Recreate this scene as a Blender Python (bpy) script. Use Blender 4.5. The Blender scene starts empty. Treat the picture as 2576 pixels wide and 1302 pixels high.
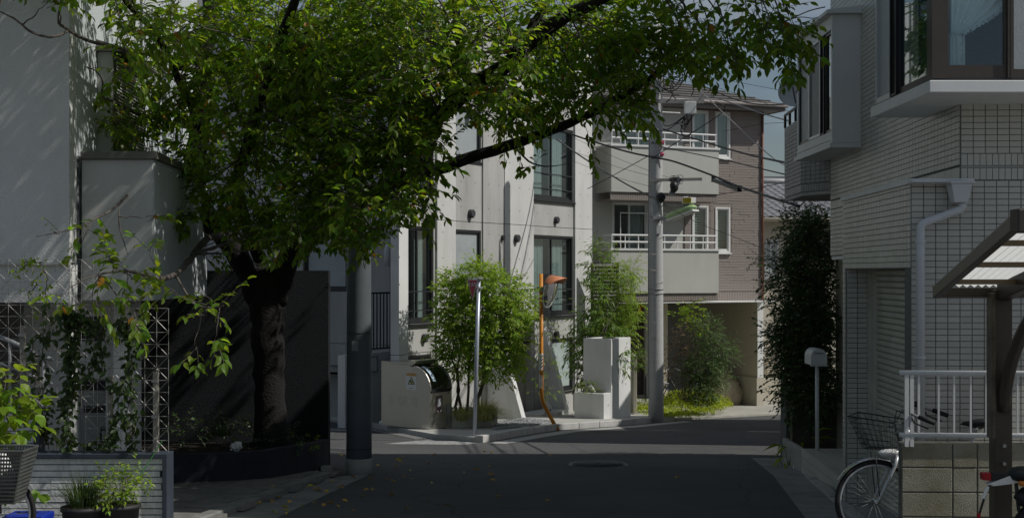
import bpy, math, random
import numpy as np
from mathutils import Vector, Matrix
random.seed(7); np.random.seed(7)
rad = math.radians
SC = bpy.context.scene
COL = SC.collection
# ---------------------------------------------------------------- camera
FPX, CX, HY, EYE = 3220.0, 1288.0, 684.0, 1.53      # focal length / centre / horizon in a 2576 px wide frame
cam_d = bpy.data.cameras.new('camera'); cam = bpy.data.objects.new('camera', cam_d); COL.objects.link(cam)
cam.location = (0, 0, EYE); cam.rotation_euler = (rad(90), 0, 0)
cam_d.sensor_width = 36; cam_d.lens = 45.0; cam_d.shift_y = (HY - 651) / 2576
cam_d.clip_start = .1; cam_d.clip_end = 6000
SC.camera = cam
# ---------------------------------------------------------------- sky, sun, exposure
SUN_EL, SUN_AZ = rad(47), rad(102)                   # azimuth from +Y towards +X
SUN = Vector((math.cos(SUN_EL)*math.sin(SUN_AZ), math.cos(SUN_EL)*math.cos(SUN_AZ), math.sin(SUN_EL)))
world = bpy.data.worlds.new('World'); SC.world = world; world.use_nodes = True
wn, wl = world.node_tree.nodes, world.node_tree.links
wn.clear()
w_out = wn.new('ShaderNodeOutputWorld'); w_bg = wn.new('ShaderNodeBackground')
sky = wn.new('ShaderNodeTexSky'); sky.sky_type = 'NISHITA'; sky.sun_disc = False
sky.sun_elevation = SUN_EL; sky.sun_rotation = SUN_AZ; sky.air_density = 1.0; sky.dust_density = 1.5
w_tc = wn.new('ShaderNodeTexCoord'); w_map = wn.new('ShaderNodeMapping'); w_map.inputs['Scale'].default_value = (1.0, 1.0, 3.2)
w_no = wn.new('ShaderNodeTexNoise'); w_no.inputs['Scale'].default_value = 2.6; w_no.inputs['Detail'].default_value = 9; w_no.inputs['Roughness'].default_value = .55
w_rp = wn.new('ShaderNodeValToRGB'); w_rp.color_ramp.elements[0].position = .45; w_rp.color_ramp.elements[1].position = .74
w_rp.color_ramp.elements[1].color = (.75, .75, .75, 1)
w_mx = wn.new('ShaderNodeMixRGB'); w_mx.inputs[2].default_value = (7.2, 7.6, 7.8, 1)
wl.new(w_tc.outputs['Generated'], w_map.inputs['Vector']); wl.new(w_map.outputs[0], w_no.inputs['Vector'])
wl.new(w_no.outputs['Fac'], w_rp.inputs[0]); wl.new(w_rp.outputs[0], w_mx.inputs[0])
wl.new(sky.outputs[0], w_mx.inputs[1]); wl.new(w_mx.outputs[0], w_bg.inputs[0]); wl.new(w_bg.outputs[0], w_out.inputs[0])
w_bg.inputs[1].default_value = .085
sun_d = bpy.data.lights.new('sun', 'SUN'); sun_d.energy = 5.0; sun_d.angle = rad(.53); sun_d.color = (1, .96, .9)
sun_o = bpy.data.objects.new('sun', sun_d); COL.objects.link(sun_o); sun_o.location = (30, -5, 40)
sun_o.rotation_euler = (-SUN).to_track_quat('-Z', 'Y').to_euler()
SC.view_settings.view_transform = 'Standard'; SC.view_settings.look = 'None'
SC.view_settings.gamma = 1; SC.view_settings.use_curve_mapping = False
SC.view_settings.exposure = -.64
SC.render.engine = 'CYCLES'
SC.cycles.max_bounces = 8; SC.cycles.transparent_max_bounces = 16; SC.cycles.use_denoising = True
# ---------------------------------------------------------------- geometry helpers
KS = (880.7 - HY) / FPX                             # the street falls away at this slope
def gz(y): return -KS * max(-20.0, min(y, 40.0))
def P(px, py, D): return Vector(((px-CX)/FPX*D, D, EYE-(py-HY)/FPX*D))
def G(px, py):
    D = EYE*FPX/(py-880.7); return Vector(((px-CX)/FPX*D, D, gz(D)))
def GX(x, y, h=0.0): return Vector((x, y, gz(y)+h))
def V(*a): return Vector(a)
ZUP = Vector((0, 0, 1))
class Fr:                                           # vertical frame: origin, direction u, outward normal n (towards the viewer)
    def __init__(s, o, u):
        s.o = Vector((o[0], o[1], 0)); s.u = Vector((u[0], u[1], 0)).normalized(); s.n = Vector((s.u.y, -s.u.x, 0))
    def p(s, u, n, z): return s.o + s.u*u + s.n*n + ZUP*z
    def ray(s, px, py=HY, n0=0.0):
        dx = (px-CX)/FPX; N = s.n
        t = (s.o.x*N.x + s.o.y*N.y + n0)/(dx*N.x + N.y)
        q = Vector((dx*t, t, 0)) - s.o
        return q.dot(s.u), EYE-(py-HY)/FPX*t
    def gu(s, u, n=0): return gz((s.o + s.u*u + s.n*n).y)
class MB:
    def __init__(s): s.v = []; s.f = []; s.sm = None
    def add(s, vs, fs):
        b = len(s.v); s.v.extend([tuple(v) for v in vs]); s.f.extend([tuple(i+b for i in f) for f in fs]); return s
    def poly(s, *pts): return s.add(pts, [tuple(range(len(pts)))])
    def hexa(s, p):                                 # 8 points: bottom 4 then top 4
        return s.add(p, [(3,2,1,0),(4,5,6,7),(0,1,5,4),(1,2,6,5),(2,3,7,6),(3,0,4,7)])
    def box(s, x0, x1, y0, y1, z0, z1):
        return s.hexa([(x0,y0,z0),(x1,y0,z0),(x1,y1,z0),(x0,y1,z0),(x0,y0,z1),(x1,y0,z1),(x1,y1,z1),(x0,y1,z1)])
    def fbox(s, F, u0, u1, n0, n1, z0, z1):
        q = [(u0,n1),(u1,n1),(u1,n0),(u0,n0)]
        return s.hexa([F.p(a,b,z0) for a,b in q] + [F.p(a,b,z1) for a,b in q])
    def bar(s, a, b, w, h, up=ZUP):                 # rectangular bar from a to b
        a = Vector(a); b = Vector(b); d = (b-a).normalized(); r = d.cross(up)
        if r.length < 1e-4: r = d.cross(Vector((1,0,0)))
        r.normalize(); t = r.cross(d).normalized(); r *= w/2; t *= h/2
        return s.hexa([a-r-t, a+r-t, b+r-t, b-r-t, a-r+t, a+r+t, b+r+t, b-r+t])
    def prism(s, pts, vec):
        n = len(pts); vec = Vector(vec); vs = [Vector(p) for p in pts]; vs += [p+vec for p in vs]
        fs = [tuple(range(n))[::-1], tuple(range(n, 2*n))] + [(i, (i+1) % n, n+(i+1) % n, n+i) for i in range(n)]
        return s.add(vs, fs)
    def tube(s, pts, r, n=8, cap=True):
        pts = [Vector(p) for p in pts]; m = len(pts)
        if not hasattr(r, '__len__'): r = [r]*m
        T = [(pts[min(i+1, m-1)]-pts[max(i-1, 0)]).normalized() for i in range(m)]
        a = Vector((0,0,1)) if abs(T[0].z) < .9 else Vector((1,0,0))
        b0 = T[0].cross(a).normalized(); vs = []
        for i in range(m):
            b0 = (b0 - T[i]*b0.dot(T[i])).normalized(); c = T[i].cross(b0)
            for k in range(n):
                an = 2*math.pi*k/n; vs.append(pts[i] + (b0*math.cos(an)+c*math.sin(an))*r[i])
        fs = [(i*n+k, i*n+(k+1) % n, (i+1)*n+(k+1) % n, (i+1)*n+k) for i in range(m-1) for k in range(n)]
        if cap: fs += [tuple(range(n))[::-1], tuple(range((m-1)*n, m*n))]
        return s.add(vs, fs)
    def cyl(s, a, b, r, r1=None, n=12): return s.tube([a, b], [r, r if r1 is None else r1], n)
    def ring(s, c, ax, R, r, N=28, n=6):
        ax = Vector(ax).normalized(); e = ax.orthogonal().normalized(); g = ax.cross(e); c = Vector(c); vs = []
        for i in range(N):
            a = 2*math.pi*i/N; d = e*math.cos(a)+g*math.sin(a)
            for k in range(n):
                b = 2*math.pi*k/n; vs.append(c + d*(R+r*math.cos(b)) + ax*(r*math.sin(b)))
        return s.add(vs, [(i*n+k, ((i+1) % N)*n+k, ((i+1) % N)*n+(k+1) % n, i*n+(k+1) % n) for i in range(N) for k in range(n)])
    def disc(s, c, ax, R, N=24, dome=0.0, rings=1):
        ax = Vector(ax).normalized(); e = ax.orthogonal().normalized(); g = ax.cross(e); c = Vector(c)
        vs = [c+ax*dome]; fs = []
        for j in range(1, rings+1):
            f = j/rings
            for i in range(N):
                a = 2*math.pi*i/N; vs.append(c + (e*math.cos(a)+g*math.sin(a))*R*f + ax*dome*(1-f*f))
        for i in range(N): fs.append((0, 1+i, 1+(i+1) % N))
        for j in range(1, rings):
            for i in range(N):
                k = (i+1) % N; fs.append((1+(j-1)*N+i, 1+j*N+i, 1+j*N+k, 1+(j-1)*N+k))
        return s.add(vs, fs)
    def blob(s, c, rx, ry, rz, jit=.15, nu=14, nv=9, seed=0):
        rn = random.Random(seed); c = Vector(c); vs = []
        for j in range(nv+1):
            t = math.pi*j/nv
            for i in range(nu):
                a = 2*math.pi*i/nu; k = 1+rn.uniform(-jit, jit)*(0 if j in (0, nv) else 1)
                vs.append(c+Vector((rx*k*math.sin(t)*math.cos(a), ry*k*math.sin(t)*math.sin(a), rz*k*math.cos(t))))
        return s.add(vs, [(j*nu+i, (j+1)*nu+i, (j+1)*nu+(i+1) % nu, j*nu+(i+1) % nu) for j in range(nv) for i in range(nu)])
    def wall(s, F, u0, u1, z0, z1, holes=(), n0=0.0, t=.2, zb=None):
        # wall slab in frame F, outer face at n0, thickness t, rectangular holes (a,b,c,d); zb: bottom heights at u0,u1
        us = sorted({u0, u1, *[h[0] for h in holes], *[h[1] for h in holes]}); zs = sorted({z0, z1, *[h[2] for h in holes], *[h[3] for h in holes]})
        us = [u for u in us if u0-1e-6 <= u <= u1+1e-6]; zs = [z for z in zs if z0-1e-6 <= z <= z1+1e-6]
        for i in range(len(us)-1):
            for j in range(len(zs)-1):
                a, b, c, d = us[i], us[i+1], zs[j], zs[j+1]; mu, mz = (a+b)/2, (c+d)/2
                if any(h[0] < mu < h[1] and h[2] < mz < h[3] for h in holes): continue
                s.poly(F.p(a,n0,c), F.p(b,n0,c), F.p(b,n0,d), F.p(a,n0,d))
                s.poly(F.p(b,n0-t,c), F.p(a,n0-t,c), F.p(a,n0-t,d), F.p(b,n0-t,d))
        def rim(a, b, c, d, fl):
            q = [(a,c),(b,c),(b,d),(a,d)]
            for k in range(4):
                (p1, r1), (p2, r2) = q[k], q[(k+1) % 4]
                pts = [F.p(p1,n0,r1), F.p(p1,n0-t,r1), F.p(p2,n0-t,r2), F.p(p2,n0,r2)]
                s.poly(*(pts if fl else pts[::-1]))
        rim(u0, u1, z0, z1, True)
        for h in holes: rim(max(h[0],u0), min(h[1],u1), max(h[2],z0), min(h[3],z1), False)
        return s
    def mesh(s, name, mat, smooth=False):
        me = bpy.data.meshes.new(name); me.from_pydata(s.v, [], s.f)
        if mat is not None: me.materials.append(mat)
        if smooth: me.polygons.foreach_set('use_smooth', [True]*len(me.polygons))
        me.update(); return me
    def build(s, name, mat, parent=None, smooth=False, bevel=0.0, auto=None):
        o = bpy.data.objects.new(name, s.mesh(name, mat, smooth)); COL.objects.link(o)
        if bevel:
            m = o.modifiers.new('bevel', 'BEVEL'); m.width = bevel; m.segments = 2; m.limit_method = 'ANGLE'; m.angle_limit = rad(40)
        adopt(o, parent); return o
def wloc(o):
    l = o.location.copy(); p = o.parent
    return l
def adopt(o, parent):
    if parent is None: return o
    o.parent = parent
    o.matrix_parent_inverse = (Matrix.LocRotScale(parent.location, parent.rotation_euler, None) if parent.type == 'EMPTY' else Matrix.Identity(4)).inverted()
    if parent.type == 'MESH' and parent.location.length > 0: o.matrix_parent_inverse = Matrix.Translation(-parent.location)
    return o
def tag(o, label, cat, group=None, kind=None):
    if label: o['label'] = label
    if cat: o['category'] = cat
    if group: o['group'] = group
    if kind: o['kind'] = kind
    return o
def thing(name, label, cat, loc, group=None):
    o = bpy.data.objects.new(name, None); COL.objects.link(o); o.location = Vector(loc); o.empty_display_size = .2
    return tag(o, label, cat, group)
def struct(o): o['kind'] = 'structure'; return o
def inst(name, me, M, parent):                      # an instance sharing mesh data
    o = bpy.data.objects.new(name, me); COL.objects.link(o)
    o.parent = parent; o.matrix_basis = (Matrix.Translation(-parent.location) @ M) if parent.type == 'EMPTY' else M
    return o
def proj(p):
    return CX + p[0]/p[1]*FPX, HY - (p[2]-EYE)/p[1]*FPX
# ---------------------------------------------------------------- materials
MATS = {}
def mat(name, col, rough=.7, var=.12, scale=6.0, bump=0.0, bscale=60.0, metal=0.0, spec=.4, col2=None, detail=4.0, stretch=None, island=0.0, stain=0.0):
    if name in MATS: return MATS[name]
    m = bpy.data.materials.new(name); m.use_nodes = True; nt = m.node_tree; N, L = nt.nodes, nt.links
    b = N['Principled BSDF']; b.inputs['Roughness'].default_value = rough; b.inputs['Metallic'].default_value = metal
    b.inputs['Specular IOR Level'].default_value = spec
    geo = N.new('ShaderNodeNewGeometry'); vec = geo.outputs['Position']
    if stretch:
        mp = N.new('ShaderNodeMapping'); mp.inputs['Scale'].default_value = stretch; L.new(vec, mp.inputs['Vector']); vec = mp.outputs[0]
    no = N.new('ShaderNodeTexNoise'); no.inputs['Scale'].default_value = scale; no.inputs['Detail'].default_value = detail; no.inputs['Roughness'].default_value = .62
    L.new(vec, no.inputs['Vector'])
    rp = N.new('ShaderNodeValToRGB'); rp.color_ramp.elements[0].position = .3; rp.color_ramp.elements[1].position = .7
    c2 = col2 if col2 else tuple(c*(1-var) for c in col); c1 = col if col2 else tuple(min(1, c*(1+var)) for c in col)
    rp.color_ramp.elements[0].color = (*c2, 1); rp.color_ramp.elements[1].color = (*c1, 1)
    L.new(no.outputs['Fac'], rp.inputs[0]); out = rp.outputs[0]
    if island:
        hs = N.new('ShaderNodeHueSaturation'); mr = N.new('ShaderNodeMapRange'); mr.inputs[3].default_value = 1-island; mr.inputs[4].default_value = 1+island
        L.new(geo.outputs['Random Per Island'], mr.inputs[0]); L.new(mr.outputs[0], hs.inputs['Value']); L.new(out, hs.inputs['Color']); out = hs.outputs[0]
    if stain:                                       # rain streaks and grime, long in z
        mp2 = N.new('ShaderNodeMapping'); mp2.inputs['Scale'].default_value = (1.6,1.6,.22); L.new(geo.outputs['Position'], mp2.inputs['Vector'])
        n3 = N.new('ShaderNodeTexNoise'); n3.inputs['Scale'].default_value = 1.3; n3.inputs['Detail'].default_value = 7; n3.inputs['Roughness'].default_value = .65; L.new(mp2.outputs[0], n3.inputs['Vector'])
        m3 = N.new('ShaderNodeMapRange'); m3.inputs[1].default_value = .48; m3.inputs[2].default_value = .72; m3.inputs[3].default_value = 0; m3.inputs[4].default_value = stain*.7; L.new(n3.outputs['Fac'], m3.inputs[0])
        x3 = N.new('ShaderNodeMixRGB'); x3.blend_type = 'MULTIPLY'; x3.inputs[2].default_value = (.45,.44,.38,1); L.new(m3.outputs[0], x3.inputs[0]); L.new(out, x3.inputs[1]); out = x3.outputs[0]
    L.new(out, b.inputs['Base Color'])
    if bump:
        n2 = N.new('ShaderNodeTexNoise'); n2.inputs['Scale'].default_value = bscale; n2.inputs['Detail'].default_value = 5
        L.new(geo.outputs['Position'], n2.inputs['Vector'])
        bp = N.new('ShaderNodeBump'); bp.inputs['Strength'].default_value = bump; bp.inputs['Distance'].default_value = .02
        L.new(n2.outputs['Fac'], bp.inputs['Height']); L.new(bp.outputs[0], b.inputs['Normal'])
    MATS[name] = m; return m
def leafmat(name, col, tcol, var=.35, hue=.03, trans=.45, rough=.45, odd=None):
    m = bpy.data.materials.new(name); m.use_nodes = True; N, L = m.node_tree.nodes, m.node_tree.links; N.clear()
    out = N.new('ShaderNodeOutputMaterial'); geo = N.new('ShaderNodeNewGeometry'); oi = N.new('ShaderNodeObjectInfo')
    ad = N.new('ShaderNodeMath'); ad.operation = 'ADD'; fr = N.new('ShaderNodeMath'); fr.operation = 'FRACT'
    L.new(geo.outputs['Random Per Island'], ad.inputs[0]); L.new(oi.outputs['Random'], ad.inputs[1]); L.new(ad.outputs[0], fr.inputs[0])
    def vary(c):
        hs = N.new('ShaderNodeHueSaturation'); hs.inputs['Color'].default_value = (*c, 1)
        a = N.new('ShaderNodeMapRange'); a.inputs[3].default_value = 1-var; a.inputs[4].default_value = 1+var
        L.new(fr.outputs[0], a.inputs[0]); L.new(a.outputs[0], hs.inputs['Value'])
        m2 = N.new('ShaderNodeMath'); m2.operation = 'MULTIPLY'; m2.inputs[1].default_value = 7.31; f2 = N.new('ShaderNodeMath'); f2.operation = 'FRACT'
        L.new(fr.outputs[0], m2.inputs[0]); L.new(m2.outputs[0], f2.inputs[0])
        h = N.new('ShaderNodeMapRange'); h.inputs[3].default_value = .5-hue; h.inputs[4].default_value = .5+hue
        L.new(f2.outputs[0], h.inputs[0]); L.new(h.outputs[0], hs.inputs['Hue'])
        o = hs.outputs[0]
        if odd:                                     # a few turning leaves
            gt = N.new('ShaderNodeMath'); gt.operation = 'GREATER_THAN'; gt.inputs[1].default_value = 1-odd[1]; L.new(fr.outputs[0], gt.inputs[0])
            mx = N.new('ShaderNodeMixRGB'); mx.inputs[2].default_value = (*odd[0], 1); L.new(gt.outputs[0], mx.inputs[0]); L.new(o, mx.inputs[1]); o = mx.outputs[0]
        return o
    pb = N.new('ShaderNodeBsdfPrincipled'); pb.inputs['Roughness'].default_value = rough; pb.inputs['Specular IOR Level'].default_value = .35
    tr = N.new('ShaderNodeBsdfTranslucent'); mx = N.new('ShaderNodeMixShader'); mx.inputs[0].default_value = trans
    L.new(vary(col), pb.inputs['Base Color']); L.new(vary(tcol), tr.inputs['Color'])
    L.new(pb.outputs[0], mx.inputs[1]); L.new(tr.outputs[0], mx.inputs[2]); L.new(mx.outputs[0], out.inputs[0])
    return m
def glassmat(name, tint, refl=.12, clear=.85, rough=.02):
    m = bpy.data.materials.new(name); m.use_nodes = True; N, L = m.node_tree.nodes, m.node_tree.links; N.clear()
    out = N.new('ShaderNodeOutputMaterial'); fz = N.new('ShaderNodeLayerWeight'); fz.inputs[0].default_value = .5
    pw = N.new('ShaderNodeMath'); pw.operation = 'POWER'; pw.inputs[1].default_value = 4.0; L.new(fz.outputs['Facing'], pw.inputs[0])
    ad = N.new('ShaderNodeMath'); ad.operation = 'MULTIPLY_ADD'; ad.inputs[1].default_value = .5; ad.inputs[2].default_value = .03+refl; ad.use_clamp = True; L.new(pw.outputs[0], ad.inputs[0])
    gl = N.new('ShaderNodeBsdfGlossy'); gl.inputs['Roughness'].default_value = rough; gl.inputs['Color'].default_value = (.85, .9, .92, 1)
    tr = N.new('ShaderNodeBsdfTransparent'); tr.inputs[0].default_value = (*[c*clear for c in tint], 1)
    mx = N.new('ShaderNodeMixShader'); L.new(ad.outputs[0], mx.inputs[0]); L.new(tr.outputs[0], mx.inputs[1]); L.new(gl.outputs[0], mx.inputs[2]); L.new(mx.outputs[0], out.inputs[0])
    return m
def printmat(name, bg, fg, sx, sz, thr=.5):         # flat print: blocks of small marks
    m = mat(name, bg, .5, .03)
    return m
M_asph = None
def asphalt():
    m = mat('asphalt', (.108,.11,.11), .9, .35, 150, .6, 240, spec=.25); N, L = m.node_tree.nodes, m.node_tree.links; b = N['Principled BSDF']; geo = N.new('ShaderNodeNewGeometry')
    src = b.inputs['Base Color'].links[0].from_socket
    for sc, lo, hi, c in ((.55,.42,.62,.80),(2.2,.5,.72,1.16)):          # worn and darker patches
        no = N.new('ShaderNodeTexNoise'); no.inputs['Scale'].default_value = sc; no.inputs['Detail'].default_value = 6; L.new(geo.outputs['Position'], no.inputs['Vector'])
        mr = N.new('ShaderNodeMapRange'); mr.inputs[1].default_value = lo; mr.inputs[2].default_value = hi; L.new(no.outputs['Fac'], mr.inputs[0])
        mx = N.new('ShaderNodeMixRGB'); mx.blend_type = 'MULTIPLY'; mx.inputs[2].default_value = (c,c,c,1); L.new(mr.outputs[0], mx.inputs[0]); L.new(src, mx.inputs[1]); src = mx.outputs[0]
    vo = N.new('ShaderNodeTexVoronoi'); vo.feature = 'DISTANCE_TO_EDGE'; vo.inputs['Scale'].default_value = .45
    ns = N.new('ShaderNodeTexNoise'); ns.inputs['Scale'].default_value = 1.5; ns.inputs['Detail'].default_value = 5; L.new(geo.outputs['Position'], ns.inputs['Vector'])
    va = N.new('ShaderNodeMixRGB'); va.inputs[0].default_value = .35; L.new(geo.outputs['Position'], va.inputs[1]); L.new(ns.outputs['Color'], va.inputs[2]); L.new(va.outputs[0], vo.inputs['Vector'])
    lt = N.new('ShaderNodeMath'); lt.operation = 'LESS_THAN'; lt.inputs[1].default_value = .0022; L.new(vo.outputs['Distance'], lt.inputs[0])
    mx = N.new('ShaderNodeMixRGB'); mx.inputs[2].default_value = (.05,.05,.05,1); L.new(lt.outputs[0], mx.inputs[0]); L.new(src, mx.inputs[1]); L.new(mx.outputs[0], b.inputs['Base Color'])
    return m
M_asph = asphalt()
M_asph2 = mat('asphalt_worn', (.12,.122,.124), .9, .3, 120, .5, 220, spec=.25)
M_earth = mat('bare_ground', (.11,.10,.09), .95, .3, 3, .3, 30)
M_conc = mat('fair_faced_concrete', (.56,.565,.55), .75, .09, 1.6, .08, 25, spec=.3, stretch=(1,1,.5), stain=0.35)
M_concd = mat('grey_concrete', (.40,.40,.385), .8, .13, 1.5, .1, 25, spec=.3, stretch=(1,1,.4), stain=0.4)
M_concw = mat('white_concrete', (.66,.67,.66), .75, .06, 1.2, .05, 25, spec=.3, stain=0.35)
M_kerb = mat('kerb_concrete', (.36,.36,.34), .85, .16, 5, .2, 60, stain=0.4)
M_gutter = mat('gutter_concrete', (.22,.22,.215), .9, .25, 3, .2, 60)
M_slab = mat('pavement_concrete', (.40,.40,.375), .85, .1, 3, .12, 80, stain=0.3)
M_paver = mat('stone_paver', (.17,.165,.155), .85, .3, 5, .3, 50, island=.15)
M_white = mat('white_paint', (.72,.73,.72), .5, .05, 3, stain=0.18)
M_whitestucco = mat('white_rough_stucco', (.62,.63,.61), .9, .05, 2, .55, 70, stain=0.3)
M_smoothstucco = mat('smooth_grey_stucco', (.47,.48,.45), .85, .06, 1.5, .15, 120, stain=0.35)
M_sidestucco = mat('pale_blue_stucco', (.55,.59,.61), .9, .06, 2, .5, 90)
M_dark = mat('charcoal_stucco', (.010,.0125,.017), .8, .2, 3, .9, 110, spec=.35, stain=0.3)
M_planter = mat('navy_stucco', (.024,.028,.038), .8, .25, 3, .6, 90, spec=.35)
M_capbr = mat('brown_grey_coping', (.13,.125,.105), .6, .1, 3)
M_black = mat('black_metal', (.015,.016,.018), .45, .15, 8, spec=.4)
M_alu_dark = mat('dark_anodised_frame', (.02,.021,.023), .4, .1, 8, spec=.5)
M_alu = mat('aluminium', (.55,.56,.57), .4, .06, 8, metal=.6)
M_bronze = mat('bronze_frame', (.055,.045,.034), .4, .12, 8, spec=.5)
M_steel = mat('brushed_steel', (.58,.565,.51), .30, .16, 8, .02, 200, metal=.9, stretch=(3,3,60))
M_interior = mat('dim_interior', (.10,.10,.10), .9, .1, 2)
M_curtain = mat('sheer_curtain', (.50,.54,.53), .9, .08, 4, .3, 18, stretch=(1,1,.05))
M_frost = mat('frosted_wired_glass', (.36,.40,.41), .22, .08, 3, .35, 160, spec=.6)
M_frostg = mat('frosted_green_glass', (.40,.47,.46), .3, .1, 5, .1, 30, spec=.6)
M_glass = glassmat('window_glass', (.88,.94,.93), .05, .9)
M_tile = mat('ivory_wall_tile', (.53,.525,.475), .35, .07, 1.6, spec=.5, island=.07, stretch=(1,1,.4), stain=0.3)
M_tilegrey = mat('grey_wall_tile', (.30,.30,.29), .5, .1, 4, spec=.4, island=.12)
M_mortar = mat('dark_mortar', (.17,.168,.155), .95, .2, 30)
M_shutter = mat('shutter_paint', (.56,.55,.47), .5, .12, 4)
M_pvc = mat('white_plastic_pipe', (.58,.60,.62), .4, .04, 5)
M_block = mat('concrete_block', (.36,.355,.30), .95, .25, 2.6, .6, 130, col2=(.19,.17,.105), detail=7)
M_moss = mat('mossy_stain', (.13,.11,.055), .95, .3, 15, .4, 100)
M_siding = mat('brown_siding', (.27,.235,.215), .8, .1, 30, .4, 60, stretch=(.3,.3,6))
M_balc = mat('cream_render', (.50,.505,.47), .85, .04, 1.0, .08, 90, stain=0.22)
M_cream = mat('cream_wall', (.47,.44,.36), .85, .06, 1.5, .1, 60)
M_tanw = mat('tan_wall', (.52,.47,.37), .85, .05, 1.5)
M_roofs = mat('roof_shingle', (.115,.11,.105), .85, .25, 14, .4, 40)
M_rooft = mat('blue_grey_roof_tile', (.27,.28,.29), .45, .15, 6, spec=.5)
M_poleconc = mat('pole_concrete', (.44,.45,.45), .8, .09, 4, .12, 60, stretch=(1,1,12), stain=0.4)
M_poledark = mat('dark_coated_pole', (.115,.135,.15), .55, .1, 3, .1, 60, stain=0.4)
M_orange = mat('orange_paint', (.60,.24,.025), .45, .1, 9, stain=0.35)
M_hood = mat('faded_orange_plastic', (.55,.21,.10), .6, .25, 14)
M_mirror = mat('mirror_face', (.9,.9,.9), .03, .01, 3, metal=1.0)
M_red = mat('sign_red', (.40,.03,.05), .5, .15, 12)
M_cable = mat('black_cable', (.018,.018,.02), .6, .1, 8)
M_greyplastic = mat('grey_plastic', (.24,.25,.26), .5, .08, 6)
M_bark = mat('cherry_bark', (.011,.0095,.0085), .9, .35, 22, .9, 40, stretch=(1,1,.25))
M_twig = mat('twig_bark', (.11,.095,.085), .9, .25, 20)
M_soil = mat('planter_soil', (.022,.017,.012), .95, .4, 25, .8, 40)
M_rubber = mat('rubber', (.012,.012,.013), .75, .1, 10)
M_chrome = mat('bare_steel', (.55,.56,.57), .25, .05, 10, metal=.9)
M_silver = mat('silver_bike_paint', (.50,.52,.54), .35, .05, 10, metal=.3)
M_enamel = mat('white_enamel', (.70,.71,.70), .35, .04, 6)  # white enamel paint for rails, boxes and lamp parts
M_yellow = mat('yellow_plastic', (.55,.42,.03), .5, .08, 8)
M_blue = mat('blue_plastic', (.01,.03,.32), .45, .08, 8)
M_bluesign = mat('blue_panel', (.03,.14,.55), .5, .05, 4)
M_slat = mat('whitewashed_board', (.82,.83,.83), .7, .14, 9, .35, 30, stretch=(3,8,1), col2=(.54,.55,.55))
M_frameblue = mat('slate_blue_frame', (.042,.052,.072), .5, .15, 6)
M_wood = mat('weathered_wood', (.30,.28,.24), .8, .15, 8)
M_wire = mat('galvanised_wire', (.36,.35,.33), .5, .1, 12, metal=.4)
M_gravel = mat('gravel', (.27,.28,.29), .9, .3, 20, island=.35)
M_poly = mat('corrugated_polycarbonate', (.62,.63,.62), .5, .05, 3)
M_leafpot = mat('dark_pot', (.03,.03,.032), .6, .2, 6)
M_paint = mat('worn_road_paint', (.45,.45,.44), .8, .25, 12, .2, 120, col2=(.17,.17,.17))
M_tarp = mat('tan_cover', (.46,.39,.28), .8, .1, 4, .1, 20)
M_brass = mat('red_plastic', (.35,.012,.02), .3, .05, 8)
L_cherry = leafmat('cherry_leaf', (.092,.155,.022), (.36,.53,.025), .45, .028, .56, .4, odd=((.42,.20,.02), .012))
L_ash = leafmat('ash_leaf', (.20,.31,.03), (.42,.60,.04), .35, .02, .42)
L_bamboo = leafmat('bamboo_leaf', (.10,.17,.025), (.22,.36,.03), .4, .025, .4)
L_shrub = leafmat('shrub_leaf', (.09,.15,.05), (.16,.26,.06), .4, .03, .35)
L_dark = leafmat('evergreen_leaf', (.055,.10,.03), (.11,.2,.04), .4, .02, .25, .35)
L_lime = leafmat('lime_leaf', (.16,.26,.02), (.34,.48,.03), .25, .02, .5)
L_moss = leafmat('ground_cover_leaf', (.34,.41,.02), (.45,.54,.03), .35, .02, .4)
L_grass = leafmat('pale_grass_blade', (.52,.53,.2), (.55,.56,.2), .3, .02, .35)
L_vine = leafmat('vine_leaf', (.045,.075,.024), (.10,.17,.03), .4, .02, .4)
L_rust = leafmat('rust_leaf', (.16,.115,.07), (.24,.16,.08), .35, .03, .35)
L_fall = leafmat('fallen_leaf', (.48,.34,.06), (.5,.36,.06), .5, .04, .3)
# ---------------------------------------------------------------- leaves
def leaf_tpl(w=.5, fold=.08, droop=.14, simple=False):
    if simple:
        v = np.array([(0,0,0),(-w/2,.45,fold),(0,1,-droop),(w/2,.45,fold),(0,.5,0)], float); f = [(0,4,1),(1,4,2),(0,3,4),(4,3,2)]
    else:
        v = np.array([(0,0,0),(0,.35,.01),(0,.7,-droop*.35),(0,1,-droop),(-w*.36,.18,fold*.7),(-w*.5,.45,fold),(-w*.3,.76,fold*.4),
                      (w*.36,.18,fold*.7),(w*.5,.45,fold),(w*.3,.76,fold*.4)], float)
        f = [(0,1,4),(4,1,5),(1,2,5),(5,2,6),(6,2,3),(0,7,1),(7,8,1),(1,8,2),(8,9,2),(9,3,2)]
    return v, f
def basis(axis, normal):
    y = Vector(axis).normalized(); z = Vector(normal) - y*Vector(normal).dot(y)
    if z.length < 1e-4: z = y.orthogonal()
    z.normalize(); x = y.cross(z); return x, y, z
def leaf_mats(lst):                                 # (pos, axis, normal, length) -> arrays
    n = len(lst); R = np.empty((n,3,3)); T = np.empty((n,3)); S = np.empty(n)
    for i, (p, a, nr, l) in enumerate(lst):
        x, y, z = basis(a, nr); R[i,:,0] = x; R[i,:,1] = y; R[i,:,2] = z; T[i] = p; S[i] = l
    return R, T, S
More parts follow.
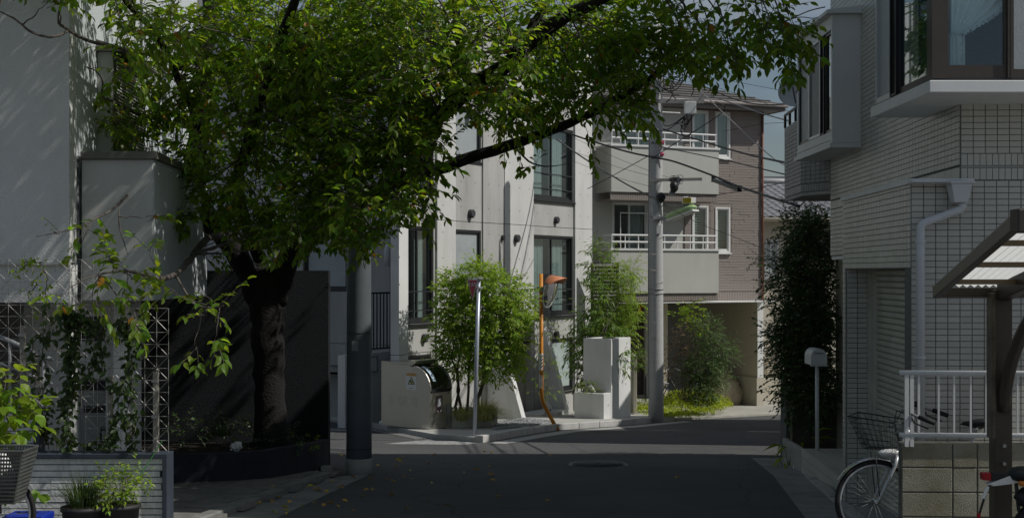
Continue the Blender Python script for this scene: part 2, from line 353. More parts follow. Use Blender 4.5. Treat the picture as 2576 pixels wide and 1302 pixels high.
def leaf_cloud(parent, lst, tpl, material, name='foliage', objs=0, piece='leaf'):
    R, T, S = leaf_mats(lst); tv, tf = tpl
    if objs:
        px = CX + T[:,0]/T[:,1]*FPX; py = HY - (T[:,2]-EYE)/T[:,1]*FPX
        vis = (px > 8) & (px < 2568) & (py > 8) & (py < 1294)
        size = np.where(vis, S/T[:,1], 0) + 1e-9*np.random.rand(len(S)); order = np.argsort(-size); pick = [i for i in order[:objs] if vis[i]]
        me = bpy.data.meshes.new(piece); me.from_pydata([tuple(v) for v in tv], [], tf); me.materials.append(material)
        for i in pick:
            M = Matrix(((*(R[i,0]*S[i]), T[i,0]), (*(R[i,1]*S[i]), T[i,1]), (*(R[i,2]*S[i]), T[i,2]), (0,0,0,1)))
            inst(piece, me, M, parent)
        keep = np.ones(len(S), bool); keep[pick] = False; R, T, S = R[keep], T[keep], S[keep]
    if not len(S): return None
    k = len(tv); vs = np.einsum('nij,kj->nki', R, tv)*S[:,None,None] + T[:,None,:]
    off = (np.arange(len(S))*k)[:,None,None]; fa = (np.array(tf)[None] + off).reshape(-1, 3)
    me = bpy.data.meshes.new(name); me.vertices.add(len(S)*k); me.vertices.foreach_set('co', vs.reshape(-1).astype(np.float32))
    nf = len(fa); me.loops.add(nf*3); me.loops.foreach_set('vertex_index', fa.reshape(-1).astype(np.int32))
    me.polygons.add(nf); me.polygons.foreach_set('loop_start', np.arange(0, nf*3, 3, dtype=np.int32))
    try: me.polygons.foreach_set('loop_total', np.full(nf, 3, np.int32))
    except Exception: pass
    me.materials.append(material); me.update(calc_edges=True)
    o = bpy.data.objects.new(name, me); COL.objects.link(o); adopt(o, parent); o['kind'] = 'stuff'; return o
T_CHERRY = leaf_tpl(.5, .07, .16); T_SMALL = leaf_tpl(.42, .08, .12, True); T_NARROW = leaf_tpl(.2, .04, .22, True); T_BROAD = leaf_tpl(.75, .06, .15)
def rvec(r=random): 
    while True:
        v = Vector((r.uniform(-1,1), r.uniform(-1,1), r.uniform(-1,1)))
        if .05 < v.length < 1: return v.normalized()
def rball(r=random):
    while True:
        v = Vector((r.uniform(-1,1), r.uniform(-1,1), r.uniform(-1,1)))
        if v.length < 1: return v
def sprig(p0, d, L, step, ll, out, tw, r=random, droop=.35, tr=.0025, spread=.9):
    # a twig with alternate leaves: appends leaves to out, tube to MB tw
    n = max(3, int(L/step)); p = Vector(p0); d = Vector(d).normalized(); pts = [p.copy()]; sd = d.cross(ZUP)
    if sd.length < .1: sd = Vector((1,0,0))
    sd.normalize(); s = r.choice((-1, 1))
    for i in range(n):
        d = (d + Vector((r.uniform(-.12,.12), r.uniform(-.12,.12), r.uniform(-.12,.10)-.03))).normalized(); p = p + d*step; pts.append(p.copy())
        if i == 0 and n > 5: continue
        s = -s; ax = (d*r.uniform(.4,.9) + sd*s*spread*r.uniform(.6,1.1) + Vector((0,0,-droop*r.uniform(.3,1.6))) + rvec(r)*.2).normalized()
        nr = (ZUP*r.uniform(.5,1.1) + rvec(r)*.6); out.append((p + ax*ll*.12, ax, nr, ll*r.uniform(.7,1.15)))
    ax = (d + Vector((0,0,-droop*.6))).normalized(); out.append((p, ax, ZUP+rvec(r)*.4, ll))
    if tw is not None: tw.tube(pts[::2] if len(pts) > 6 else pts, [tr*1.6]+[tr]*(len(pts[::2] if len(pts) > 6 else pts)-1), 3, False)
def text_mesh(name, body, size, M, material, parent, depth=.0015, spacing=1.0):
    cu = bpy.data.curves.new(name, 'FONT'); cu.body = body; cu.size = size; cu.extrude = depth; cu.align_x = 'CENTER'; cu.align_y = 'CENTER'; cu.space_character = spacing
    tmp = bpy.data.objects.new('tmp_text', cu); COL.objects.link(tmp); bpy.context.view_layer.update()
    me = bpy.data.meshes.new_from_object(tmp.evaluated_get(bpy.context.evaluated_depsgraph_get())); bpy.data.objects.remove(tmp)
    me.name = name; me.materials.clear(); me.materials.append(material); me.transform(M)
    o = bpy.data.objects.new(name, me); COL.objects.link(o); adopt(o, parent); return o
def face_matrix(pos, right, up):
    r = Vector(right).normalized(); u = Vector(up).normalized(); n = r.cross(u)
    return Matrix(((r.x,u.x,n.x,pos[0]),(r.y,u.y,n.y,pos[1]),(r.z,u.z,n.z,pos[2]),(0,0,0,1)))
# ================================================================ ground, road, pavements
m = MB(); ys = [-300, -20, 40, 400, 3000]
for a, b in zip(ys, ys[1:]): m.poly((-2500,a,gz(a)-.012), (2500,a,gz(a)-.012), (2500,b,gz(b)-.012), (-2500,b,gz(b)-.012))
struct(m.build('ground', M_earth))
m = MB(); m.poly((-30,-20,gz(-20)), (30,-20,gz(-20)), (30,40,gz(40)), (-30,40,gz(40)))
struct(m.build('road', M_asph))
def sheet(name, pts, h, material, parent=None):
    mm = MB(); mm.poly(*[GX(x, y, h) for x, y in pts]); o = mm.build(name, material, parent)
    return struct(o) if parent is None else o
def slab(name, pts, h, material, depth=.25, bevel=.008):
    mm = MB(); mm.prism([GX(x, y, h-depth) for x, y in pts], (0,0,depth)); return struct(mm.build(name, material, None, False, bevel))
def along(path, L, gap=.008):
    # cut a ground polyline into pieces of about L: returns (a, b) pairs
    out = []
    for (x0,y0), (x1,y1) in zip(path, path[1:]):
        a = Vector((x0,y0,0)); b = Vector((x1,y1,0)); n = max(1, round((b-a).length/L))
        for i in range(n): out.append((a+(b-a)*(i/n), a+(b-a)*((i+1)/n)))
    return out
def kerb(name, path, w, h, L, side=1, material=M_kerb):
    base = MB()
    for (x0,y0), (x1,y1) in zip(path, path[1:]):
        d = Vector((x1-x0, y1-y0, 0)).normalized(); q = Vector((-d.y, d.x, 0))*side*w
        base.poly(GX(x0,y0,.003), GX(x1,y1,.003), GX(x1+q.x,y1+q.y,.003), GX(x0+q.x,y0+q.y,.003))
    o = struct(base.build(name, M_gutter))
    for a, b in along(path, L):
        d = (b-a).normalized(); q = Vector((-d.y, d.x, 0))*side*w; e = d*.006; j = random.uniform(-.008,.008)
        q4 = [a+e, b-e, b-e+q, a+e+q]
        mm = MB(); mm.hexa([GX(p.x,p.y,-.05) for p in (q4 if side > 0 else q4[::-1])] + [GX(p.x,p.y,h+j) for p in (q4 if side > 0 else q4[::-1])])
        mm.build('kerb_stone', material, o, False, .012)
    return o
# left pavement (near), its kerb and gutter
kl = [(-3.4,5.8), (-2.645,11.78), (-2.175,15.53), (-2.3,16.3), (-3.0,16.9)]
kerb('near_left_kerb', kl[:4], .14, .07, .6, 1, mat('weathered_kerb', (.2,.2,.19), .9, .25, 5, .25, 60, stain=.4))
slab('left_pavement', [(-3.56,5.8), (-2.80,11.78), (-2.33,15.5), (-2.45,16.2), (-3.1,16.8), (-9,17.2), (-9,5.8)], .035, M_gutter, .2)
pv = bpy.data.objects['left_pavement']
tp = MB(); tp.box(-.295,.295,-.195,.195,0,.03); tm = tp.mesh('paving_stone', M_paver)
dk = Vector((.47,3.75,0)).normalized(); qk = Vector((-dk.y, dk.x, 0))
for r_ in range(26):
    for c_ in range(7):
        s = 6.6 + r_*.41; b = Vector((-3.44+.08, 6.6,0)) + dk*(r_*.41) + qk*(.36+c_*.61+(.3 if r_ % 2 else 0)-.2)
        if b.y > 15.6-max(0, (-2.9-b.x))*.62: continue
        ang = math.atan2(dk.y, dk.x)-math.pi/2+random.uniform(-.015,.015)
        M = Matrix.Translation((b.x, b.y, gz(b.y)+.012+random.uniform(-.004,.006))) @ Matrix.Rotation(-math.atan(KS), 4, 'X') @ Matrix.Rotation(ang, 4, 'Z') @ Matrix.Diagonal((.985,1,1,1))
        inst('paving_stone', tm, M, pv)
sheet('left_gutter', [(-3.4,5.8), (-2.645,11.78), (-2.175,15.53), (-1.757,15.8), (-2.14,11.78), (-2.9,5.8)], .004, M_gutter)
# right gutter and kerb in front of the tiled house
sheet('right_gutter', [(1.9,5.8), (2.68,11.7), (3.19,15.6), (3.4,18.2), (3.9,18.2), (3.60,15.7), (3.22,12.75), (2.62,8.0), (2.35,5.8)], .004, M_gutter)
kerb('near_right_kerb', [(2.35,5.8), (2.62,8.0), (3.20,12.6), (3.56,15.6)], .12, .03, .6, -1)
sheet('garage_apron', [(2.76,8.0), (3.34,12.6), (3.5,13.5), (4.2,13.5), (4.2,8.0)], .012, mat('apron_concrete', (.25,.255,.25), .85, .15, 3, .15, 60))
# far pavement at the corner
kr = [(-.48,21.25), (.408,23.6), (.886,24.6), (2.18,26.0), (3.2,27.4), (3.55,27.85)]
slab('corner_pavement', [(-4.6,29.4), (-1.33,22.06), (-.62,21.32), (-.40,21.55), (.30,23.75), (.78,24.75), (2.08,26.15), (3.1,27.5), (3.45,27.95), (3.3,33), (-4.0,34)], .09, M_slab, .3)
kerb('corner_kerb', kr, .15, .12, .6, 1, mat('pale_kerb', (.46,.46,.44), .85, .12, 5, .15, 60))
sheet('corner_gutter', [(-.40,21.1), (.53,23.45), (1.0,24.4), (2.3,25.8), (3.3,27.2), (3.7,27.7), (3.9,27.45), (3.55,27.0), (2.52,25.5), (1.25,24.1), (.82,23.2), (-.1,20.95)], .004, mat('pale_gutter', (.34,.34,.325), .85, .15, 4, .15, 60))
slab('house_driveway', [(3.6,28.0), (6.9,31.0), (9.5,33.2), (9.5,40), (3.4,40), (3.4,28.3)], .05, mat('driveway_paving', (.36,.35,.31), .85, .2, 2.5, .2, 40), .3)
# painted stop line on the side street, sunk manhole covers
sheet('stop_line', [(-1.42,21.95), (-.55,21.15), (-.75,20.75), (-2.1,20.9)], .005, M_paint)
sheet('side_street_marking', [(-4.3,25.2), (-2.9,24.6), (-2.95,24.3), (-4.4,24.8)], .005, M_paint)
def manhole(c, R, label):
    t = thing('manhole_cover', label, 'manhole cover', c)
    m1 = MB(); m1.cyl(c+ZUP*-.02, c+ZUP*.006, R, n=40); m1.build('frame', M_gutter, t)
    m1 = MB(); m1.cyl(c+ZUP*-.01, c+ZUP*.011, R*.88, n=40); lid = m1.build('lid', mat('cast_iron', (.07,.07,.072), .6, .3, 40, .6, 90, metal=.3), t)
    m1 = MB()
    for rr in (.8, .62, .45, .28, .12): m1.ring(c+ZUP*.012, (0,KS,1), R*rr, .007, 36, 4)
    for k in range(12):
        a = k*math.pi/6; d = Vector((math.cos(a), math.sin(a), -KS*math.sin(a)))
        m1.bar(c+ZUP*.013+d*R*.3, c+ZUP*.013+d*R*.8, .012, .008)
    m1.build('relief', MATS['cast_iron'], lid)
manhole(G(1505,1168), .40, 'round iron manhole cover in the middle of the shaded road')
manhole(G(826,1136), .42, 'manhole cover on the side street between the grey pole and the black wall')
# ================================================================ concrete apartment building
FA = Fr((-2.03,24.6), (4.0,6.8)); uB = Vector((4.0,6.8,0)).length
UA = lambda px: FA.ray(px)[0]
def zA(px, py): return FA.ray(px, py)[1]
z23 = (zA(1048,544.4)+zA(1490,580.5))/2; z12 = (zA(1021,896)+zA(1480,842))/2; z34 = z23+2.63; ztop = z34+1.7
apt = thing('apartment_building', 'grey fair-faced concrete apartment building with dark framed windows and round vents', 'building', GX(-.5, 27.5))
def rect(F, px0, px1, pt, pb, n0=0):                # pixel rectangle -> frame rectangle, levelled
    (a, z1), (b, z2) = F.ray(px0, pt[0], n0), F.ray(px1, pt[1], n0); z3 = F.ray(px0, pb[0], n0)[1]; z4 = F.ray(px1, pb[1], n0)[1]
    return a, b, (z3+z4)/2, (z1+z2)/2
wins = {'a2': rect(FA,1023,1096,(566,571),(819,809)), 'b2': rect(FA,1149,1215,(575,581),(740,735)), 'd2': rect(FA,1344,1446,(588,596),(796,792)),
        'd1': rect(FA,1372,1446,(852,850),(988,984)), 'a1': rect(FA,1023,1090,(897,889),(1010,1003))}
for k, dz in (('a',0),('b',.12),('d',.04)):
    u0, u1, zl, zh = wins[k+'2']; wins[k+'3'] = (u0, u1, zl+2.63+dz, zh+2.63-.1); wins[k+'4'] = (u0, u1, zl+2*2.63, zh+2*2.63-.5)
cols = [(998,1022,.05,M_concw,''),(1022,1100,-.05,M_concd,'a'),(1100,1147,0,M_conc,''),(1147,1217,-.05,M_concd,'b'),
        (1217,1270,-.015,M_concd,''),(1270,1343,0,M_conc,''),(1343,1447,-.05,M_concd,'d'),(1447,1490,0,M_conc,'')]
ent = (UA(1228), UA(1350), -9, (zA(1317,811)+zA(1343,806))/2)       # entrance recess
zseams = [(gz(24)-.4, z12), (z12, z23), (z23, z34), (z34, ztop)]
holes_dots = MB()
for a, b, rec, mt, key in cols:
    u0, u1 = UA(a), UA(b)
    for k, (za, zb) in enumerate(zseams):
        hs = [wins[key+str(q)] for q in (1,2,3,4) if key and key+str(q) in wins and wins[key+str(q)][3] > za and wins[key+str(q)][2] < zb]
        hs = [(h[0], h[1], max(h[2], za), min(h[3], zb)) for h in hs]
        if k < 2: hs.append(ent)
        hs = [(max(h[0],u0), min(h[1],u1), max(h[2],za), min(h[3],zb)) for h in hs if h[0] < u1-1e-4 and h[1] > u0+1e-4 and h[2] < zb and h[3] > za]
        hs = [(h[0]-(.001 if h[0] > u0 else 0), h[1], h[2], h[3]) for h in hs]
        MB().wall(FA, u0+.005, u1-.005, za+.006, zb-.006, hs, rec, .2).build('concrete_panel', mt, apt)
        nu = max(1, int((u1-u0)/.42))
        for i in range(nu):
            for zz in np.arange(za+.3, zb-.1, .52):
                uu = u0+(i+.5)*(u1-u0)/nu + (-.14 if nu == 1 else 0)
                if any(h[0]-.05 < uu < h[1]+.05 and h[2]-.05 < zz < h[3]+.05 for h in hs): continue
                c = FA.p(uu, rec, zz); holes_dots.disc(c+FA.n*.003, FA.n, .016, 6)
MB_dots = holes_dots.build('tie_hole_shade_discs', mat('tie_hole_shadow', (.16,.16,.155), .9), apt); MB_dots['kind'] = 'stuff'  # flat dark discs paint the shade inside the tie-hole dimples
# core behind the panels
FW = Fr(((1000-CX)/FPX*27.5, 27.5), (.862,-.507))   # shaded flank facing the side street
a_ = FA.p(UA(998), -.16, 0); b_ = FA.p(uB+.0, -.16, 0); c_ = FA.p(uB, -9, 0); d_ = FW.p(-9.5, 0, 0); e_ = FW.p(0, 0, 0)
core = MB(); lo, hi = gz(34)-.6, ztop-.02
for p, q in ((b_, c_), (c_, d_), (e_, a_)): core.poly(p+ZUP*lo, q+ZUP*lo, q+ZUP*hi, p+ZUP*hi)
core.poly(*[p+ZUP*hi for p in (a_, b_, c_, d_, e_)]); core.poly(*[p+ZUP*(z12-.25) for p in (a_, b_, c_, d_, e_)])
core.poly(*[p+ZUP*(z23-.2) for p in (a_, b_, c_, d_, e_)]); core.poly(*[p+ZUP*(z34-.2) for p in (a_, b_, c_, d_, e_)])
core.build('core_walls', M_concd, apt)
mesh_win = rect(FW, 762, 872, (520,528), (735,731)); mesh_win3 = (mesh_win[0], mesh_win[1], mesh_win[2]+2.7, mesh_win[3]+2.7)
for za, zb in ((gz(29)-.5, z12), (z12, z23), (z23, z34), (z34, ztop)):
    hs = [(h[0], h[1], max(za, h[2]), min(zb, h[3])) for h in (mesh_win, mesh_win3) if h[2] < zb and h[3] > za]
    for ua, ub in ((-9.5,-4.6), (-4.6,0)):
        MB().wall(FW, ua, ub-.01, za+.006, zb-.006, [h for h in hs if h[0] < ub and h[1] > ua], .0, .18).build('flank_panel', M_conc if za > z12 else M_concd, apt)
def curtain(F, u0, u1, n, z0, z1, parent, material=M_curtain, folds=None, amp=.025):
    k = folds or max(4, int((u1-u0)/.09)); N = k*4; mm = MB(); ph = random.random()*6
    vs = [F.p(u0+(u1-u0)*i/N, n+amp*math.sin(i*math.pi/2+ph+.6*math.sin(i*.7)), z) for i in range(N+1) for z in (z0, z1)]
    mm.add(vs, [(2*i, 2*i+2, 2*i+3, 2*i+1) for i in range(N)]); return mm.build('curtain', material, parent, True)
def window(parent, F, r, n, fr=M_alu_dark, fw=.05, fd=.07, panes=2, glass=M_glass, curt=(), bars=(), sill=0.0, name='window', mull=True, split=None):
    u0, u1, z0, z1 = r; f = MB()
    f.fbox(F, u0, u0+fw, n-fd, n, z0, z1); f.fbox(F, u1-fw, u1, n-fd, n, z0, z1)
    f.fbox(F, u0+fw, u1-fw, n-fd, n-.002, z0, z0+fw*1.4); f.fbox(F, u0+fw, u1-fw, n-fd, n-.002, z1-fw, z1)
    w = f.build(name, fr, parent)
    cuts = split or [i/panes for i in range(panes+1)]; iu0, iu1 = u0+fw, u1-fw
    for i in range(len(cuts)-1):
        a, b = iu0+(iu1-iu0)*cuts[i], iu0+(iu1-iu0)*cuts[i+1]; off = -.012-.025*(i % 2); s = fw*.75
        g = MB(); a2, b2 = a-(.02 if i else 0), b
        g.fbox(F, a2, a2+s, n-.05+off, n-.012+off, z0+fw*1.4, z1-fw); g.fbox(F, b2-s, b2, n-.05+off, n-.012+off, z0+fw*1.4, z1-fw)
        g.fbox(F, a2+s, b2-s, n-.05+off, n-.014+off, z0+fw*1.4, z0+fw*2.4); g.fbox(F, a2+s, b2-s, n-.05+off, n-.014+off, z1-fw*1.7, z1-fw); g.build('sash', fr, w)
        p = MB(); p.fbox(F, a2+s, b2-s, n-.036+off, n-.030+off, z0+fw*2.4, z1-fw*1.7); p.build('pane', glass[i] if isinstance(glass, (list, tuple)) else glass, w)
    for zb in bars:
        p = MB(); p.fbox(F, iu0, iu1, n+.01, n+.028, zb, zb+.022); p.build('guard_rail', fr, w)
    for (c0, c1) in curt: curtain(F, iu0+(iu1-iu0)*c0, iu0+(iu1-iu0)*c1, n-fd-.12, z0+.04, z1-.04, w)
    if sill:
        p = MB(); p.fbox(F, u0-.03, u1+.03, n-.03, n+sill, z0-.03, z0-.002); p.build('sill', fr, w)
    return w
nW = -.06
for k in ('2','3','4'):
    u0, u1, zl, zh = wins['a'+k]; window(apt, FA, wins['a'+k], nW, curt=((0,.3),(.62,1)), bars=(zl+.25, zl+.62), sill=.08)
    window(apt, FA, wins['b'+k], nW, panes=1, glass=M_frost, sill=.05, curt=())
    u0, u1, zl, zh = wins['d'+k]; window(apt, FA, wins['d'+k], nW, curt=((0,.4),(.6,.92)), bars=(zl+.25, zl+.6), sill=.08)
window(apt, FA, wins['d1'], nW, panes=1, glass=M_frostg, sill=.05); window(apt, FA, wins['a1'], nW, panes=2, glass=[M_glass, M_glass], curt=((0,.45),))
for h in (mesh_win, mesh_win3): window(apt, FW, h, -.05, panes=1, glass=M_frost, sill=.04)
def vent(px, py, r, rec=0.0):
    u, z = FA.ray(px, py, rec); c = FA.p(u, rec, z); R = r/FPX*c.y; mm = MB()
    mm.tube([c, c+FA.n*R*.9, c+FA.n*R*1.1], [R, R, R*.85], 18); o = mm.build('vent_hood', mat('charcoal_vent', (.045,.047,.05), .5, .1, 6), apt, False)
    mm = MB(); mm.prism([c+FA.n*R*.2+(-FA.u*.5-ZUP*.98)*R, c+FA.n*R*.2+(FA.u*.5-ZUP*.98)*R, c+FA.n*R*1.0+(FA.u*.5-ZUP*.98)*R, c+FA.n*R*1.0+(-FA.u*.5-ZUP*.98)*R], -ZUP*R*.1); mm.build('louvre', M_black, o)
for q in ((1065,517,8,-.05),(1182,537,10.5,-.05),(1263,597,6.5,-.015),(1297,599,9.5,0),(1397,553,8.5,-.05),(1065,849,10,-.05),(1397,840,8,-.05),(1064,270,8,-.05),(1182,290,10,-.05)): vent(*q)
# entrance: soffit, side walls, door, buttress fins, low planters
er = MB(); eu0, eu1, _, ez = ent; gl_ = gz(29.5)-.1
er.fbox(FA, eu0, eu1, -1.6, -1.5, gl_, ez); er.fbox(FA, eu0-.1, eu0-.01, -1.5, -.21, gl_, ez); er.fbox(FA, eu1+.01, eu1+.1, -1.5, -.21, gl_, ez); er.fbox(FA, eu0, eu1, -1.5, -.21, ez+.01, ez+.1)
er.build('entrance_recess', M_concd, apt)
dr = MB(); dr.fbox(FA, eu0+.25, eu1-1.0, -1.495, -1.45, gl_+.1, ez-.25); do = dr.build('entrance_door', M_alu_dark, apt)
dr = MB(); dr.fbox(FA, eu0+1.0, eu0+1.06, -1.44, -1.40, gl_+.9, gl_+1.5); dr.build('handle', M_alu, do)
lf = MB(); lf.fbox(FA, UA(1306)+.55, UA(1330)+.6, -.75, -.70, gl_+.05, ez-.35); lf.build('entrance_side_panel', M_tanw, apt)
def fin(px, ptop, out, th=.16):
    u = UA(px); zt = zA(px, ptop); zg = FA.gu(u)-.15
    mm = MB(); mm.prism([FA.p(u, .0, zg), FA.p(u, out+.03, zg), FA.p(u, out, zg+.25), FA.p(u, .02, zt), FA.p(u, 0, zt)], FA.u*th); return mm.build('buttress_fin', M_concw, apt)
fin(1226, 735, .86); fin(1366, 822, .62)
pl = MB(); u_ = UA(1330); pl.fbox(FA, u_-.55, u_+.62, .12, .62, FA.gu(u_)-.2, FA.gu(u_)+.19); lp = pl.build('entrance_planter', M_concw, apt)
c = FA.p(u_+.32, .625, FA.gu(u_)+.10); text_mesh('house_number', '801', .15, face_matrix(c, FA.u, ZUP), mat('number_grey', (.2,.2,.16), .7), apt)
# stainless lamp spots in planters
def spot(p, label):
    t = thing('garden_spotlight', label, 'spotlight', p); mm = MB(); d = Vector((-.35,-.1,.55)).normalized()
    mm.tube([p+ZUP*.05, p+ZUP*.05+d*.17], [.042,.042], 12); mm.build('lamp_head', M_enamel, t); mm = MB(); mm.cyl(p-ZUP*.03, p+ZUP*.09, .012); mm.build('spike', M_black, t)
spot(FA.p(u_+.1, .5, FA.gu(u_)+.2), 'small white spotlight in the low planter beside the entrance fin')
# left low wall with railing, bicycle deck
FL = Fr(((936-CX)/FPX*26.0, 26.0), (.507,.862)); l0 = FL.ray(868)[0]; l1 = FL.ray(1003)[0]
zl_ = (FL.ray(936,888)[1]+FL.ray(1004,881)[1])/2
MB().wall(FL, l0, l1, gz(26.5)-.3, zl_, (), 0, .18).build('boundary_wall', M_concw, apt, False, .01)
def railing(F, u0, u1, z0, z1, n, step, parent, post=.05, r=.011, material=M_black, name='railing'):
    mm = MB(); mm.fbox(F, u0, u1, n-.02, n+.02, z1-.035, z1); mm.fbox(F, u0, u1, n-.02, n+.02, z0+.06, z0+.09)
    o = mm.build(name, material, parent); k = max(2, int((u1-u0)/step))
    for i in range(k+1):
        u = u0+(u1-u0)*i/k; w = post/2 if i in (0, k, k//2) else r
        mm = MB(); mm.fbox(F, u-w, u+w, n-w*.9, n+w*.9, z0-(.05 if w > r else -.07), z1-.002); mm.build('baluster', material, o)
    return o
ra, rb = FL.ray(880,0,-.06)[0], FL.ray(992,0,-.06)[0]
railing(FL, ra, rb, zl_, (FL.ray(936,735)[1]), -.08, .11, apt)
FP = Fr(((863-CX)/FPX*29.3, 29.3), (.862,-.507)); zp_ = FP.ray(850,897)[1]
MB().wall(FP, -4, 0, gz(30)-.3, zp_, (), 0, .22).build('flank_boundary_wall', M_concw, apt, False, .01)
dk_ = MB(); dk_.prism([(*FP.p(-4,-.25,0).xy, zp_-.12), (*FP.p(0.4,-.25,0).xy, zp_-.12), (*FL.p(l1,-.25,0).xy, zp_-.12), (*FW.p(-.05,-.05,0).xy, zp_-.12), (*FW.p(-5,.1,0).xy, zp_-.12)], (0,0,-.15)); dk_.build('bicycle_deck', M_concd, apt)
railing(FP, -3.2, .0, zp_, zp_+1.45, -.1, .22, apt, .03, .009)
nb = MB(); nb.fbox(FL, FL.ray(928)[0], FL.ray(947)[0], .0, .02, FL.ray(940,934)[1], FL.ray(940,896)[1]); no_ = nb.build('notice_board', M_white, apt)
nb = MB(); q = (FL.ray(928)[0], FL.ray(947)[0], FL.ray(940,934)[1], FL.ray(940,896)[1])
for (a, b, c, d) in ((q[0],q[1],q[2]-.01,q[2]+.015),(q[0],q[1],q[3]-.015,q[3]+.01),(q[1]-.02,q[1]+.01,q[2],q[3])): nb.fbox(FL, a, b, .0, .035, c, d)
nb.build('board_frame', M_greyplastic, no_)
# round pipe hood and white downpipe on the flank
mm = MB(); p0 = P(975,640,26.8); mm.tube([p0+V(0,0,-.25), p0+V(0,0,.1), p0+V(.03,.0,.2), p0+V(.0,.3,.22)], .07, 10); mm.build('vent_pipe', M_pvc, apt, True)
# right-hand planter (L shaped)
FR = Fr(((1519-CX)/FPX*26.9, 26.9), (.507,.862))    # lit long side
r1 = FR.ray(1586)[0]; rt = FR.ray(1537)[0]; zlo = FR.ray(1519,990)[1]; zhi = FR.ray(1560,850)[1]; gb = gz(28)-.2
rp_ = thing('concrete_planter', 'tall stepped white concrete planter holding bamboo beside the utility pole', 'planter', GX(1.9,27.5))
mm = MB()
mm.fbox(FR, 0, .10, -.70, 0, gb, zlo); mm.fbox(FR, .10, rt, -.1, 0, gb, zlo); mm.fbox(FR, .10, rt, -.70, -.60, gb, zlo); mm.build('low_box', M_concw, rp_, False, .006)
mm = MB(); mm.fbox(FR, rt, r1, -.12, 0.004, gb, zhi); mm.fbox(FR, rt, rt+.12, -.66, -.12, gb, zhi); mm.fbox(FR, r1-.12, r1, -.66, -.12, gb, zhi); mm.fbox(FR, rt+.12, r1-.12, -.66, -.54, gb, zhi); mm.build('tall_box', M_concw, rp_, False, .006)
mm = MB(); mm.fbox(FR, .1, rt, -.60, -.1, gb, zlo-.06); mm.fbox(FR, rt+.12, r1-.12, -.54, -.12, gb, zhi-.06); mm.build('soil', M_soil, rp_)
mm = MB()
for uu, zz in ((.2,zlo-.25),(.2,zlo-.62),(rt+.3,zhi-.3),(rt+.3,zhi-1.0),(r1-.25,zhi-.3),(r1-.25,zhi-.65),(r1-.25,zhi-1.0),(rt+.3,zhi-.65)): mm.disc(FR.p(uu,.008,zz), FR.n, .016, 8)
mm.build('tie_hole_shade_discs', MATS['tie_hole_shadow'], rp_)  # painted dimple shade again, on the planter face
spot(FR.p(.25,-.35,zlo-.05), 'small white spotlight in the low part of the tall stepped planter')
lv = thing('louvre_screen', 'black louvred screen half hidden behind the bamboo', 'screen', GX(1.9,29.5))
F3 = Fr(P(1488,0,30.6), (.93,.37)); q = (0, F3.ray(1557)[0], F3.ray(1500,800)[1], F3.ray(1500,660)[1]); mm = MB()
for u in (q[0], q[1]-.05): mm.fbox(F3, u, u+.05, -.05, 0, q[2]-1.8, q[3])
mm.fbox(F3, q[0]+.05, q[1]-.05, -.06, -.05, q[2], q[3]); mm.build('frame', M_black, lv)
for i in range(15):
    z = q[2]+i*(q[3]-q[2])/15; mm = MB(); mm.add([F3.p(q[0]+.05,-.045,z+.06), F3.p(q[1]-.05,-.045,z+.06), F3.p(q[1]-.05,.0,z), F3.p(q[0]+.05,.0,z), F3.p(q[0]+.05,-.045,z+.05), F3.p(q[1]-.05,-.045,z+.05), F3.p(q[1]-.05,.0,z-.01), F3.p(q[0]+.05,.0,z-.01)], [(0,1,2,3),(7,6,5,4),(3,2,6,7)]); mm.build('slat', M_black, lv)
# left low planter for the ash tree
u5 = UA(1180); ap = thing('low_planter', 'low concrete planter under the bright green ash tree', 'planter', FA.p(u5, 1.6, FA.gu(u5, 1.6)))
FQ = Fr(P(1136,0,23.85), (.92,.39)); w5 = FQ.ray(1252)[0]; g5 = gz(24.0)+.08; mm = MB()
mm.fbox(FQ, 0, w5, -.1, 0, g5-.2, g5+.27); mm.fbox(FQ, 0, .1, -1.3, -.1, g5-.2, g5+.27); mm.fbox(FQ, w5-.1, w5, -1.3, -.1, g5-.2, g5+.27); mm.fbox(FQ, .1, w5-.1, -1.3, -1.2, g5-.2, g5+.27); mm.build('box', M_concw, ap, False, .006)
mm = MB(); mm.fbox(FQ, .1, w5-.1, -1.2, -.1, g5-.1, g5+.2); mm.build('soil', M_soil, ap)
# gravel beds
def gravel(name, poly, n, label, h=.1):
    xs = [p[0] for p in poly]; yy = [p[1] for p in poly]; mm = MB(); k = 0
    def inside(x, y):
        c = False; j = len(poly)-1
        for i in range(len(poly)):
            if (poly[i][1] > y) != (poly[j][1] > y) and x < (poly[j][0]-poly[i][0])*(y-poly[i][1])/(poly[j][1]-poly[i][1])+poly[i][0]: c = not c
            j = i
        return c
    while k < n:
        x, y = random.uniform(min(xs), max(xs)), random.uniform(min(yy), max(yy))
        if not inside(x, y): continue
        s = random.uniform(.014,.034); c = GX(x, y, h+s*.3); R = [rvec()*s*random.uniform(.7,1.2) for _ in range(2)]
        vs = [c+V(s*random.uniform(.7,1.3),0,0), c+V(0,s*random.uniform(.7,1.3),0), c-V(s,0,0), c-V(0,s,0), c+V(0,0,s*random.uniform(.5,1))]
        rot = Matrix.Rotation(random.uniform(0,3.1), 3, 'Z'); vs = [c+rot@(v-c) for v in vs]
        mm.add(vs, [(0,1,4),(1,2,4),(2,3,4),(3,0,4)]); k += 1
    o = mm.build(name, M_gravel); return tag(o, label, 'gravel', None, 'stuff')
gravel('gravel_bed', [tuple(G(*p).xy) for p in ((1240,1093),(1340,1085),(1390,1073),(1320,1063),(1250,1074))], 3200, 'grey gravel bed beside the orange mirror post')
gravel('gravel_strip', [tuple(G(*p).xy) for p in ((1470,1051),(1570,1056),(1610,1047),(1560,1045))], 1500, 'thin strip of grey gravel in front of the stepped planter')
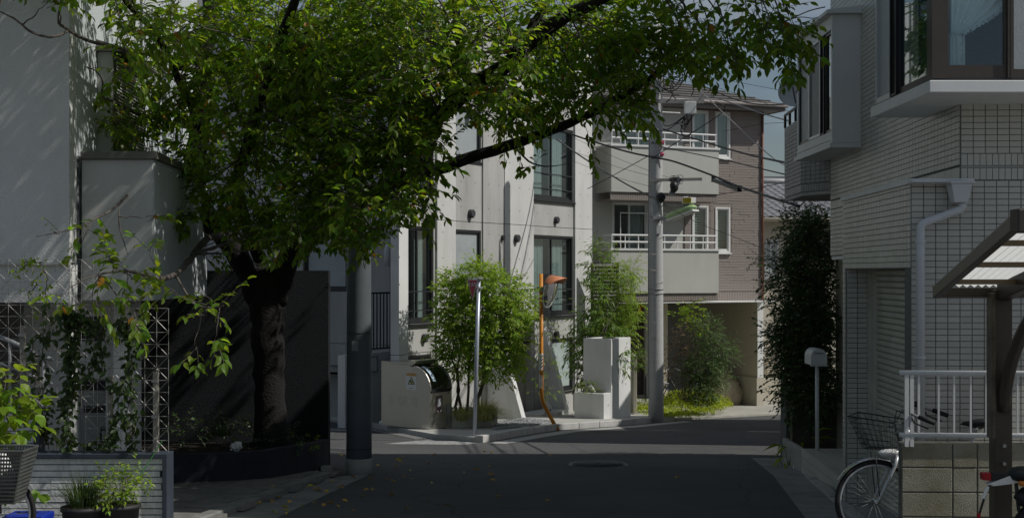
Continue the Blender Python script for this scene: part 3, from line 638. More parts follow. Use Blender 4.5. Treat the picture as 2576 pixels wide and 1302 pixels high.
# ================================================================ drain grating
dg = thing('drain_grating', 'steel drain grating along the foot of the concrete building', 'drain grating', G(1000,1086))
pa, pb = G(815,1049), G(1081,1103); d = (pb-pa); L = d.length; d.normalize(); q = V(-d.y, d.x, 0); pa, pb = pa-q*.17, pb-q*.17; mm = MB(); m2 = MB()
for s in (-.09, .09): mm.bar(pa+q*s+ZUP*.006, pb+q*s+ZUP*.006, .022, .02)
for i in range(int(L/.055)): m2.bar(pa+d*(i*.055)-q*.08+ZUP*.008, pa+d*(i*.055)+q*.08+ZUP*.008, .016, .014)
mm.build('frame', M_wire, dg); o = m2.build('grate_bars', M_wire, dg); o['kind'] = 'stuff'
m3 = MB(); m3.poly(pa-q*.09+ZUP*.002, pb-q*.09+ZUP*.002, pb+q*.09+ZUP*.002, pa+q*.09+ZUP*.002); m3.build('drain_shadow_gap', M_black, dg)
# ================================================================ stainless refuse box
bx = thing('refuse_box', 'stainless steel refuse box with curved clear lid standing at the corner', 'refuse box', G(1070,1085))
FB = Fr(P(1084,0,23.3), (.80,-.60)); H0 = gz(23.5)+.10; LB = 1.22; HB = 1.17; SB = .31       # u runs back-to-front (left to right), n towards the camera-left
prof = [(-LB,0), (-.02,0), (-.02,.70)] + [(-.02-.40*(1-math.cos(a)), .70+.42*math.sin(a)) for a in [i*math.pi/2/8 for i in range(1,9)]] + [(-.62,HB), (-LB,HB)]
def bp(u, n, z): return FB.p(u, n, H0+z)
mm = MB(); mm.prism([bp(u, 0, z) for u, z in prof], -FB.n*.02); mm.build('side_panel', M_steel, bx)
mm = MB(); mm.prism([bp(u, -SB*2, z) for u, z in prof], FB.n*.02); mm.build('side_panel', M_steel, bx)
mm = MB(); mm.hexa([bp(-.02,-.02,.0), bp(-.02,-2*SB+.02,.0), bp(-.05,-2*SB+.02,.0), bp(-.05,-.02,.0), bp(-.02,-.02,.66), bp(-.02,-2*SB+.02,.66), bp(-.05,-2*SB+.02,.66), bp(-.05,-.02,.66)]); fp = mm.build('front_panel', M_steel, bx)
mm = MB(); mm.hexa([bp(-.01,-.02,.66), bp(-.01,-2*SB+.02,.66), bp(-.06,-2*SB+.02,.66), bp(-.06,-.02,.66), bp(-.012,-.02,.72), bp(-.012,-2*SB+.02,.72), bp(-.06,-2*SB+.02,.72), bp(-.06,-.02,.72)]); mm.build('gasket_strip', M_black, bx)
M_lid = glassmat('smoked_lid', (.6,.63,.6), .2, .9, .12)
mm = MB(); ar = [(-.03-.40*(1-math.cos(a)), .70+.43*math.sin(a)) for a in [i*math.pi/2/8 for i in range(0,9)]]
for (u1_, z1_), (u2_, z2_) in zip(ar, ar[1:]): mm.poly(bp(u1_,-.03,z1_), bp(u1_,-2*SB+.03,z1_), bp(u2_,-2*SB+.03,z2_), bp(u2_,-.03,z2_))
lid = mm.build('curved_lid', M_lid, bx, True)
mm = MB(); mm.tube([bp(-.0,-.20,.74), bp(.05,-.21,.77), bp(.05,-.41,.77), bp(-.0,-.42,.74)], .014, 8); mm.build('handle', M_black, lid)
mm = MB()
for (u1_, z1_), (u2_, z2_) in zip(ar[2:7], ar[3:8]): mm.poly(bp(u1_+.006,-.12,z1_+.004), bp(u1_+.006,-.21,z1_+.004), bp(u2_+.006,-.21,z2_+.006), bp(u2_+.006,-.12,z2_+.006))
mm.build('notice_sticker', mat('pale_blue_sticker', (.42,.55,.66), .5, .25, 40), lid)
for n_ in (-.005, -2*SB-.005+.02):
    mm = MB(); mm.tube([bp(u+.012, n_-.01, z) for u, z in ar], .016, 6); mm.build('lid_rim', M_steel, lid)
mm = MB(); mm.hexa([bp(-LB,-.0,HB), bp(-.44,-.0,HB-.02), bp(-.44,-2*SB,HB-.02), bp(-LB,-2*SB,HB), bp(-LB,0,HB+.03), bp(-.42,0,HB+.02), bp(-.42,-2*SB,HB+.02), bp(-LB,-2*SB,HB+.03)][::1]); mm.build('top_panel', M_steel, bx)
mm = MB(); mm.hexa([bp(-.5,.01,HB+.02), bp(-.40,.01,HB+.01), bp(-.40,-2*SB-.01,HB+.01), bp(-.5,-2*SB-.01,HB+.02), bp(-.5,.01,HB+.07), bp(-.43,.01,HB+.06), bp(-.43,-2*SB-.01,HB+.06), bp(-.5,-2*SB-.01,HB+.07)]); mm.build('hinge_cover', M_steel, bx)
mm = MB(); mm.hexa([bp(-LB,-.02,.0), bp(-LB+.02,-.02,.0), bp(-LB+.02,-2*SB+.02,.0), bp(-LB,-2*SB+.02,.0), bp(-LB,-.02,HB), bp(-LB+.02,-.02,HB), bp(-LB+.02,-2*SB+.02,HB), bp(-LB,-2*SB+.02,HB)]); mm.build('back_panel', M_steel, bx)
mm = MB(); mm.prism([bp(-.016,-.16,.28), bp(-.016,-.34,.28), bp(-.016,-.34,.60), bp(-.016,-.16,.60)], FB.u*.006); dpn = mm.build('information_panel', mat('maroon_panel', (.11,.07,.075), .5, .2, 30), bx)
mm = MB(); mm.prism([bp(-.008,-.20,.40), bp(-.008,-.30,.40), bp(-.008,-.30,.55), bp(-.008,-.20,.55)], FB.u*.004); mm.build('notice_label', mat('pale_label', (.5,.52,.55), .5, .25, 60), dpn)
for nn in (-.205,-.295):
    mm = MB(); mm.disc(bp(-.008,nn,.32), FB.u, .022, 10); mm.build('symbol', MATS['pale_label'], dpn)
mm = MB(); mm.prism([bp(-.014,-.46,.05), bp(-.014,-.57,.05), bp(-.014,-.57,.42), bp(-.014,-.46,.42)], FB.u*.004); mm.build('service_hatch', M_greyplastic, bx)
mm = MB(); mm.prism([bp(-.016,-.50,.62), bp(-.016,-.55,.62), bp(-.016,-.55,.64), bp(-.016,-.50,.64)], FB.u*.004); mm.build('maker_plate', M_black, bx)
# warning sticker: white card, orange header, yellow triangle with camera pictogram
def bs(u, z, n=.003): return bp(u, n, z)
mm = MB(); mm.prism([bs(-.60,.70), bs(-.34,.70), bs(-.34,1.02), bs(-.60,1.02)], FB.n*.003); stc = mm.build('warning_sticker', M_white, bx)
mm = MB(); mm.prism([bs(-.585,.955,.007), bs(-.355,.955,.007), bs(-.355,1.01,.007), bs(-.585,1.01,.007)], FB.n*.002); mm.build('header_bar', mat('faded_orange', (.55,.33,.10), .5, .15, 30), stc)
mm = MB(); mm.prism([bs(-.56,.80,.007), bs(-.38,.80,.007), bs(-.47,.945,.007)], FB.n*.002); mm.build('triangle_border', M_black, stc)
mm = MB(); mm.prism([bs(-.54,.81,.010), bs(-.40,.81,.010), bs(-.47,.925,.010)], FB.n*.002); mm.build('triangle', mat('pale_yellow', (.6,.58,.30), .5), stc)
mm = MB(); mm.prism([bs(-.505,.835,.013), bs(-.455,.862,.013), bs(-.465,.882,.013), bs(-.515,.855,.013)], FB.n*.002); mm.prism([bs(-.47,.82,.013), bs(-.44,.82,.013), bs(-.44,.85,.013), bs(-.46,.85,.013)], FB.n*.002); mm.build('camera_pictogram', M_black, stc)
mm = MB(); mm.prism([bs(-.52,.725,.007), bs(-.42,.725,.007), bs(-.42,.735,.007), bs(-.52,.735,.007)], FB.n*.002); mm.build('caption_line', M_greyplastic, stc)
mm = MB()
for cx_, w_ in ((-1.02,5),(-.80,9),(-.45,6)):
    for i in range(w_):
        for j in range(6):
            if (i*7+j*5) % 6 == 0: continue
            mm.disc(bp(cx_+i*.026, .002, .42+j*.028), FB.n, .005, 5)
o = mm.build('perforations', M_black, bx); o['kind'] = 'stuff'
for n_ in (-.12,-.5):
    mm = MB(); mm.hexa([bp(-LB+.1,n_-.1,-.12), bp(-.02,n_-.1,-.12), bp(-.02,n_+.06,-.12), bp(-LB+.1,n_+.06,-.12), bp(-LB+.1,n_-.1,-.003), bp(-.02,n_-.1,-.003), bp(-.02,n_+.06,-.003), bp(-LB+.1,n_+.06,-.003)]); mm.build('concrete_footing', M_kerb, bx)
# white plastic bag by the box
mm = MB(); c = G(982,1080)+ZUP*.10; mm.blob(c, .20, .14, .10, .28, 14, 8, 3); mm.blob(c+V(-.05,0,.12), .08, .07, .12, .35, 10, 7, 4)
tag(mm.build('plastic_bag', M_white, None, True), 'crumpled white plastic bag at the foot of the steel refuse box', 'plastic bag')
# ================================================================ brown-sided house
UR = 5.3; FS = Fr((6.72-.93*UR, 34.3-.37*UR), (.93,.37)); US = lambda px, n=0: FS.ray(px, HY, n)[0]
bh = thing('brown_house', 'three-storey house with brown siding and cream balconies behind the utility pole', 'house', GX(4.2,33.3))
zsof, zev = .78, 5.80; uS = US(1722)
wb = {'r2': rect(FS,1799,1836,(521,521),(636,636)), 'l2': rect(FS,1741,1781,(517,518),(636,636)), 'r3': rect(FS,1799,1836,(281,283),(399,399)), 'l3': rect(FS,1741,1781,(277,279),(399,399)),
      'door2': rect(FS,1541,1634,(507,507),(655,655)), 'door3': rect(FS,1560,1655,(262,262),(410,410))}
MB().wall(FS, uS, UR, zsof+.24, zev, [wb[k] for k in ('r2','l2','r3','l3')], 0, .2).build('siding_wall', M_siding, bh)
# horizontal siding courses, each a little proud
cs = MB(); z = zsof+.25; rn = random.Random(4); zz_ = []
while z < zev-.05:
    u = uS
    while u < UR-.01:
        w = rn.choice((.45,.6,.9,.75)); w = min(w, UR-u); t = rn.choice((.006,.010,.014))
        if not any(h[0]-.05 < u+w and h[1]+.05 > u and h[2]-.05 < z+.066 and h[3]+.05 > z for h in [wb[k] for k in ('r2','l2','r3','l3')]):
            zz_.append((u, w, z, t))
        else:                                        # cut round the openings
            for h in [wb[k] for k in ('r2','l2','r3','l3')]:
                pass
            for a, b in ((uS, wb['l2'][0]-.06), (wb['l2'][1]+.06, wb['r2'][0]-.06), (wb['r2'][1]+.06, UR)):
                x0, x1 = max(u, a), min(u+w, b)
                if x1-x0 > .04: zz_.append((x0, x1-x0, z, t))
        u += w
    z += .07
sd_me = MB(); 
for (u, w, z, t) in zz_: sd_me.fbox(FS, u+.002, u+w-.002, .0, t, z+.004, z+.066)
o = sd_me.build('siding_boards', M_siding, bh); o['kind'] = 'stuff'
def vband(F, u0, u1, n, z0, z1, parent):
    mm = MB(); u = u0
    while u < u1-.02: mm.fbox(F, u, min(u+.042, u1), n-.03, n, z0, z1); u += .05
    mm.fbox(F, u0, u1, n-.05, n-.031, z0, z1); o = mm.build('grooved_band', M_siding, parent); o['kind'] = 'stuff'
vband(FS, uS, UR, .01, zsof, zsof+.23, bh)
MB().wall(FS, -.4, uS-.003, zsof-.02, zev, [wb['door2'], wb['door3']], -.02, .2).build('rendered_wall', M_balc, bh)
sh = MB(); hb = zev
for p, q in (((UR,-.2),(UR,-7)), ((UR,-7),(-.4,-7)), ((-.4,-7),(-.4,-.2))): sh.poly(FS.p(*p, zsof), FS.p(*q, zsof), FS.p(*q, hb), FS.p(*p, hb))
sh.poly(FS.p(-.4,-.2,zsof), FS.p(UR,-.2,zsof), FS.p(UR,-7,zsof), FS.p(-.4,-7,zsof)); sh.poly(FS.p(-.4,-.2,zsof+2.5), FS.p(UR,-.2,zsof+2.5), FS.p(UR,-7,zsof+2.5), FS.p(-.4,-7,zsof+2.5)); sh.build('outer_shell', M_siding, bh)
M_blind = mat('window_blind', (.42,.46,.45), .7, .1, 60, .2, 60, stretch=(.2,.2,18))
for k in ('r2','l2','r3','l3'):
    w = window(bh, FS, wb[k], .02, M_white, .045, .06, 1, M_glass, curt=((0,1),) if k[1] == '3' else (), sill=.05)
    if k[1] == '2':
        u0, u1, z0, z1 = wb[k]; n = 16
        for i in range(n):
            zz = z0+.07+(z1-z0-.14)*i/n; mm = MB(); mm.poly(FS.p(u0+.06,-.11,zz), FS.p(u1-.06,-.11,zz), FS.p(u1-.06,-.15,zz+.05), FS.p(u0+.06,-.15,zz+.05)); mm.build('blind_slat', M_blind, w)
for k in ('door2','door3'): window(bh, FS, wb[k], -.05, M_white, .05, .07, 2, M_glass, curt=((0,1),) if k == 'door3' else ((.5,1),))
for k, yt, yb in (('2',629,737),('3',371,485)):
    u0, u1, z0, z1 = rect(FS, 1538, 1808, (yt,yt+2), (yb,yb), .9)
    mm = MB(); mm.wall(FS, u0, u1, z0, z1, (), .9, .1); mm.fbox(FS, u0, u0+.1, 0.01, .8, z0, z1); mm.fbox(FS, u1-.1, u1, .03, .8, z0, z1); bo = mm.build('balcony', M_balc, bh, False, .008)
    mm = MB(); mm.fbox(FS, u0-.03, u1+.03, .78, .93, z1, z1+.05); mm.fbox(FS, u0-.03, u0+.12, .03, .78, z1, z1+.05); mm.fbox(FS, u1-.12, u1+.03, .03, .78, z1, z1+.05); mm.build('coping', M_white, bo)
    mm = MB(); mm.fbox(FS, u0+.1, u1-.1, .015, .8, z0+.002, z0+.12); mm.build('balcony_floor', M_concd, bo)
    for zz in (.16, .33):
        mm = MB(); mm.tube([FS.p(u0+.03,.1,z1+.05+zz), FS.p(u0+.03,.86,z1+.05+zz), FS.p(u1-.05,.86,z1+.05+zz)], .022, 8); mm.build('handrail', M_white, bo)
    for i in range(9):
        u = u0+.03+(u1-u0-.1)*i/8; mm = MB(); mm.cyl(FS.p(u,.86,z1+.04), FS.p(u,.86,z1+.38), .016, n=6); mm.build('rail_post', M_white, bo)
    mm = MB(); mm.tube([FS.p(u0+.45,.5,z1+.05), FS.p(u0+.45,.5,z1+.95), FS.p(u1-.9,.5,z1+.95)], .015, 6); mm.build('laundry_pole', M_white, bo)
    vband(FS, u0+(.15 if k == '2' else 0), u1+.004, .86, z0-.20, z0-.004, bh)
    mm = MB(); mm.fbox(FS, u0, u1, .02, .80, z0-.20, z0-.18); mm.build('balcony_soffit', M_white if k == '2' else M_siding, bh)
# roof
rf = MB(); e0, e1, eo = -.8, UR+.42, .45; ze = zev+.02; 
def rq(u, n, z): return FS.p(u, n, z)
R4 = [(e0,eo),(e1,eo),(e1,-7.4),(e0,-7.4)]; rid = [(e0+2.5,-3.4,ze+1.5),(e1-3.2,-3.4,ze+1.5)]
rf.poly(rq(*R4[0],ze+.16), rq(*R4[1],ze+.16), rq(*rid[1]), rq(*rid[0])); rf.poly(rq(*R4[1],ze+.16), rq(*R4[2],ze+.16), rq(*rid[1])); rf.poly(rq(*R4[2],ze+.16), rq(*R4[3],ze+.16), rq(*rid[0]), rq(*rid[1])); rf.poly(rq(*R4[3],ze+.16), rq(*R4[0],ze+.16), rq(*rid[0]))
ro = rf.build('roof', M_roofs, bh)
for i in range(12):
    t0 = i/12; a = Vector(rq(*R4[0],ze+.165)).lerp(Vector(rq(*rid[0])), t0); b = Vector(rq(*R4[1],ze+.165)).lerp(Vector(rq(*rid[1])), t0)
    mm = MB(); mm.bar(a+ZUP*.01, b+ZUP*.01, .06, .02); mm.build('shingle_course', M_roofs, ro)
mm = MB(); mm.fbox(FS, e0, e1, eo-.03, eo, ze-.02, ze+.15); mm.fbox(FS, e1-.03, e1, -7.4, eo-.03, ze-.02, ze+.15); mm.build('fascia', mat('fascia_brown', (.17,.15,.14), .6, .1, 5), ro)
mm = MB(); mm.fbox(FS, e0, e1-.03, -7.4, eo-.03, ze, ze+.03); mm.build('eave_soffit', M_siding, ro)
mm = MB(); mm.tube([rq(e0,eo+.05,ze+.12), rq(e1+.03,eo+.05,ze+.11)], .05, 8); mm.build('rain_gutter', mat('gutter_brown', (.22,.2,.19), .5, .1, 4), ro, True)
mm = MB(); mm.tube([FS.p(UR-.03,.05,zev), FS.p(UR-.03,.05,zsof)], .03, 8); mm.build('downpipe', mat('rust_pipe', (.2,.09,.06), .6), bh, True)
# carport level
g34 = gz(34)-.3
mm = MB(); mm.fbox(FS, UR-.16, UR, -5.2, .0, g34, zsof-.006); mm.build('carport_side_wall', M_tanw, bh)
mm = MB(); mm.fbox(FS, UR-.20, UR+.03, -5.2, .03, g34, FS.ray(1912,949)[1]); mm.build('plinth', M_cream, bh)
mm = MB(); mm.fbox(FS, UR-.17, UR+.012, .0, .02, FS.ray(1912,949)[1]+.004, zsof-.008); mm.build('corner_pillar_face', M_white, bh)
mm = MB(); mm.fbox(FS, 2.4, 2.5, -3.3, -1.2, g34, zsof-.004); mm.build('carport_back_wall', M_balc, bh)
mm = MB(); mm.fbox(FS, -.4, 2.4, -1.4, -1.3, g34, zsof-.004); mm.build('porch_back_wall', mat('dark_brown_wall', (.07,.055,.05), .8, .2, 5), bh)
mm = MB(); mm.fbox(FS, .55, 1.45, -1.3, -1.25, g34+.6, zsof-.35); do_ = mm.build('front_door', mat('door_black', (.02,.018,.018), .5), bh)
mm = MB(); mm.fbox(FS, 1.36, 1.40, -1.25, -1.19, g34+1.4, g34+1.8); mm.build('handle', M_alu, do_)
mm = MB(); mm.fbox(FS, 2.15, 2.45, -.35, -.05, g34, zsof-.004); mm.build('porch_post', M_tanw, bh)
mm = MB(); mm.fbox(FS, -.4, 2.6, -1.3, .5, g34, g34+.62); mm.build('porch_step', M_slab, bh)
mm = MB(); mm.fbox(FS, -.4, UR, -.19, .85, zsof-.03, zsof-.004); mm.build('porch_ceiling', M_white, bh)
mm = MB(); hr = [FS.p(1.55,.45,g34+.35), FS.p(1.55,.45,g34+1.25), FS.p(2.35,-.3,g34+1.75), FS.p(2.35,-.3,g34+.7)]
mm.tube(hr, .022, 6); mm.cyl(FS.p(1.95,.08,g34+.45), FS.p(1.95,.08,g34+1.48), .018, n=6); mm.build('porch_handrail', M_black, bh)
# red lantern strip seen under the porch
mm = MB(); c = P(1610,770,33.5); mm.tube([c+V(0,0,.14), c+V(0,0,.10), c-V(0,0,.14), c-V(0,0,.18)], [.03,.06,.06,.03], 10); tag(mm.build('red_lantern', mat('lantern_red', (.5,.05,.02), .6), None, True), 'small red lantern hanging in the dark porch', 'lantern')
# covered thing in the carport
mm = MB(); c = P(1812,985,35.0); mm.blob(c+V(0,0,.0), .52, .6, .62, .13, 12, 8, 8); mm.blob(c+V(.15,.1,-.15), .55, .6, .42, .1, 12, 8, 9)
tag(mm.build('covered_motorbike', M_tarp, None, True), 'tan sheet draped over a lumpy load in the carport', 'covered load')
# ================================================================ cream house with tiled roof beyond
FY = Fr(P(1915,0,38.0), (.96,.28)); yh = thing('cream_house', 'cream house with grey tiled roof seen past the brown house', 'house', GX(8.3,38.5))
zy = 3.1
wy = rect(FY,1923,1958,(602,602),(700,700)); MB().wall(FY, -.6, 5, gz(39)-.3, zy, [wy], 0, .2).build('wall', M_cream, yh)
mm = MB(); mm.poly(FY.p(-.6,-.2,-3), FY.p(-.6,-6,-3), FY.p(-.6,-6,zy), FY.p(-.6,-.2,zy)); mm.poly(FY.p(5,-.2,-3), FY.p(5,-6,-3), FY.p(5,-6,zy), FY.p(5,-.2,zy)); mm.poly(FY.p(5,-6,-3), FY.p(-.6,-6,-3), FY.p(-.6,-6,zy), FY.p(5,-6,zy)); mm.build('outer_shell', M_cream, yh)
window(yh, FY, wy, .02, M_alu, .05, .06, 2, M_frost, sill=.05)
mm = MB(); mm.fbox(FY, -.6, 5, .05, .12, -1.0, -.92); mm.fbox(FY, -.6, 5, .0, .25, gz(39)-.3, FY.ray(1945,949)[1]); mm.build('base_wall', M_cream, yh)
lr = rect(FY,1925,1975,(890,890),(942,942), .1); mm = MB(); mm.fbox(FY, lr[0], lr[1], .02, .08, lr[2], lr[3]); lw = mm.build('louvre_window', M_cream, yh)
for i in range(9):
    z = lr[2]+(i+.3)*(lr[3]-lr[2])/9; mm = MB(); mm.fbox(FY, lr[0]+.05, lr[1]-.05, .08, .11, z, z+.03); mm.build('slat', M_tanw, lw)
mm = MB(); sl0 = [FY.p(-.9,.5,zy-.02), FY.p(5.3,.5,zy-.02), FY.p(5.3,-3,zy+1.25), FY.p(-.9,-3,zy+1.25)]; mm.prism(sl0, (0,0,.05)); mm.poly(FY.p(-.9,-3,zy+1.3), FY.p(5.3,-3,zy+1.3), FY.p(5.3,-6.5,zy-.02), FY.p(-.9,-6.5,zy-.02)); rt_ = mm.build('roof', M_rooft, yh)
sv = (FY.p(0,-3,zy+1.25)-FY.p(0,.5,zy-.02)); SL = sv.length; sv.normalize(); nv = FY.u.cross(sv).normalized()
tm_ = MB(); arc = [(-.14,.0),(-.10,.035),(-.04,.052),(.02,.04),(.07,.012),(.13,.008)]
for (x0,z0), (x1,z1) in zip(arc, arc[1:]):
    tm_.add([(x0,-.17,z0+.02),(x1,-.17,z1+.02),(x1,.15,z1),(x0,.15,z0),(x0,-.17,z0-.01),(x1,-.17,z1-.01)], [(0,1,2,3),(4,5,1,0)])
tme = tm_.mesh('roof_tile', M_rooft)
for r_ in range(12):
    for c_ in range(22):
        if c_ > 13 and r_ > 9: continue
        p = FY.p(-.75+c_*.275, .5, zy-.02) + sv*(.15+r_*.29) + nv*.055
        M = Matrix(((FY.u.x,sv.x,nv.x,p.x),(FY.u.y,sv.y,nv.y,p.y),(FY.u.z,sv.z,nv.z,p.z),(0,0,0,1))); inst('roof_tile', tme, M, rt_)
mm = MB(); mm.tube([FY.p(-.9,.55,zy-.03), FY.p(5.3,.55,zy-.03)], .06, 8); mm.build('rain_gutter', M_cream, rt_, True)
mm = MB(); mm.tube([FY.p(-.9,-3,zy+1.36), FY.p(5.3,-3,zy+1.36)], .11, 8); mm.build('ridge_cap', M_rooft, rt_, True)
# distant white building with blue panel
db = thing('distant_building', 'distant white building with a blue panel above the tiled roof', 'building', GX(12.6,62)); FD = Fr(P(1924,0,60), (1,.0)); dq = rect(FD,1928,1953,(458,458),(490,490))
MB().wall(FD, 0, 1.0, -3, FD.ray(1930,450)[1], [dq], 0, .2).build('wall', M_white, db); mm = MB(); mm.fbox(FD, 0, 4, -5, -.25, -3, FD.ray(1930,452)[1]); mm.build('core', M_white, db)
mm = MB(); mm.fbox(FD, dq[0], dq[1], -.1, -.05, dq[2], dq[3]); mm.build('blue_panel', M_bluesign, db)
mm = MB(); mm.fbox(FD, -.05, .9, -.3, .1, FD.ray(1930,449)[1], FD.ray(1930,444)[1]); mm.build('roof_edge', M_greyplastic, db)
# ================================================================ tiled house on the right
th_ = thing('tiled_house', 'ivory tiled house with projecting bay windows and roller shutter', 'house', GX(4.0,11.5))
FF = Fr((3.243,10.4), (1,-.044))                    # wall facing the camera
FM = Fr((3.865,15.5), (-.044,-1)); UM = 5.108       # upper street wall (u runs towards the camera)
FK = Fr((3.355,12.95), (-.044,-1)); UK = 2.55       # lower block street wall
uf = FF.ray(2417)[0]; zled = 2.253; gh = gz(11)-.3
mm = MB(); mm.wall(FF, uf, 7, 2.2, 7.0, (), 0, .2); mm.wall(FF, 0.0, 7, gh, 2.2, (), 0, .2); mm.build('front_wall', M_mortar, th_)
MB().wall(FM, 0, UM-.2, 1.72, 7.0, (), 0, .2).build('street_wall', M_mortar, th_)
MB().wall(FM, 0, UM-.2, gz(16)-.3, 1.70, [(1.3,2.35,-2,1.2)], -.25, .2).build('entrance_wall', M_mortar, th_)
mm = MB(); mm.fbox(FM, .02, 2.5, -.25, -.003, 1.68, 1.72); mm.build('entrance_soffit', M_white, th_)
shz = 1.555; su0, su1 = FK.ray(2131)[0], FK.ray(2288)[0]
MB().wall(FK, 0, UK, gh, zled-.01, [(su0, su1, gh-1, shz)], 0, .2).build('lower_block', M_mortar, th_)
mm = MB(); mm.fbox(FK, .0, su0, -.45, -.2, gh, zled-.02); mm.fbox(FK, su1, UK-.2, -.45, -.2, gh, zled-.02); mm.fbox(FK, su0, su1, -.45, -.2, shz, zled-.02); mm.build('garage_reveal', M_shutter, th_)
mm = MB(); mm.fbox(FK, -.02, UK+.03, -.5, .03, zled-.01, zled+.035); o = mm.build('ledge', M_white, th_, False, .005)
mm = MB(); mm.poly(FF.p(7,-.2,gh), FF.p(7,-5.3,gh), FF.p(7,-5.3,7), FF.p(7,-.2,7)); mm.poly(FM.p(0,-.2,gh), FM.p(0,-7,gh), FM.p(0,-7,7), FM.p(0,-.2,7)); mm.poly(FF.p(uf,0,6.99), FF.p(7,0,6.99), FF.p(7,-5.3,6.99), FM.p(0,0,6.99)); mm.build('outer_shell', M_cream, th_)
mm = MB(); mm.box(4.4,10.2,15.6,17.4,gz(17)-.3,6.9); mm.build('rear_wing', M_cream, th_)
# tiles
TW, TH, PU, PZ = .0955, .0462, .1, .05; tiles = []
def lay(F, u0, u1, z0, z1, holes=(), n0=0.0, soldier=False):
    pu, pz = (PZ, PU) if soldier else (PU, PZ); nu = int(round((u1-u0)/pu)); nz = int(round((z1-z0)/pz))
    for i in range(nu):
        for j in range(nz):
            u, z = u0+(i+.5)*(u1-u0)/nu, z0+(j+.5)*pz
            if any(h[0]-.03 < u < h[1]+.03 and h[2] < z < h[3] for h in holes): continue
            tiles.append((F, u, n0, z, soldier, (u1-u0)/nu/pu))
lay(FF, 0, 1.75, -.58, 2.27); lay(FF, uf, 1.75, 2.49, 2.94); lay(FF, uf, 1.75, 2.275, 2.375, soldier=True); lay(FF, uf, 1.75, 2.39, 2.49, soldier=True)
lay(FM, 0, UM, 2.40, 4.85); lay(FM, 0, UM, 2.285, 2.385, soldier=True); lay(FM, 0, 2.5, 1.73, 2.18); lay(FM, 0, UM, 2.18, 2.28)
lay(FK, 0, UK, shz+.01, 2.245); lay(FK, 0, UK, gz(12)-.1, shz, [(su0, su1, -3, shz)])
FJ = Fr(FK.p(su0,-.46,0), (-1,.044)); FJ = Fr(FK.p(su0, 0, 0), (1,-.044))      # far jamb, facing the camera
lay(FJ, .0, .2, gz(12.7)-.1, shz, n0=.001)
lay(FM, 0, 1.28, gz(15)-.1, 1.7, n0=-.25)
tv = np.array([(-.5,-.5,0),(.5,-.5,0),(.5,.5,0),(-.5,.5,0),(-.48,-.47,1),(.48,-.47,1),(.48,.47,1),(-.48,.47,1)]); tfq = [(0,1,5,4),(1,2,6,5),(2,3,7,6),(3,0,4,7),(4,5,6,7)]
def tile_layout(tiles, parent, material, nobj, name, thick=.009):
    rec = []
    for F, u, n0, z, so, sx in tiles:
        p = F.p(u, n0+.0005, z); w, h = (TH*sx, TW) if so else (TW*sx, TH)
        px, py = proj(p); facing = abs(F.n.y)/p.y if (12 < px < 2564 and 12 < py < 1290) else 0
        rec.append((facing, F, p, w, h))
    order = sorted(range(len(rec)), key=lambda i: -rec[i][0]); pick = set(order[:nobj])
    me = bpy.data.meshes.new(name); me.from_pydata([tuple(v) for v in tv], [], tfq); me.materials.append(material); mm = MB()
    for i, (fc, F, p, w, h) in enumerate(rec):
        if i in pick:
            M = Matrix(((F.u.x*w, 0, F.n.x*thick, p.x), (F.u.y*w, 0, F.n.y*thick, p.y), (0, h, 0, p.z), (0,0,0,1))); inst(name, me, M, parent)
        else: mm.add([p + F.u*(w*v[0]) + ZUP*(h*v[1]) + F.n*(thick*v[2]) for v in tv], tfq)
    o = mm.build(name+'_field', material, parent); o['kind'] = 'stuff'
tile_layout(tiles, th_, M_tile, 300, 'wall_tile')
mm = MB(); mm.fbox(FF, uf, 1.9, .0, .006, 2.376, 2.389); mm.build('grey_string_course', M_concd, th_)
# roller shutter
FKs = -.30; slz = gz(10.6)-.05; ns = 0; z = shz
shp = MB(); shp.fbox(FK, su0+.2-.18, su0+.03, FKs-.02, FKs+.05, gh, shz); shp.fbox(FK, su1-.02, su1+.02, FKs-.02, FKs+.05, gh, shz); so_ = shp.build('shutter_track', M_shutter, th_)
sm = MB(); A, B = su0+.03, su1-.02
pr = [(0,0),(.016,.006),(.022,.02),(.022,.044),(.014,.052),(0,.056)]
sm.add([FK.p(A, FKs+n, zz) for n, zz in pr]+[FK.p(B, FKs+n, zz) for n, zz in pr], [(i, i+6, i+7, i+1) for i in range(5)])
sme = sm.mesh('shutter_slat', M_shutter)
while z > gz(13)-.1:
    z -= .0575; inst('shutter_slat', sme, Matrix.Translation((0,0,z)), th_)
mm = MB(); mm.fbox(FK, A, B, FKs-.02, FKs-.005, gh, shz); mm.build('shutter_backing', M_black, th_)
# corner bay window
by = MB(); x0, y0, x1, y1 = 3.185, 9.7, 6.2, 11.27; zs0, zs1 = 2.886, 2.978
by.box(x0-.03, x1, y0-.03, 10.39, zs0, zs1); by.box(x0-.03, 3.63, 10.39, y1, zs0, zs1); bay = by.build('corner_bay_window', M_white, th_, False, .006)
by = MB(); by.box(x0-.03, x1, y0-.03, 10.39, 4.35, 4.45); by.box(x0-.03, 3.63, 10.39, y1, 4.35, 4.45); by.build('bay_roof', M_white, bay)
by = MB(); by.box(x0+.0, x1, y0+.0, y0+.05, zs1, zs1+.02); by.box(x0, x0+.05, y0+.05, y1-.01, zs1, zs1+.02); by.build('sill_track', M_alu_dark, bay)
FG = Fr((x0+.005, y1-.01), (0,-1)); FH = Fr((x0, y0+.005), (1,0))
gu = lambda px: FG.ray(px)[0]; hu = lambda px: FH.ray(px)[0]; zt_ = 4.35
by = MB(); by.box(x0-.002, x0+.12, y0-.002, y0+.12, zs1+.02, zt_-.002); by.build('corner_post', M_bronze, bay)
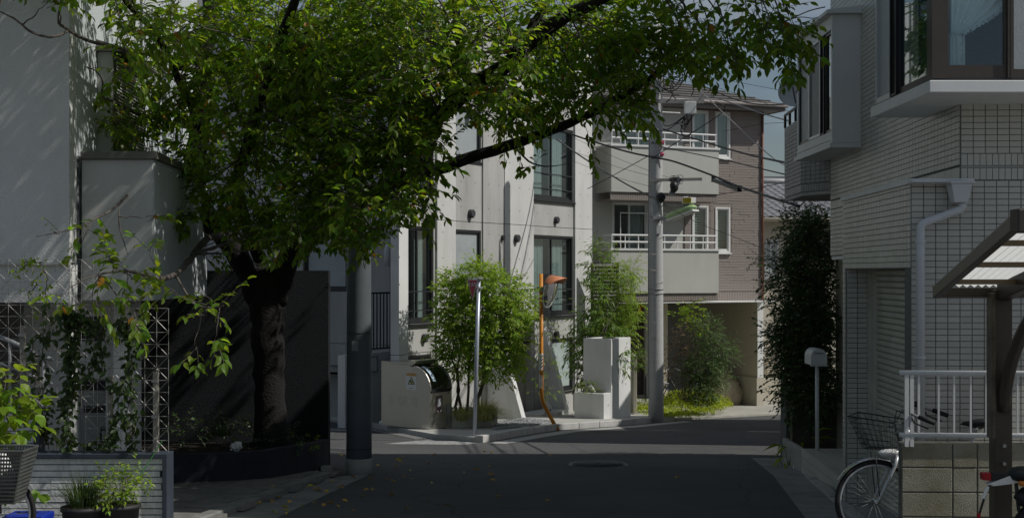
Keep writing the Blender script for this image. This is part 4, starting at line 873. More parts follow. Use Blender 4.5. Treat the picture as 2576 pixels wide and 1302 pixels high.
def leafframe(F, u0, u1, z0, z1, w, parent, fm, gm, n=0.0, bot=None):
    q = MB(); q.fbox(F, u0, u0+w, n-.045, n-.004, z0, z1); q.fbox(F, u1-w, u1, n-.045, n-.004, z0, z1); q.fbox(F, u0+w, u1-w, n-.045, n-.006, z0, z0+(bot or w)); q.fbox(F, u0+w, u1-w, n-.045, n-.006, z1-w, z1); q.build('sash', fm, parent)
    q = MB(); q.fbox(F, u0+w, u1-w, n-.028, n-.022, z0+(bot or w), z1-w); q.build('pane', gm, parent)
M_screen = glassmat('insect_screen', (.30,.34,.36), .0, 1, .4)
M_glassr = glassmat('reflective_glass', (.9,.95,.95), .04, .97, .01)
leafframe(FG, .02, gu(2242), zs1+.02, zt_, .022, bay, M_alu, M_frost, bot=.05); leafframe(FG, gu(2242), gu(2258), zs1+.021, zt_, .02, bay, M_black, M_black, .02)
leafframe(FG, gu(2258), gu(2343), zs1+.02, zt_, .02, bay, M_alu_dark, glassmat('side_glass', (.8,.88,.86), .22, .85, .01), bot=.05)
leafframe(FH, hu(2381)-.02, hu(2530)+.01, zs1+.02, zt_, .018, bay, M_bronze, M_glassr, bot=.10); leafframe(FH, hu(2530)+.01, hu(2545), zs1+.021, zt_, .02, bay, M_bronze, M_bronze, .02); leafframe(FH, hu(2545), hu(2545)+.6, zs1+.02, zt_, .018, bay, M_bronze, M_frost, bot=.07); leafframe(FH, hu(2545)+.6, hu(2545)+2.2, zs1+.02, zt_, .018, bay, M_bronze, M_frost, bot=.07)
# room behind the bay: back wall of dark brick, tied-back curtain
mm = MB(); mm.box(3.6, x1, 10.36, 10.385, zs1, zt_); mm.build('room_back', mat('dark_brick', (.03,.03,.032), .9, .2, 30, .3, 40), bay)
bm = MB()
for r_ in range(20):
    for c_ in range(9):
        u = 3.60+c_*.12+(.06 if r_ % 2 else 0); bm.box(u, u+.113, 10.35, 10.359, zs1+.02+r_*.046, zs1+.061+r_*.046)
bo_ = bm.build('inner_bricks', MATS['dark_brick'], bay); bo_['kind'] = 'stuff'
def cloth(fn, nu, nv, parent, material, name='curtain'):
    mm = MB(); vs = [fn(i/nu, j/nv) for j in range(nv+1) for i in range(nu+1)]
    mm.add(vs, [(j*(nu+1)+i, j*(nu+1)+i+1, (j+1)*(nu+1)+i+1, (j+1)*(nu+1)+i) for j in range(nv) for i in range(nu)]); return mm.build(name, material, parent, True)
M_lace = mat('white_lace', (.78,.84,.85), .85, .04, 10, .1, 60)
tieu, tiez = hu(2420), FH.ray(2400,78)[1]
def swag(s, t):                                      # swept from the top down to the tie
    ue = hu(2384)+s*(hu(2600)-hu(2384)); e = t**1.0; sag = .24*math.sin(math.pi*min(1,t*1.0))*s*(1-t)
    u = ue+(tieu-.05+s*.10-ue)*(e**(1.2+2.2*s)); z = zt_-.02+(tiez-(zt_-.02))*t - sag - s*.0
    return FH.p(u, -.12-.022*math.sin(s*44)*(1-.5*t), z)
cloth(swag, 90, 24, bay, M_lace)
def tail(s, t): return FH.p(tieu-.10+s*.12+.02*t*(s-.3), -.13-.02*math.sin(s*26), tiez-(tiez-zs1-.05+.0*s)*t*(.92+.08*s))
cloth(tail, 40, 8, bay, M_lace)
def inner(s, t): return FH.p(hu(2384)+s*(hu(2452)-hu(2384)), -.20-.008*math.sin(s*40), zt_-.02+(zs1+.03-zt_)*t)
cloth(inner, 40, 4, bay, M_lace, 'inner_curtain')
edge = MB(); rn = random.Random(2)                    # ruffled edging
for k in range(140):
    t = k/140; p = Vector(swag(1.0, t)); 
    for q in range(3): edge.add([p+V(rn.uniform(-.012,.012),-.01,rn.uniform(-.03,.0)), p+V(rn.uniform(-.012,.012),-.015,rn.uniform(-.03,.0)), p+V(rn.uniform(-.01,.01),-.005,.01)], [(0,1,2)])
for k in range(60):
    p = Vector(tail(1.0, k/60))
    for q in range(3): edge.add([p+V(rn.uniform(-.03,.03),-.01,rn.uniform(-.02,.02)), p+V(rn.uniform(-.03,.03),-.015,rn.uniform(-.02,.02)), p+V(0,-.005,.01)], [(0,1,2)])
o = edge.build('ruffle', M_lace, bay); o['kind'] = 'stuff'
def side(s, t): return FG.p(gu(2262)+s*(gu(2342)-gu(2262)), -.16-.012*math.sin(s*30), zs1+.03+(zt_-zs1-.05)*t)
cloth(side, 40, 3, bay, mat('grey_drape', (.30,.36,.37), .9, .1, 4), 'side_drape')
# second (white) oriel
ob = MB(); ox0, ox1, oy0, oy1, oz0, oz1 = 3.475, 3.84, 13.9, 15.6, 2.93, 4.33
ob.box(ox0, ox1, oy0, oy0+.05, oz0, oz1); ob.box(ox0, ox1, oy1-.05, oy1, oz0, oz1); ob.box(ox0+.004, ox1, oy0+.05, oy1-.05, oz0, oz0+.04); orl = ob.build('oriel_window', M_white, th_, False, .008)
ob = MB(); ob.box(ox0-.0, ox0+.05, oy0+.051, oy1-.051, oz0+.041, oz0+.13); ob.build('apron', M_white, orl); ob = MB(); ob.box(ox0, ox0+.05, oy0+.051, oy1-.051, oz1-.16, oz1-.002); ob.build('head_board', M_white, orl)
ob = MB(); ob.hexa([(ox0-.07,oy0-.06,oz1), (ox1,oy0-.06,oz1), (ox1,oy1+.06,oz1), (ox0-.07,oy1+.06,oz1), (ox0-.07,oy0-.06,oz1+.035), (ox1,oy0-.06,oz1+.09), (ox1,oy1+.06,oz1+.09), (ox0-.07,oy1+.06,oz1+.035)]); ob.build('oriel_roof', M_white, orl)
ob = MB(); ob.box(ox0-.03, ox1, oy0-.03, oy1+.03, oz0-.05, oz0-.003); ob.build('oriel_base', M_white, orl)
FO = Fr((ox0+.01, oy1-.05), (0,-1)); L_ = oy1-oy0-.1; z0, z1 = oz0+.135, oz1-.165
leafframe(FO, 0, L_*.36, z0, z1, .03, orl, M_alu_dark, M_frost); leafframe(FO, L_*.36, L_*.7, z0, z1, .03, orl, M_alu, M_screen, .02); leafframe(FO, L_*.7, L_*.80, z0, z1, .02, orl, M_black, M_black, .015); leafframe(FO, L_*.80, L_, z0, z1, .03, orl, M_bronze, M_glassr)
# tiled balcony at the far end
bt = []; ba, bb, bc = V(3.86,15.5,0), V(3.62,16.0,0), V(3.67,17.2,0); zb0, zb1 = 2.52, 3.46
bal = None
for p, q in ((bb, ba), (bc, bb)):
    F = Fr(p, q-p); Lq = (q-p).length; o = MB().wall(F, 0.002, Lq-.002, zb0, zb1, (), 0, .12).build('tiled_balcony' if bal is None else 'balcony_wall', M_mortar, th_); bal = bal or o
    lay0 = len(tiles); tiles.clear(); lay(F, 0, Lq, zb0+.11, zb1-.10); lay(F, 0, Lq, zb0+.005, zb0+.105, soldier=True); lay(F, 0, Lq, zb1-.1, zb1, soldier=True); bt += tiles[:]
tiles.clear(); tile_layout(bt, bal, M_tilegrey, 180, 'balcony_tile')
mm = MB(); mm.prism([ba+ZUP*(zb0-.04), bb+ZUP*(zb0-.04), bc+ZUP*(zb0-.04), V(4.5,17.2,zb0-.04), V(4.5,15.52,zb0-.04)], (0,0,.06)); mm.build('balcony_slab', M_concd, bal)
mm = MB(); mm.tube([ba+ZUP*(zb1+.17), bb+ZUP*(zb1+.17), bc+ZUP*(zb1+.17)], .02, 6)
for p in (ba, bb, bb.lerp(bc,.35), bb.lerp(bc,.7), bc): mm.bar(p+ZUP*zb1, p+ZUP*(zb1+.17), .03, .03, V(0,1,0))
mm.build('balcony_rail', M_alu_dark, bal)
# satellite dish
dc = P(2003,228,16.9); sd = thing('satellite_dish', 'small white satellite dish beside the white oriel window', 'satellite dish', dc); ax = V(-.35,-.85,.38)
mm = MB(); mm.disc(dc, -ax, .24, 28, .05, 4); dsh = mm.build('reflector', mat('dish_white', (.55,.57,.58), .5, .05, 6), sd, True)
mm = MB(); mm.tube([dc-ax*.03, dc-ax*.1+V(.1,.1,0), dc+V(.25,.25,-.25)], .02, 6); mm.tube([dc-ZUP*.2, dc+ax*.3-ZUP*.1], .012, 5); mm.build('arm', M_greyplastic, sd)
r_ = ax.cross(ZUP).normalized()*-1; r_ = V(.92,-.38,0).normalized(); up_ = r_.cross(ax.normalized())*1
up_ = ax.normalized().cross(r_); text_mesh('dish_lettering', 'スカパー!', .085, face_matrix(dc+ax.normalized()*.012+up_*.09-r_*.03, r_, up_), M_greyplastic, sd)
# unseen houses added behind the tiled house to cast the far shadows on the road
nbh = thing('unseen_shadow_house', 'plain unseen house added behind the tiled house to shade the road', 'house', GX(9,22)); mm = MB(); mm.box(6.6,12,20.0,22.6,gz(24)-.5,7.2); mm.build('wall', M_cream, nbh); mm = MB(); mm.prism([(6.4,19.95,7.2),(12.4,19.95,7.2),(9.3,19.95,8.8)], (0,2.8,0)); mm.build('roof', M_roofs, nbh)
nb2 = thing('unseen_low_shadow_house', 'low unseen house added down the right side to shade the road', 'house', GX(9.5,25)); mm = MB(); mm.box(7.7,13,23.6,26.8,gz(26)-.5,4.2); mm.build('wall', M_cream, nb2); mm = MB(); mm.prism([(7.4,23.5,4.2),(13.3,23.5,4.2),(10.3,23.5,5.4)], (0,3.5,0)); mm.build('roof', M_roofs, nb2)  # second unseen house, added to darken the far right of the road

mm = MB(); mm.fbox(FS, -1, 9, -9.6, -9.4, gz(42)-.4, gz(42)+2.6); tag(mm.build('rear_garden_wall', M_white, None, False, .01), 'pale garden wall seen through the open carport of the brown house', 'wall')
def xf(mb, M):
    mb.v = [tuple(M @ Vector(v)) for v in mb.v]; return mb
# ================================================================ left house
lh = thing('white_house', 'white stuccoed house on the left with a cantilevered box storey', 'house', GX(-5,13))
F1 = Fr((-9,12.2), (1,0)); X1 = 9-4.22
gl0 = gz(14)-.3
MB().wall(F1, 0, X1, 1.62, 7.0, (), 0, .2).build('front_wall', M_whitestucco, lh)
MB().wall(F1, 0, X1, gl0, 1.60, [(X1-1.05, X1-.02, gl0-1, 1.24)], -.03, .2).build('lower_front_wall', M_whitestucco, lh)
mm = MB(); mm.fbox(F1, 0, X1, -.05, .02, 1.60, 1.625); mm.build('drip_ledge', M_smoothstucco, lh)
F2s = Fr((-4.22,12.2), (-.058,1)); MB().wall(F2s, .2, 6.5, 1.3, 7.0, (), 0, .2).build('side_wall', M_sidestucco, lh)
mm = MB(); mm.poly(V(-9,12.4,gl0), V(-9,19,gl0), V(-9,19,7), V(-9,12.4,7)); mm.poly(V(-9,19,gl0), V(-4.6,19,gl0), V(-4.6,19,7), V(-9,19,7)); mm.poly(V(-9,12.2,6.99), V(-4.22,12.2,6.99), V(-4.6,19,6.99), V(-9,19,6.99)); mm.poly(V(-9,12.4,1.3), V(-4.3,12.4,1.3), V(-4.6,19,1.3), V(-9,19,1.3)); mm.build('outer_shell', M_whitestucco, lh)
# shuttered window bay on the side wall
uw0, uw1 = 1.0, 2.42; wz0, wz1 = 2.5, 3.80
mm = MB(); mm.fbox(F2s, uw0, uw1, .0, .16, wz0, wz1); wbx = mm.build('window_bay', M_smoothstucco, lh, False, .006)
for i in range(34):
    z = wz0+.05+i*(wz1-wz0-.12)/34; mm = MB(); a, b = uw0+.05, uw1-.05
    mm.add([F2s.p(a,.165,z+.032), F2s.p(b,.165,z+.032), F2s.p(b,.185,z), F2s.p(a,.185,z), F2s.p(b,.165,z-.004), F2s.p(a,.165,z-.004)], [(0,3,2,1),(3,5,4,2)]); mm.build('louvre_slat', M_smoothstucco, wbx)
mm = MB(); mm.hexa([F2s.p(uw0-.06,.0,wz1), F2s.p(uw1+.05,.0,wz1), F2s.p(uw1+.05,.30,wz1), F2s.p(uw0-.06,.30,wz1), F2s.p(uw0-.06,.0,wz1+.12), F2s.p(uw1+.05,.0,wz1+.12), F2s.p(uw1+.05,.30,wz1+.03), F2s.p(uw0-.06,.30,wz1+.03)]); mm.build('awning', M_capbr, wbx)
# cantilevered box
FBX = Fr((-4.205,12.5), (1,0)); wxb = .70; zc0, zc1 = 1.25, 2.63
q0 = [V(-4.205,12.5,0), V(-3.505,12.5,0), V(-3.673,15.4,0), V(-4.40,15.4,0)]
mm = MB(); mm.prism([p+ZUP*zc0 for p in q0], (0,0,zc1-zc0)); mm.build('box_storey', M_smoothstucco, lh, False, .01)
F2b = Fr((-3.503,12.49), (-.058,1)); mm = MB(); mm.fbox(F2b, .015, 2.88, .0, .006, zc0+.005, zc1-.004); mm.build('box_side_render', M_sidestucco, lh)
mm = MB(); q1 = [V(-4.20,12.45,0), V(-3.46,12.45,0), V(-3.63,15.45,0), V(-4.40,15.45,0)]; mm.prism([p+ZUP*zc1 for p in q1], (0,0,.075)); mm.build('box_coping', M_capbr, lh, False, .006)
mm = MB(); mm.tube([V(-4.235,12.46,zc1+.02), V(-4.235,12.46,1.3)], .022, 8); mm.build('downpipe', mat('dark_pipe', (.06,.065,.07), .5), lh, True)
# entrance under the box
FE = Fr(P(0,0,13.6), (1,0)); ux = lambda px: FE.ray(px)[0]; uz = lambda py: FE.ray(0, py)[1]
dd = (ux(190), ux(266), gl0-.2, uz(952)); tr = (ux(160), ux(262), uz(858), uz(795))
MB().wall(FE, ux(60), ux(342), gl0, 1.25, [dd, tr], 0, .2).build('entrance_wall', M_white, lh)
mm = MB(); mm.fbox(FE, dd[0], dd[1], -.16, -.12, gl0, dd[3]); do2 = mm.build('entrance_door', mat('grey_door', (.33,.34,.33), .5, .08, 5), lh)
mm = MB(); mm.fbox(FE, dd[0]+.03, dd[1]-.03, -.12, -.112, uz(983), uz(957)); mm.build('glazed_strip', M_black, do2)
mm = MB(); mm.fbox(FE, dd[0]+.05, dd[1]-.03, -.12, -.112, uz(1040), uz(1023)); mm.build('letter_slot', M_black, do2)
mm = MB(); mm.fbox(FE, ux(244), ux(262), -.12, -.10, uz(1115), uz(1077)); mm.build('name_plate', M_black, do2)
mm = MB(); mm.fbox(FE, ux(249), ux(257), -.10, -.097, uz(1107), uz(1085)); mm.build('name_plate_face', M_smoothstucco, do2)
mm = MB(); mm.fbox(FE, tr[0], tr[1], -.16, -.12, tr[2], tr[3]); mm.build('transom_window', M_alu_dark, lh)
mm = MB(); mm.fbox(FE, ux(302), ux(342), .0, .25, gl0, 1.2); mm.build('entrance_pillar', M_white, lh, False, .01)
mm = MB(); pa, pb = P(-60,820,11.9), P(132,905,11.9); mm.tube([pa, pb], .022, 8); mm.tube([P(-60,890,11.9), P(132,965,11.9)], .014, 8)
for px, py in ((25,858),(110,896)): mm.tube([P(px,py,11.9), P(px,1100,11.9)], .016, 8)
tag(mm.build('stair_handrail', M_greyplastic, None, True), 'grey sloping stair handrail behind the wire trellis', 'handrail')
# ---------------------------------------------------------------- black garden wall and raised planter
mm = MB(); xa, xb = (345-CX)/FPX*16.8, (826-CX)/FPX*16.75
mm.wall(Fr((xa,16.8), (xb-xa,-.05)), 0, xb-xa, gz(17)-.3, 1.55, (), 0, .16); tag(mm.build('black_garden_wall', M_dark, None, False, .008), 'tall charcoal stucco garden wall behind the tree trunk', 'wall')
rpn = thing('raised_planter', 'low dark navy curved planter wall round the foot of the tree', 'planter', GX(-3,15.2))
cur = [(-5.3,13.9), (-4.6,14.1), (-3.84,14.35), (-3.45,14.5), (-3.08,14.7), (-2.86,14.92), (-2.69,15.19), (-2.56,15.55), (-2.44,15.98), (-2.385,16.3), (-2.385,16.66)]
hp = .36; th = .12; inn = []
for i, (x, y) in enumerate(cur):
    a = Vector(cur[max(0,i-1)]); b = Vector(cur[min(len(cur)-1,i+1)]); t = (b-a).normalized(); inn.append((x-t.y*th, y+t.x*th))
mm = MB(); n = len(cur); zt = [gz(y)+hp+(.0 if y < 15 else .02) for x, y in cur]
vs = [(x,y,gz(y)-.2) for x,y in cur] + [(x,y,z) for (x,y),z in zip(cur,zt)] + [(x,y,z) for (x,y),z in zip(inn,zt)] + [(x,y,gz(y)-.2) for x,y in inn]
mm.add(vs, [f for i in range(n-1) for f in ((i,i+1,n+i+1,n+i), (n+i,n+i+1,2*n+i+1,2*n+i), (2*n+i,2*n+i+1,3*n+i+1,3*n+i))]); mm.build('planter_wall', M_planter, rpn, False)
mm = MB(); so = [(x,y,gz(y)+hp-.07) for x,y in inn]+[(-2.5,16.66,gz(16.6)+hp-.05), (-5.4,16.7,gz(16.6)+hp-.02)]; cen = (-3.6,15.6,gz(15.6)+hp+.05)
mm.add(so+[cen], [(i,(i+1) % len(so),len(so)) for i in range(len(so))]); mm.build('soil', M_soil, rpn, True)
# white crumpled paper / flower on the soil
mm = MB(); c = P(592,1128,15.0); mm.blob(c+ZUP*.02, .07, .05, .045, .35, 12, 7, 12); mm.blob(c+V(.03,.02,.05), .04, .04, .035, .35, 10, 6, 13); tag(mm.build('paper_scrap', M_white, None, False), 'crumpled white paper lying on the planter soil', 'paper')
# ================================================================ poles
def pole(name, label, x, y, r0, r1, h, material):
    t = thing(name, label, 'utility pole', GX(x,y)); mm = MB(); b = GX(x,y,-.1); N = 10
    mm.tube([b+ZUP*(h*i/N) for i in range(N+1)], [r0+(r1-r0)*i/N for i in range(N+1)], 28); mm.build('shaft', material, t, True); return t
p1 = pole('grey_pole', 'dark grey coated utility pole in front of the black garden wall', -1.90, 15.9, .160, .128, 8.5, M_poledark)
mm = MB(); b = GX(-1.9,15.9); mm.tube([b-ZUP*.1, b+ZUP*.19, b+ZUP*.20], [.163,.163,.158], 28); mm.build('base_collar', M_kerb, p1, True)
for z in (.32, 1.75): 
    mm = MB(); mm.ring(b+ZUP*z, ZUP, .160-.0025*z*1.2, .004, 32, 5); mm.build('band', M_black, p1, True)
p2 = pole('concrete_pole', 'tall pale concrete utility pole carrying cables and a street lamp', 3.06, 27.2, .165, .125, 8.6, M_poleconc)
pb = GX(3.06,27.2); PX = lambda py: EYE-(py-HY)/FPX*27.2
for py in (455, 362, 394, 330, 497, 545, 727, 738):
    mm = MB(); mm.ring(V(3.06,27.2,PX(py)), ZUP, .148+(py-300)*.00003, .008, 24, 5); mm.build('band', M_greyplastic, p2)
for k, py in enumerate((640, 712, 560, 600, 680, 520)):
    s = -1 if k % 2 else 1; mm = MB(); z = PX(py); mm.tube([V(3.06-.02,27.2-.15,z), V(3.06-.1*s,27.2-.2,z-.0), V(3.06-.12*s,27.2-.2,z+.03)], .009, 5); mm.build('climbing_step', M_wire, p2)
mm = MB(); z = PX(455); mm.bar(V(2.9,27.0,z), V(4.0,26.95,z+.02), .05, .06); mm.build('crossarm', M_wire, p2)
mm = MB(); z = PX(258); mm.bar(V(2.9,27.0,z), V(4.05,27.0,z), .07, .08); mm.build('upper_crossarm', M_wire, p2)
mm = MB(); mm.bar(P(1764,250,27.0), P(1764,120,27.0), .075, .05, V(0,1,0)); ua_ = mm.build('steel_upright', M_wire, p2)
for py in (155,168,195,209,225): 
    mm = MB(); c = P(1771,py,27.0); mm.tube([c-V(.02,0,0), c+V(.06,0,0)], [.022,.03], 8); mm.build('insulator', M_greyplastic, ua_)
mm = MB(); a = P(1721,257,26.95); mm.box(a.x, a.x+.24, 26.85, 27.0, P(0,287,26.95).z, a.z); jb = mm.build('junction_box', M_white, p2, False, .01)
mm = MB(); 
for i in range(4): c = P(1724+i*6,292,26.9); mm.cyl(c+ZUP*.03, c-ZUP*.03, .02, n=8)
mm.build('cable_gland', M_greyplastic, jb)
for k in range(9):
    rn = random.Random(k); a = P(1725+rn.uniform(-6,24), 288, 26.9); e = P(1668+rn.uniform(-6,60), 322+rn.uniform(-30,20), 26.95); mid = (a+e)/2+V(rn.uniform(-.25,.25), rn.uniform(-.1,.1), -rn.uniform(.1,.5))
    pts = [a*(1-t)**2+mid*2*t*(1-t)+e*t*t for t in [i/12 for i in range(13)]]; mm = MB(); mm.tube(pts, .010, 5); mm.build('service_loop', M_cable, p2, True)
for k in range(16):
    rn = random.Random(50+k); c = P(1700+rn.uniform(-45,55), 190+rn.uniform(-45,40), 27+rn.uniform(-.15,.15)); R = rn.uniform(.08,.3); mm = MB(); ph = rn.uniform(0,6)
    pts = [c+V(R*math.cos(ph+t*4.8), .08*math.sin(t*3+ph), R*1.2*math.sin(ph+t*4.8)) for t in [i/12 for i in range(13)]]; mm.tube(pts, .011, 5); mm.build('service_loop', M_cable, p2, True)
for py, col in ((358,M_brass),(388,M_brass)):
    mm = MB(); c = P(1666,py,26.95); mm.blob(c, .055, .04, .04, .2, 8, 6, py); mm.build('marker_tag', mat('pink_tag', (.5,.05,.13), .5), p2)
mm = MB(); c = P(1662,497,27.0); mm.blob(c, .10, .08, .11, .08, 10, 8, 5); mm.build('cable_clamp', M_black, p2, True)
mm = MB(); c = P(1700,468,26.95); mm.bar(c-V(.1,0,.18), c+V(.08,0,.17), .16, .1); mm.build('bracket_plate', M_greyplastic, p2); mm = MB(); mm.blob(c+V(-.05,-.1,-.02), .09, .08, .12, .1, 10, 8, 6); mm.build('splice_cap', M_black, p2, True)
for k in range(10):
    rn = random.Random(80+k); c = P(1690+rn.uniform(0,26), 450+rn.uniform(-5,8), 26.9); mm = MB(); pts = [c+V(.07*math.cos(t*6+k), .04*math.sin(t*5), .05*math.sin(t*6+k)) for t in [i/8 for i in range(9)]]; mm.tube(pts, .006, 4); mm.build('wire_tail', M_cable, p2)
mm = MB(); c = V(3.10,27.2-.158,PX(577)); mm.box(c.x-.045, c.x+.045, c.y-.012, c.y+.02, c.z-.09, c.z+.09); mm.build('number_plate', M_white, p2)
mm = MB(); c = V(3.0,27.2-.168,PX(830)); mm.box(c.x-.05, c.x+.05, c.y-.012, c.y+.03, c.z-.16, c.z+.16); mm.build('pole_plate', M_greyplastic, p2)
mm = MB(); mm.tube([V(2.905,27.12,PX(345)), V(2.895,27.12,PX(600)), V(2.885,27.12,PX(1000))], .014, 6); mm.build('earth_conduit', M_greyplastic, p2)
mm = MB(); c = V(-1.93,15.9-.157,.62); mm.box(c.x-.04, c.x+.04, c.y-.008, c.y+.02, c.z-.06, c.z+.06); mm.build('number_plate', M_greyplastic, p1)
# lamp head and beacon
lt = thing('street_lamp', 'green-edged white street lamp on an arm of the concrete pole', 'street lamp', P(1672,548,27.0))
a, e = P(1676,548,26.9), P(1752,519,26.4); d = (e-a).normalized(); sd_ = d.cross(ZUP).normalized(); upv = sd_.cross(d)
mm = MB(); N = 14; vs = []; fs = []
for i in range(N+1):
    t = i/N; w = .15*math.sqrt(max(.02, 1-(2*t-1)**4)); h = .08*math.sqrt(max(.02, 1-(2*t-1)**4)); c = a.lerp(e, t)
    for k in range(10): an = 2*math.pi*k/10; vs.append(c+sd_*w*math.cos(an)+upv*h*math.sin(an))
fs = [(i*10+k, i*10+(k+1) % 10, (i+1)*10+(k+1) % 10, (i+1)*10+k) for i in range(N) for k in range(10)] + [tuple(range(10))[::-1], tuple(range(N*10, N*10+10))]
mm.add(vs, fs); mm.build('lamp_housing', mat('pale_green_plastic', (.36,.52,.25), .45, .1, 5), lt, True)
mm = MB(); mm.prism([a.lerp(e,.08)-upv*.055-sd_*.12, a.lerp(e,.95)-upv*.055-sd_*.12, a.lerp(e,.95)-upv*.055+sd_*.12, a.lerp(e,.08)-upv*.055+sd_*.12], -upv*.035); mm.build('diffuser', M_enamel, lt)
mm = MB(); mm.tube([V(3.1,27.1,PX(553)), a, a.lerp(e,.2)], .03, 8); mm.build('arm', M_greyplastic, lt, True)
mm = MB(); mm.bar(V(3.0,27.03,PX(515)), V(3.05,27.03,PX(552)), .12, .12, V(0,1,0)); mm.build('bracket', M_alu, lt)
bt_ = thing('beacon_box', 'white hexagonal box with a yellow face on the concrete pole', 'beacon', P(1734,505,26.6))
c = P(1733,504,26.6); mm = MB(); mm.tube([c+ZUP*.075, c+ZUP*.06, c-ZUP*.05, c-ZUP*.07], [.12,.155,.155,.13], 6); mm.build('housing', M_enamel, bt_)
mm = MB(); mm.prism([c+V(-.13,-.105,-.06), c+V(.03,-.16,-.06), c+V(.03,-.16,.045), c+V(-.13,-.105,.045)], V(-.01,-.02,0)); mm.build('yellow_lens', M_yellow, bt_)
mm = MB(); mm.tube([c+V(0,0,-.07), c+V(-.1,.1,-.12), V(3.2,27.1,PX(515))], .02, 6); mm.build('arm', M_greyplastic, bt_)
# cables
def cable(label, pts, r, material=M_cable, group=None, sag=.0):
    P3 = [P(*p) for p in pts]; out = []
    for i in range(len(P3)-1):
        p0, p1_, p2_, p3 = P3[max(0,i-1)], P3[i], P3[i+1], P3[min(len(P3)-1,i+2)]
        for k in range(8):
            t = k/8; out.append(.5*((2*p1_)+(p2_-p0)*t+(2*p0-5*p1_+4*p2_-p3)*t*t+(3*p1_-p0-3*p2_+p3)*t**3))
    out.append(P3[-1]); mm = MB(); mm.tube(out, r, 5); return tag(mm.build('overhead_cable', material, None, True), label, 'cable', group)
cable('thick black cable from the concrete pole past the brown house windows to the tiled balcony', [(1668,325,27),(1727,343,26),(1865,384,22),(1985,411,17)], .016)
cable('black cable just below the upper pink tag sloping right to the tiled balcony', [(1640,357,27),(1673,371,26.9),(1807,399,23),(1985,441,17)], .010)
cable('main black cable bundle crossing the pole at the lower pink tag', [(1380,318,29),(1480,352,28.5),(1576,381,27.5),(1640,395,26.9),(1698,407,26.5),(1794,442,24.5),(1858,469,22.5),(2010,519,17.2)], .020)
cable('grey steel guy wire slanting down across the brown siding', [(1737,205,27),(1913,371,22),(1990,424,17.3)], .009, M_wire)
cable('black cable drooping across the sky above the brown house roof', [(1750,207,27),(1830,243,25),(1897,261,22.5),(1980,262,19),(2040,247,16)], .011)
cable('twisted cable running past the brown house eave', [(1770,236,27),(1850,262,25),(1916,285,22.5),(1985,304,18)], .012, M_greyplastic)
cable('thin wire nearest the top of the sky patch', [(1772,194,27),(1850,206,25),(1930,221,22.5),(2030,240,18)], .004)
cable('thin wire fading out beside the brown house roof', [(1772,210,27),(1884,246,23),(1990,282,18)], .004)
cable('low grey cable bundle sagging in front of the second-floor balcony', [(1400,350,29),(1480,405,28.5),(1576,463,27.6),(1634,493,27.0)], .018, mat('grey_cable', (.10,.105,.11), .6))
cable('thin wire from the pole down across the second-floor window to the hedge', [(1634,493,27),(1743,554,25),(1855,599,22),(1985,650,17.5)], .005)
cable('thin wire below the beacon box running right to the tiled roof', [(1700,490,27),(1762,495,26),(1884,477,24),(1985,456,21)], .007)
cable('black loop cable climbing from the balcony to the eave bundle', [(1640,400,26.9),(1682,371,26.6),(1760,322,26),(1815,285,25.6),(1822,268,25.5),(1800,255,25.5)], .010)
cable('black cable from the apartment building corner up to the lower pink tag', [(1478,475,29),(1530,448,28.5),(1590,415,27.5),(1634,391,27)], .009)
for k, (a, b) in enumerate((((1440,345),(1697,452)), ((1440,380),(1690,455)), ((1430,400),(1640,470)))):
    cable(['uppermost','middle','lowest'][k]+' of three thin telephone wires left of the concrete pole', [(a[0],a[1],29),((a[0]+b[0])/2,(a[1]+b[1])/2+6,28),(b[0],b[1],26.9)], .004)
cable('black cable looping beside the top of the tiled house', [(1940,72,17),(1990,48,17),(2035,28,16),(2075,18,15.2)], .008)
cable('second black cable beside the top of the tiled house', [(1950,60,17),(2010,44,16.5),(2050,46,16),(2080,30,15.2)], .006)
cable('wire crossing the blue gap right of the brown house', [(1820,330,25),(1920,312,24),(2000,308,21)], .004)
cl = thing('cable_closure', 'black cable joint box hanging from the main cable bundle', 'cable joint', P(1828,465,23.5)); a, b = P(1795,450,24.2), P(1860,474,22.9); mm = MB(); mm.bar(a-ZUP*.02, b-ZUP*.02, .07, .075); mm.build('casing', mat('closure_grey', (.07,.075,.075), .5, .15, 10), cl, False, .02)
for q in (a, b): 
    mm = MB(); mm.bar(q-ZUP*.06, q+ZUP*.05, .08, .03, V(0,1,0)); mm.build('end_clamp', M_black, cl)
# ================================================================ traffic mirror
mr = thing('traffic_mirror', 'orange traffic mirror post with hooded round mirror at the corner kerb', 'traffic mirror', G(1404,1081))
D = 24.6; mm = MB(); pts = [P(1405,1086,D-.05), P(1388,1054,D), P(1374,1028,D), P(1365,1010,D), P(1362.5,995,D), P(1362,970,D), P(1361,688,D)]; mm.tube(pts, .038, 16); mm.build('post', M_orange, mr, True)
mm = MB(); mm.disc(P(1361,688,D)+ZUP*.001, ZUP, .039, 12); mm.build('post_cap', M_orange, mr)
nm = V(.86,-.42,-.22).normalized(); mc = P(1384,734,D-.15); mm = MB(); mm.disc(mc, nm, .30, 36, .045, 6); mm.build('mirror_face', M_mirror, mr, True)
mm = MB(); mm.ring(mc-nm*.005, nm, .305, .016, 40, 8); mm.build('rim', M_greyplastic, mr, True)
mm = MB(); mm.disc(mc-nm*.02, -nm, .30, 36, .06, 4); mm.build('mirror_back', M_hood, mr, True)
hv = MB(); e_ = nm.cross(ZUP).normalized(); up = e_.cross(nm).normalized(); N = 16; vs = []
for i in range(N+1):
    an = math.pi*(.18+.64*i/N); d_ = e_*math.cos(an)+up*math.sin(an); ext = .10+.16*math.sin(math.pi*i/N)
    for (R, o_) in ((.325,-.05),(.335,ext),(.325,ext),(.315,-.05)): vs.append(mc+d_*R+nm*o_)
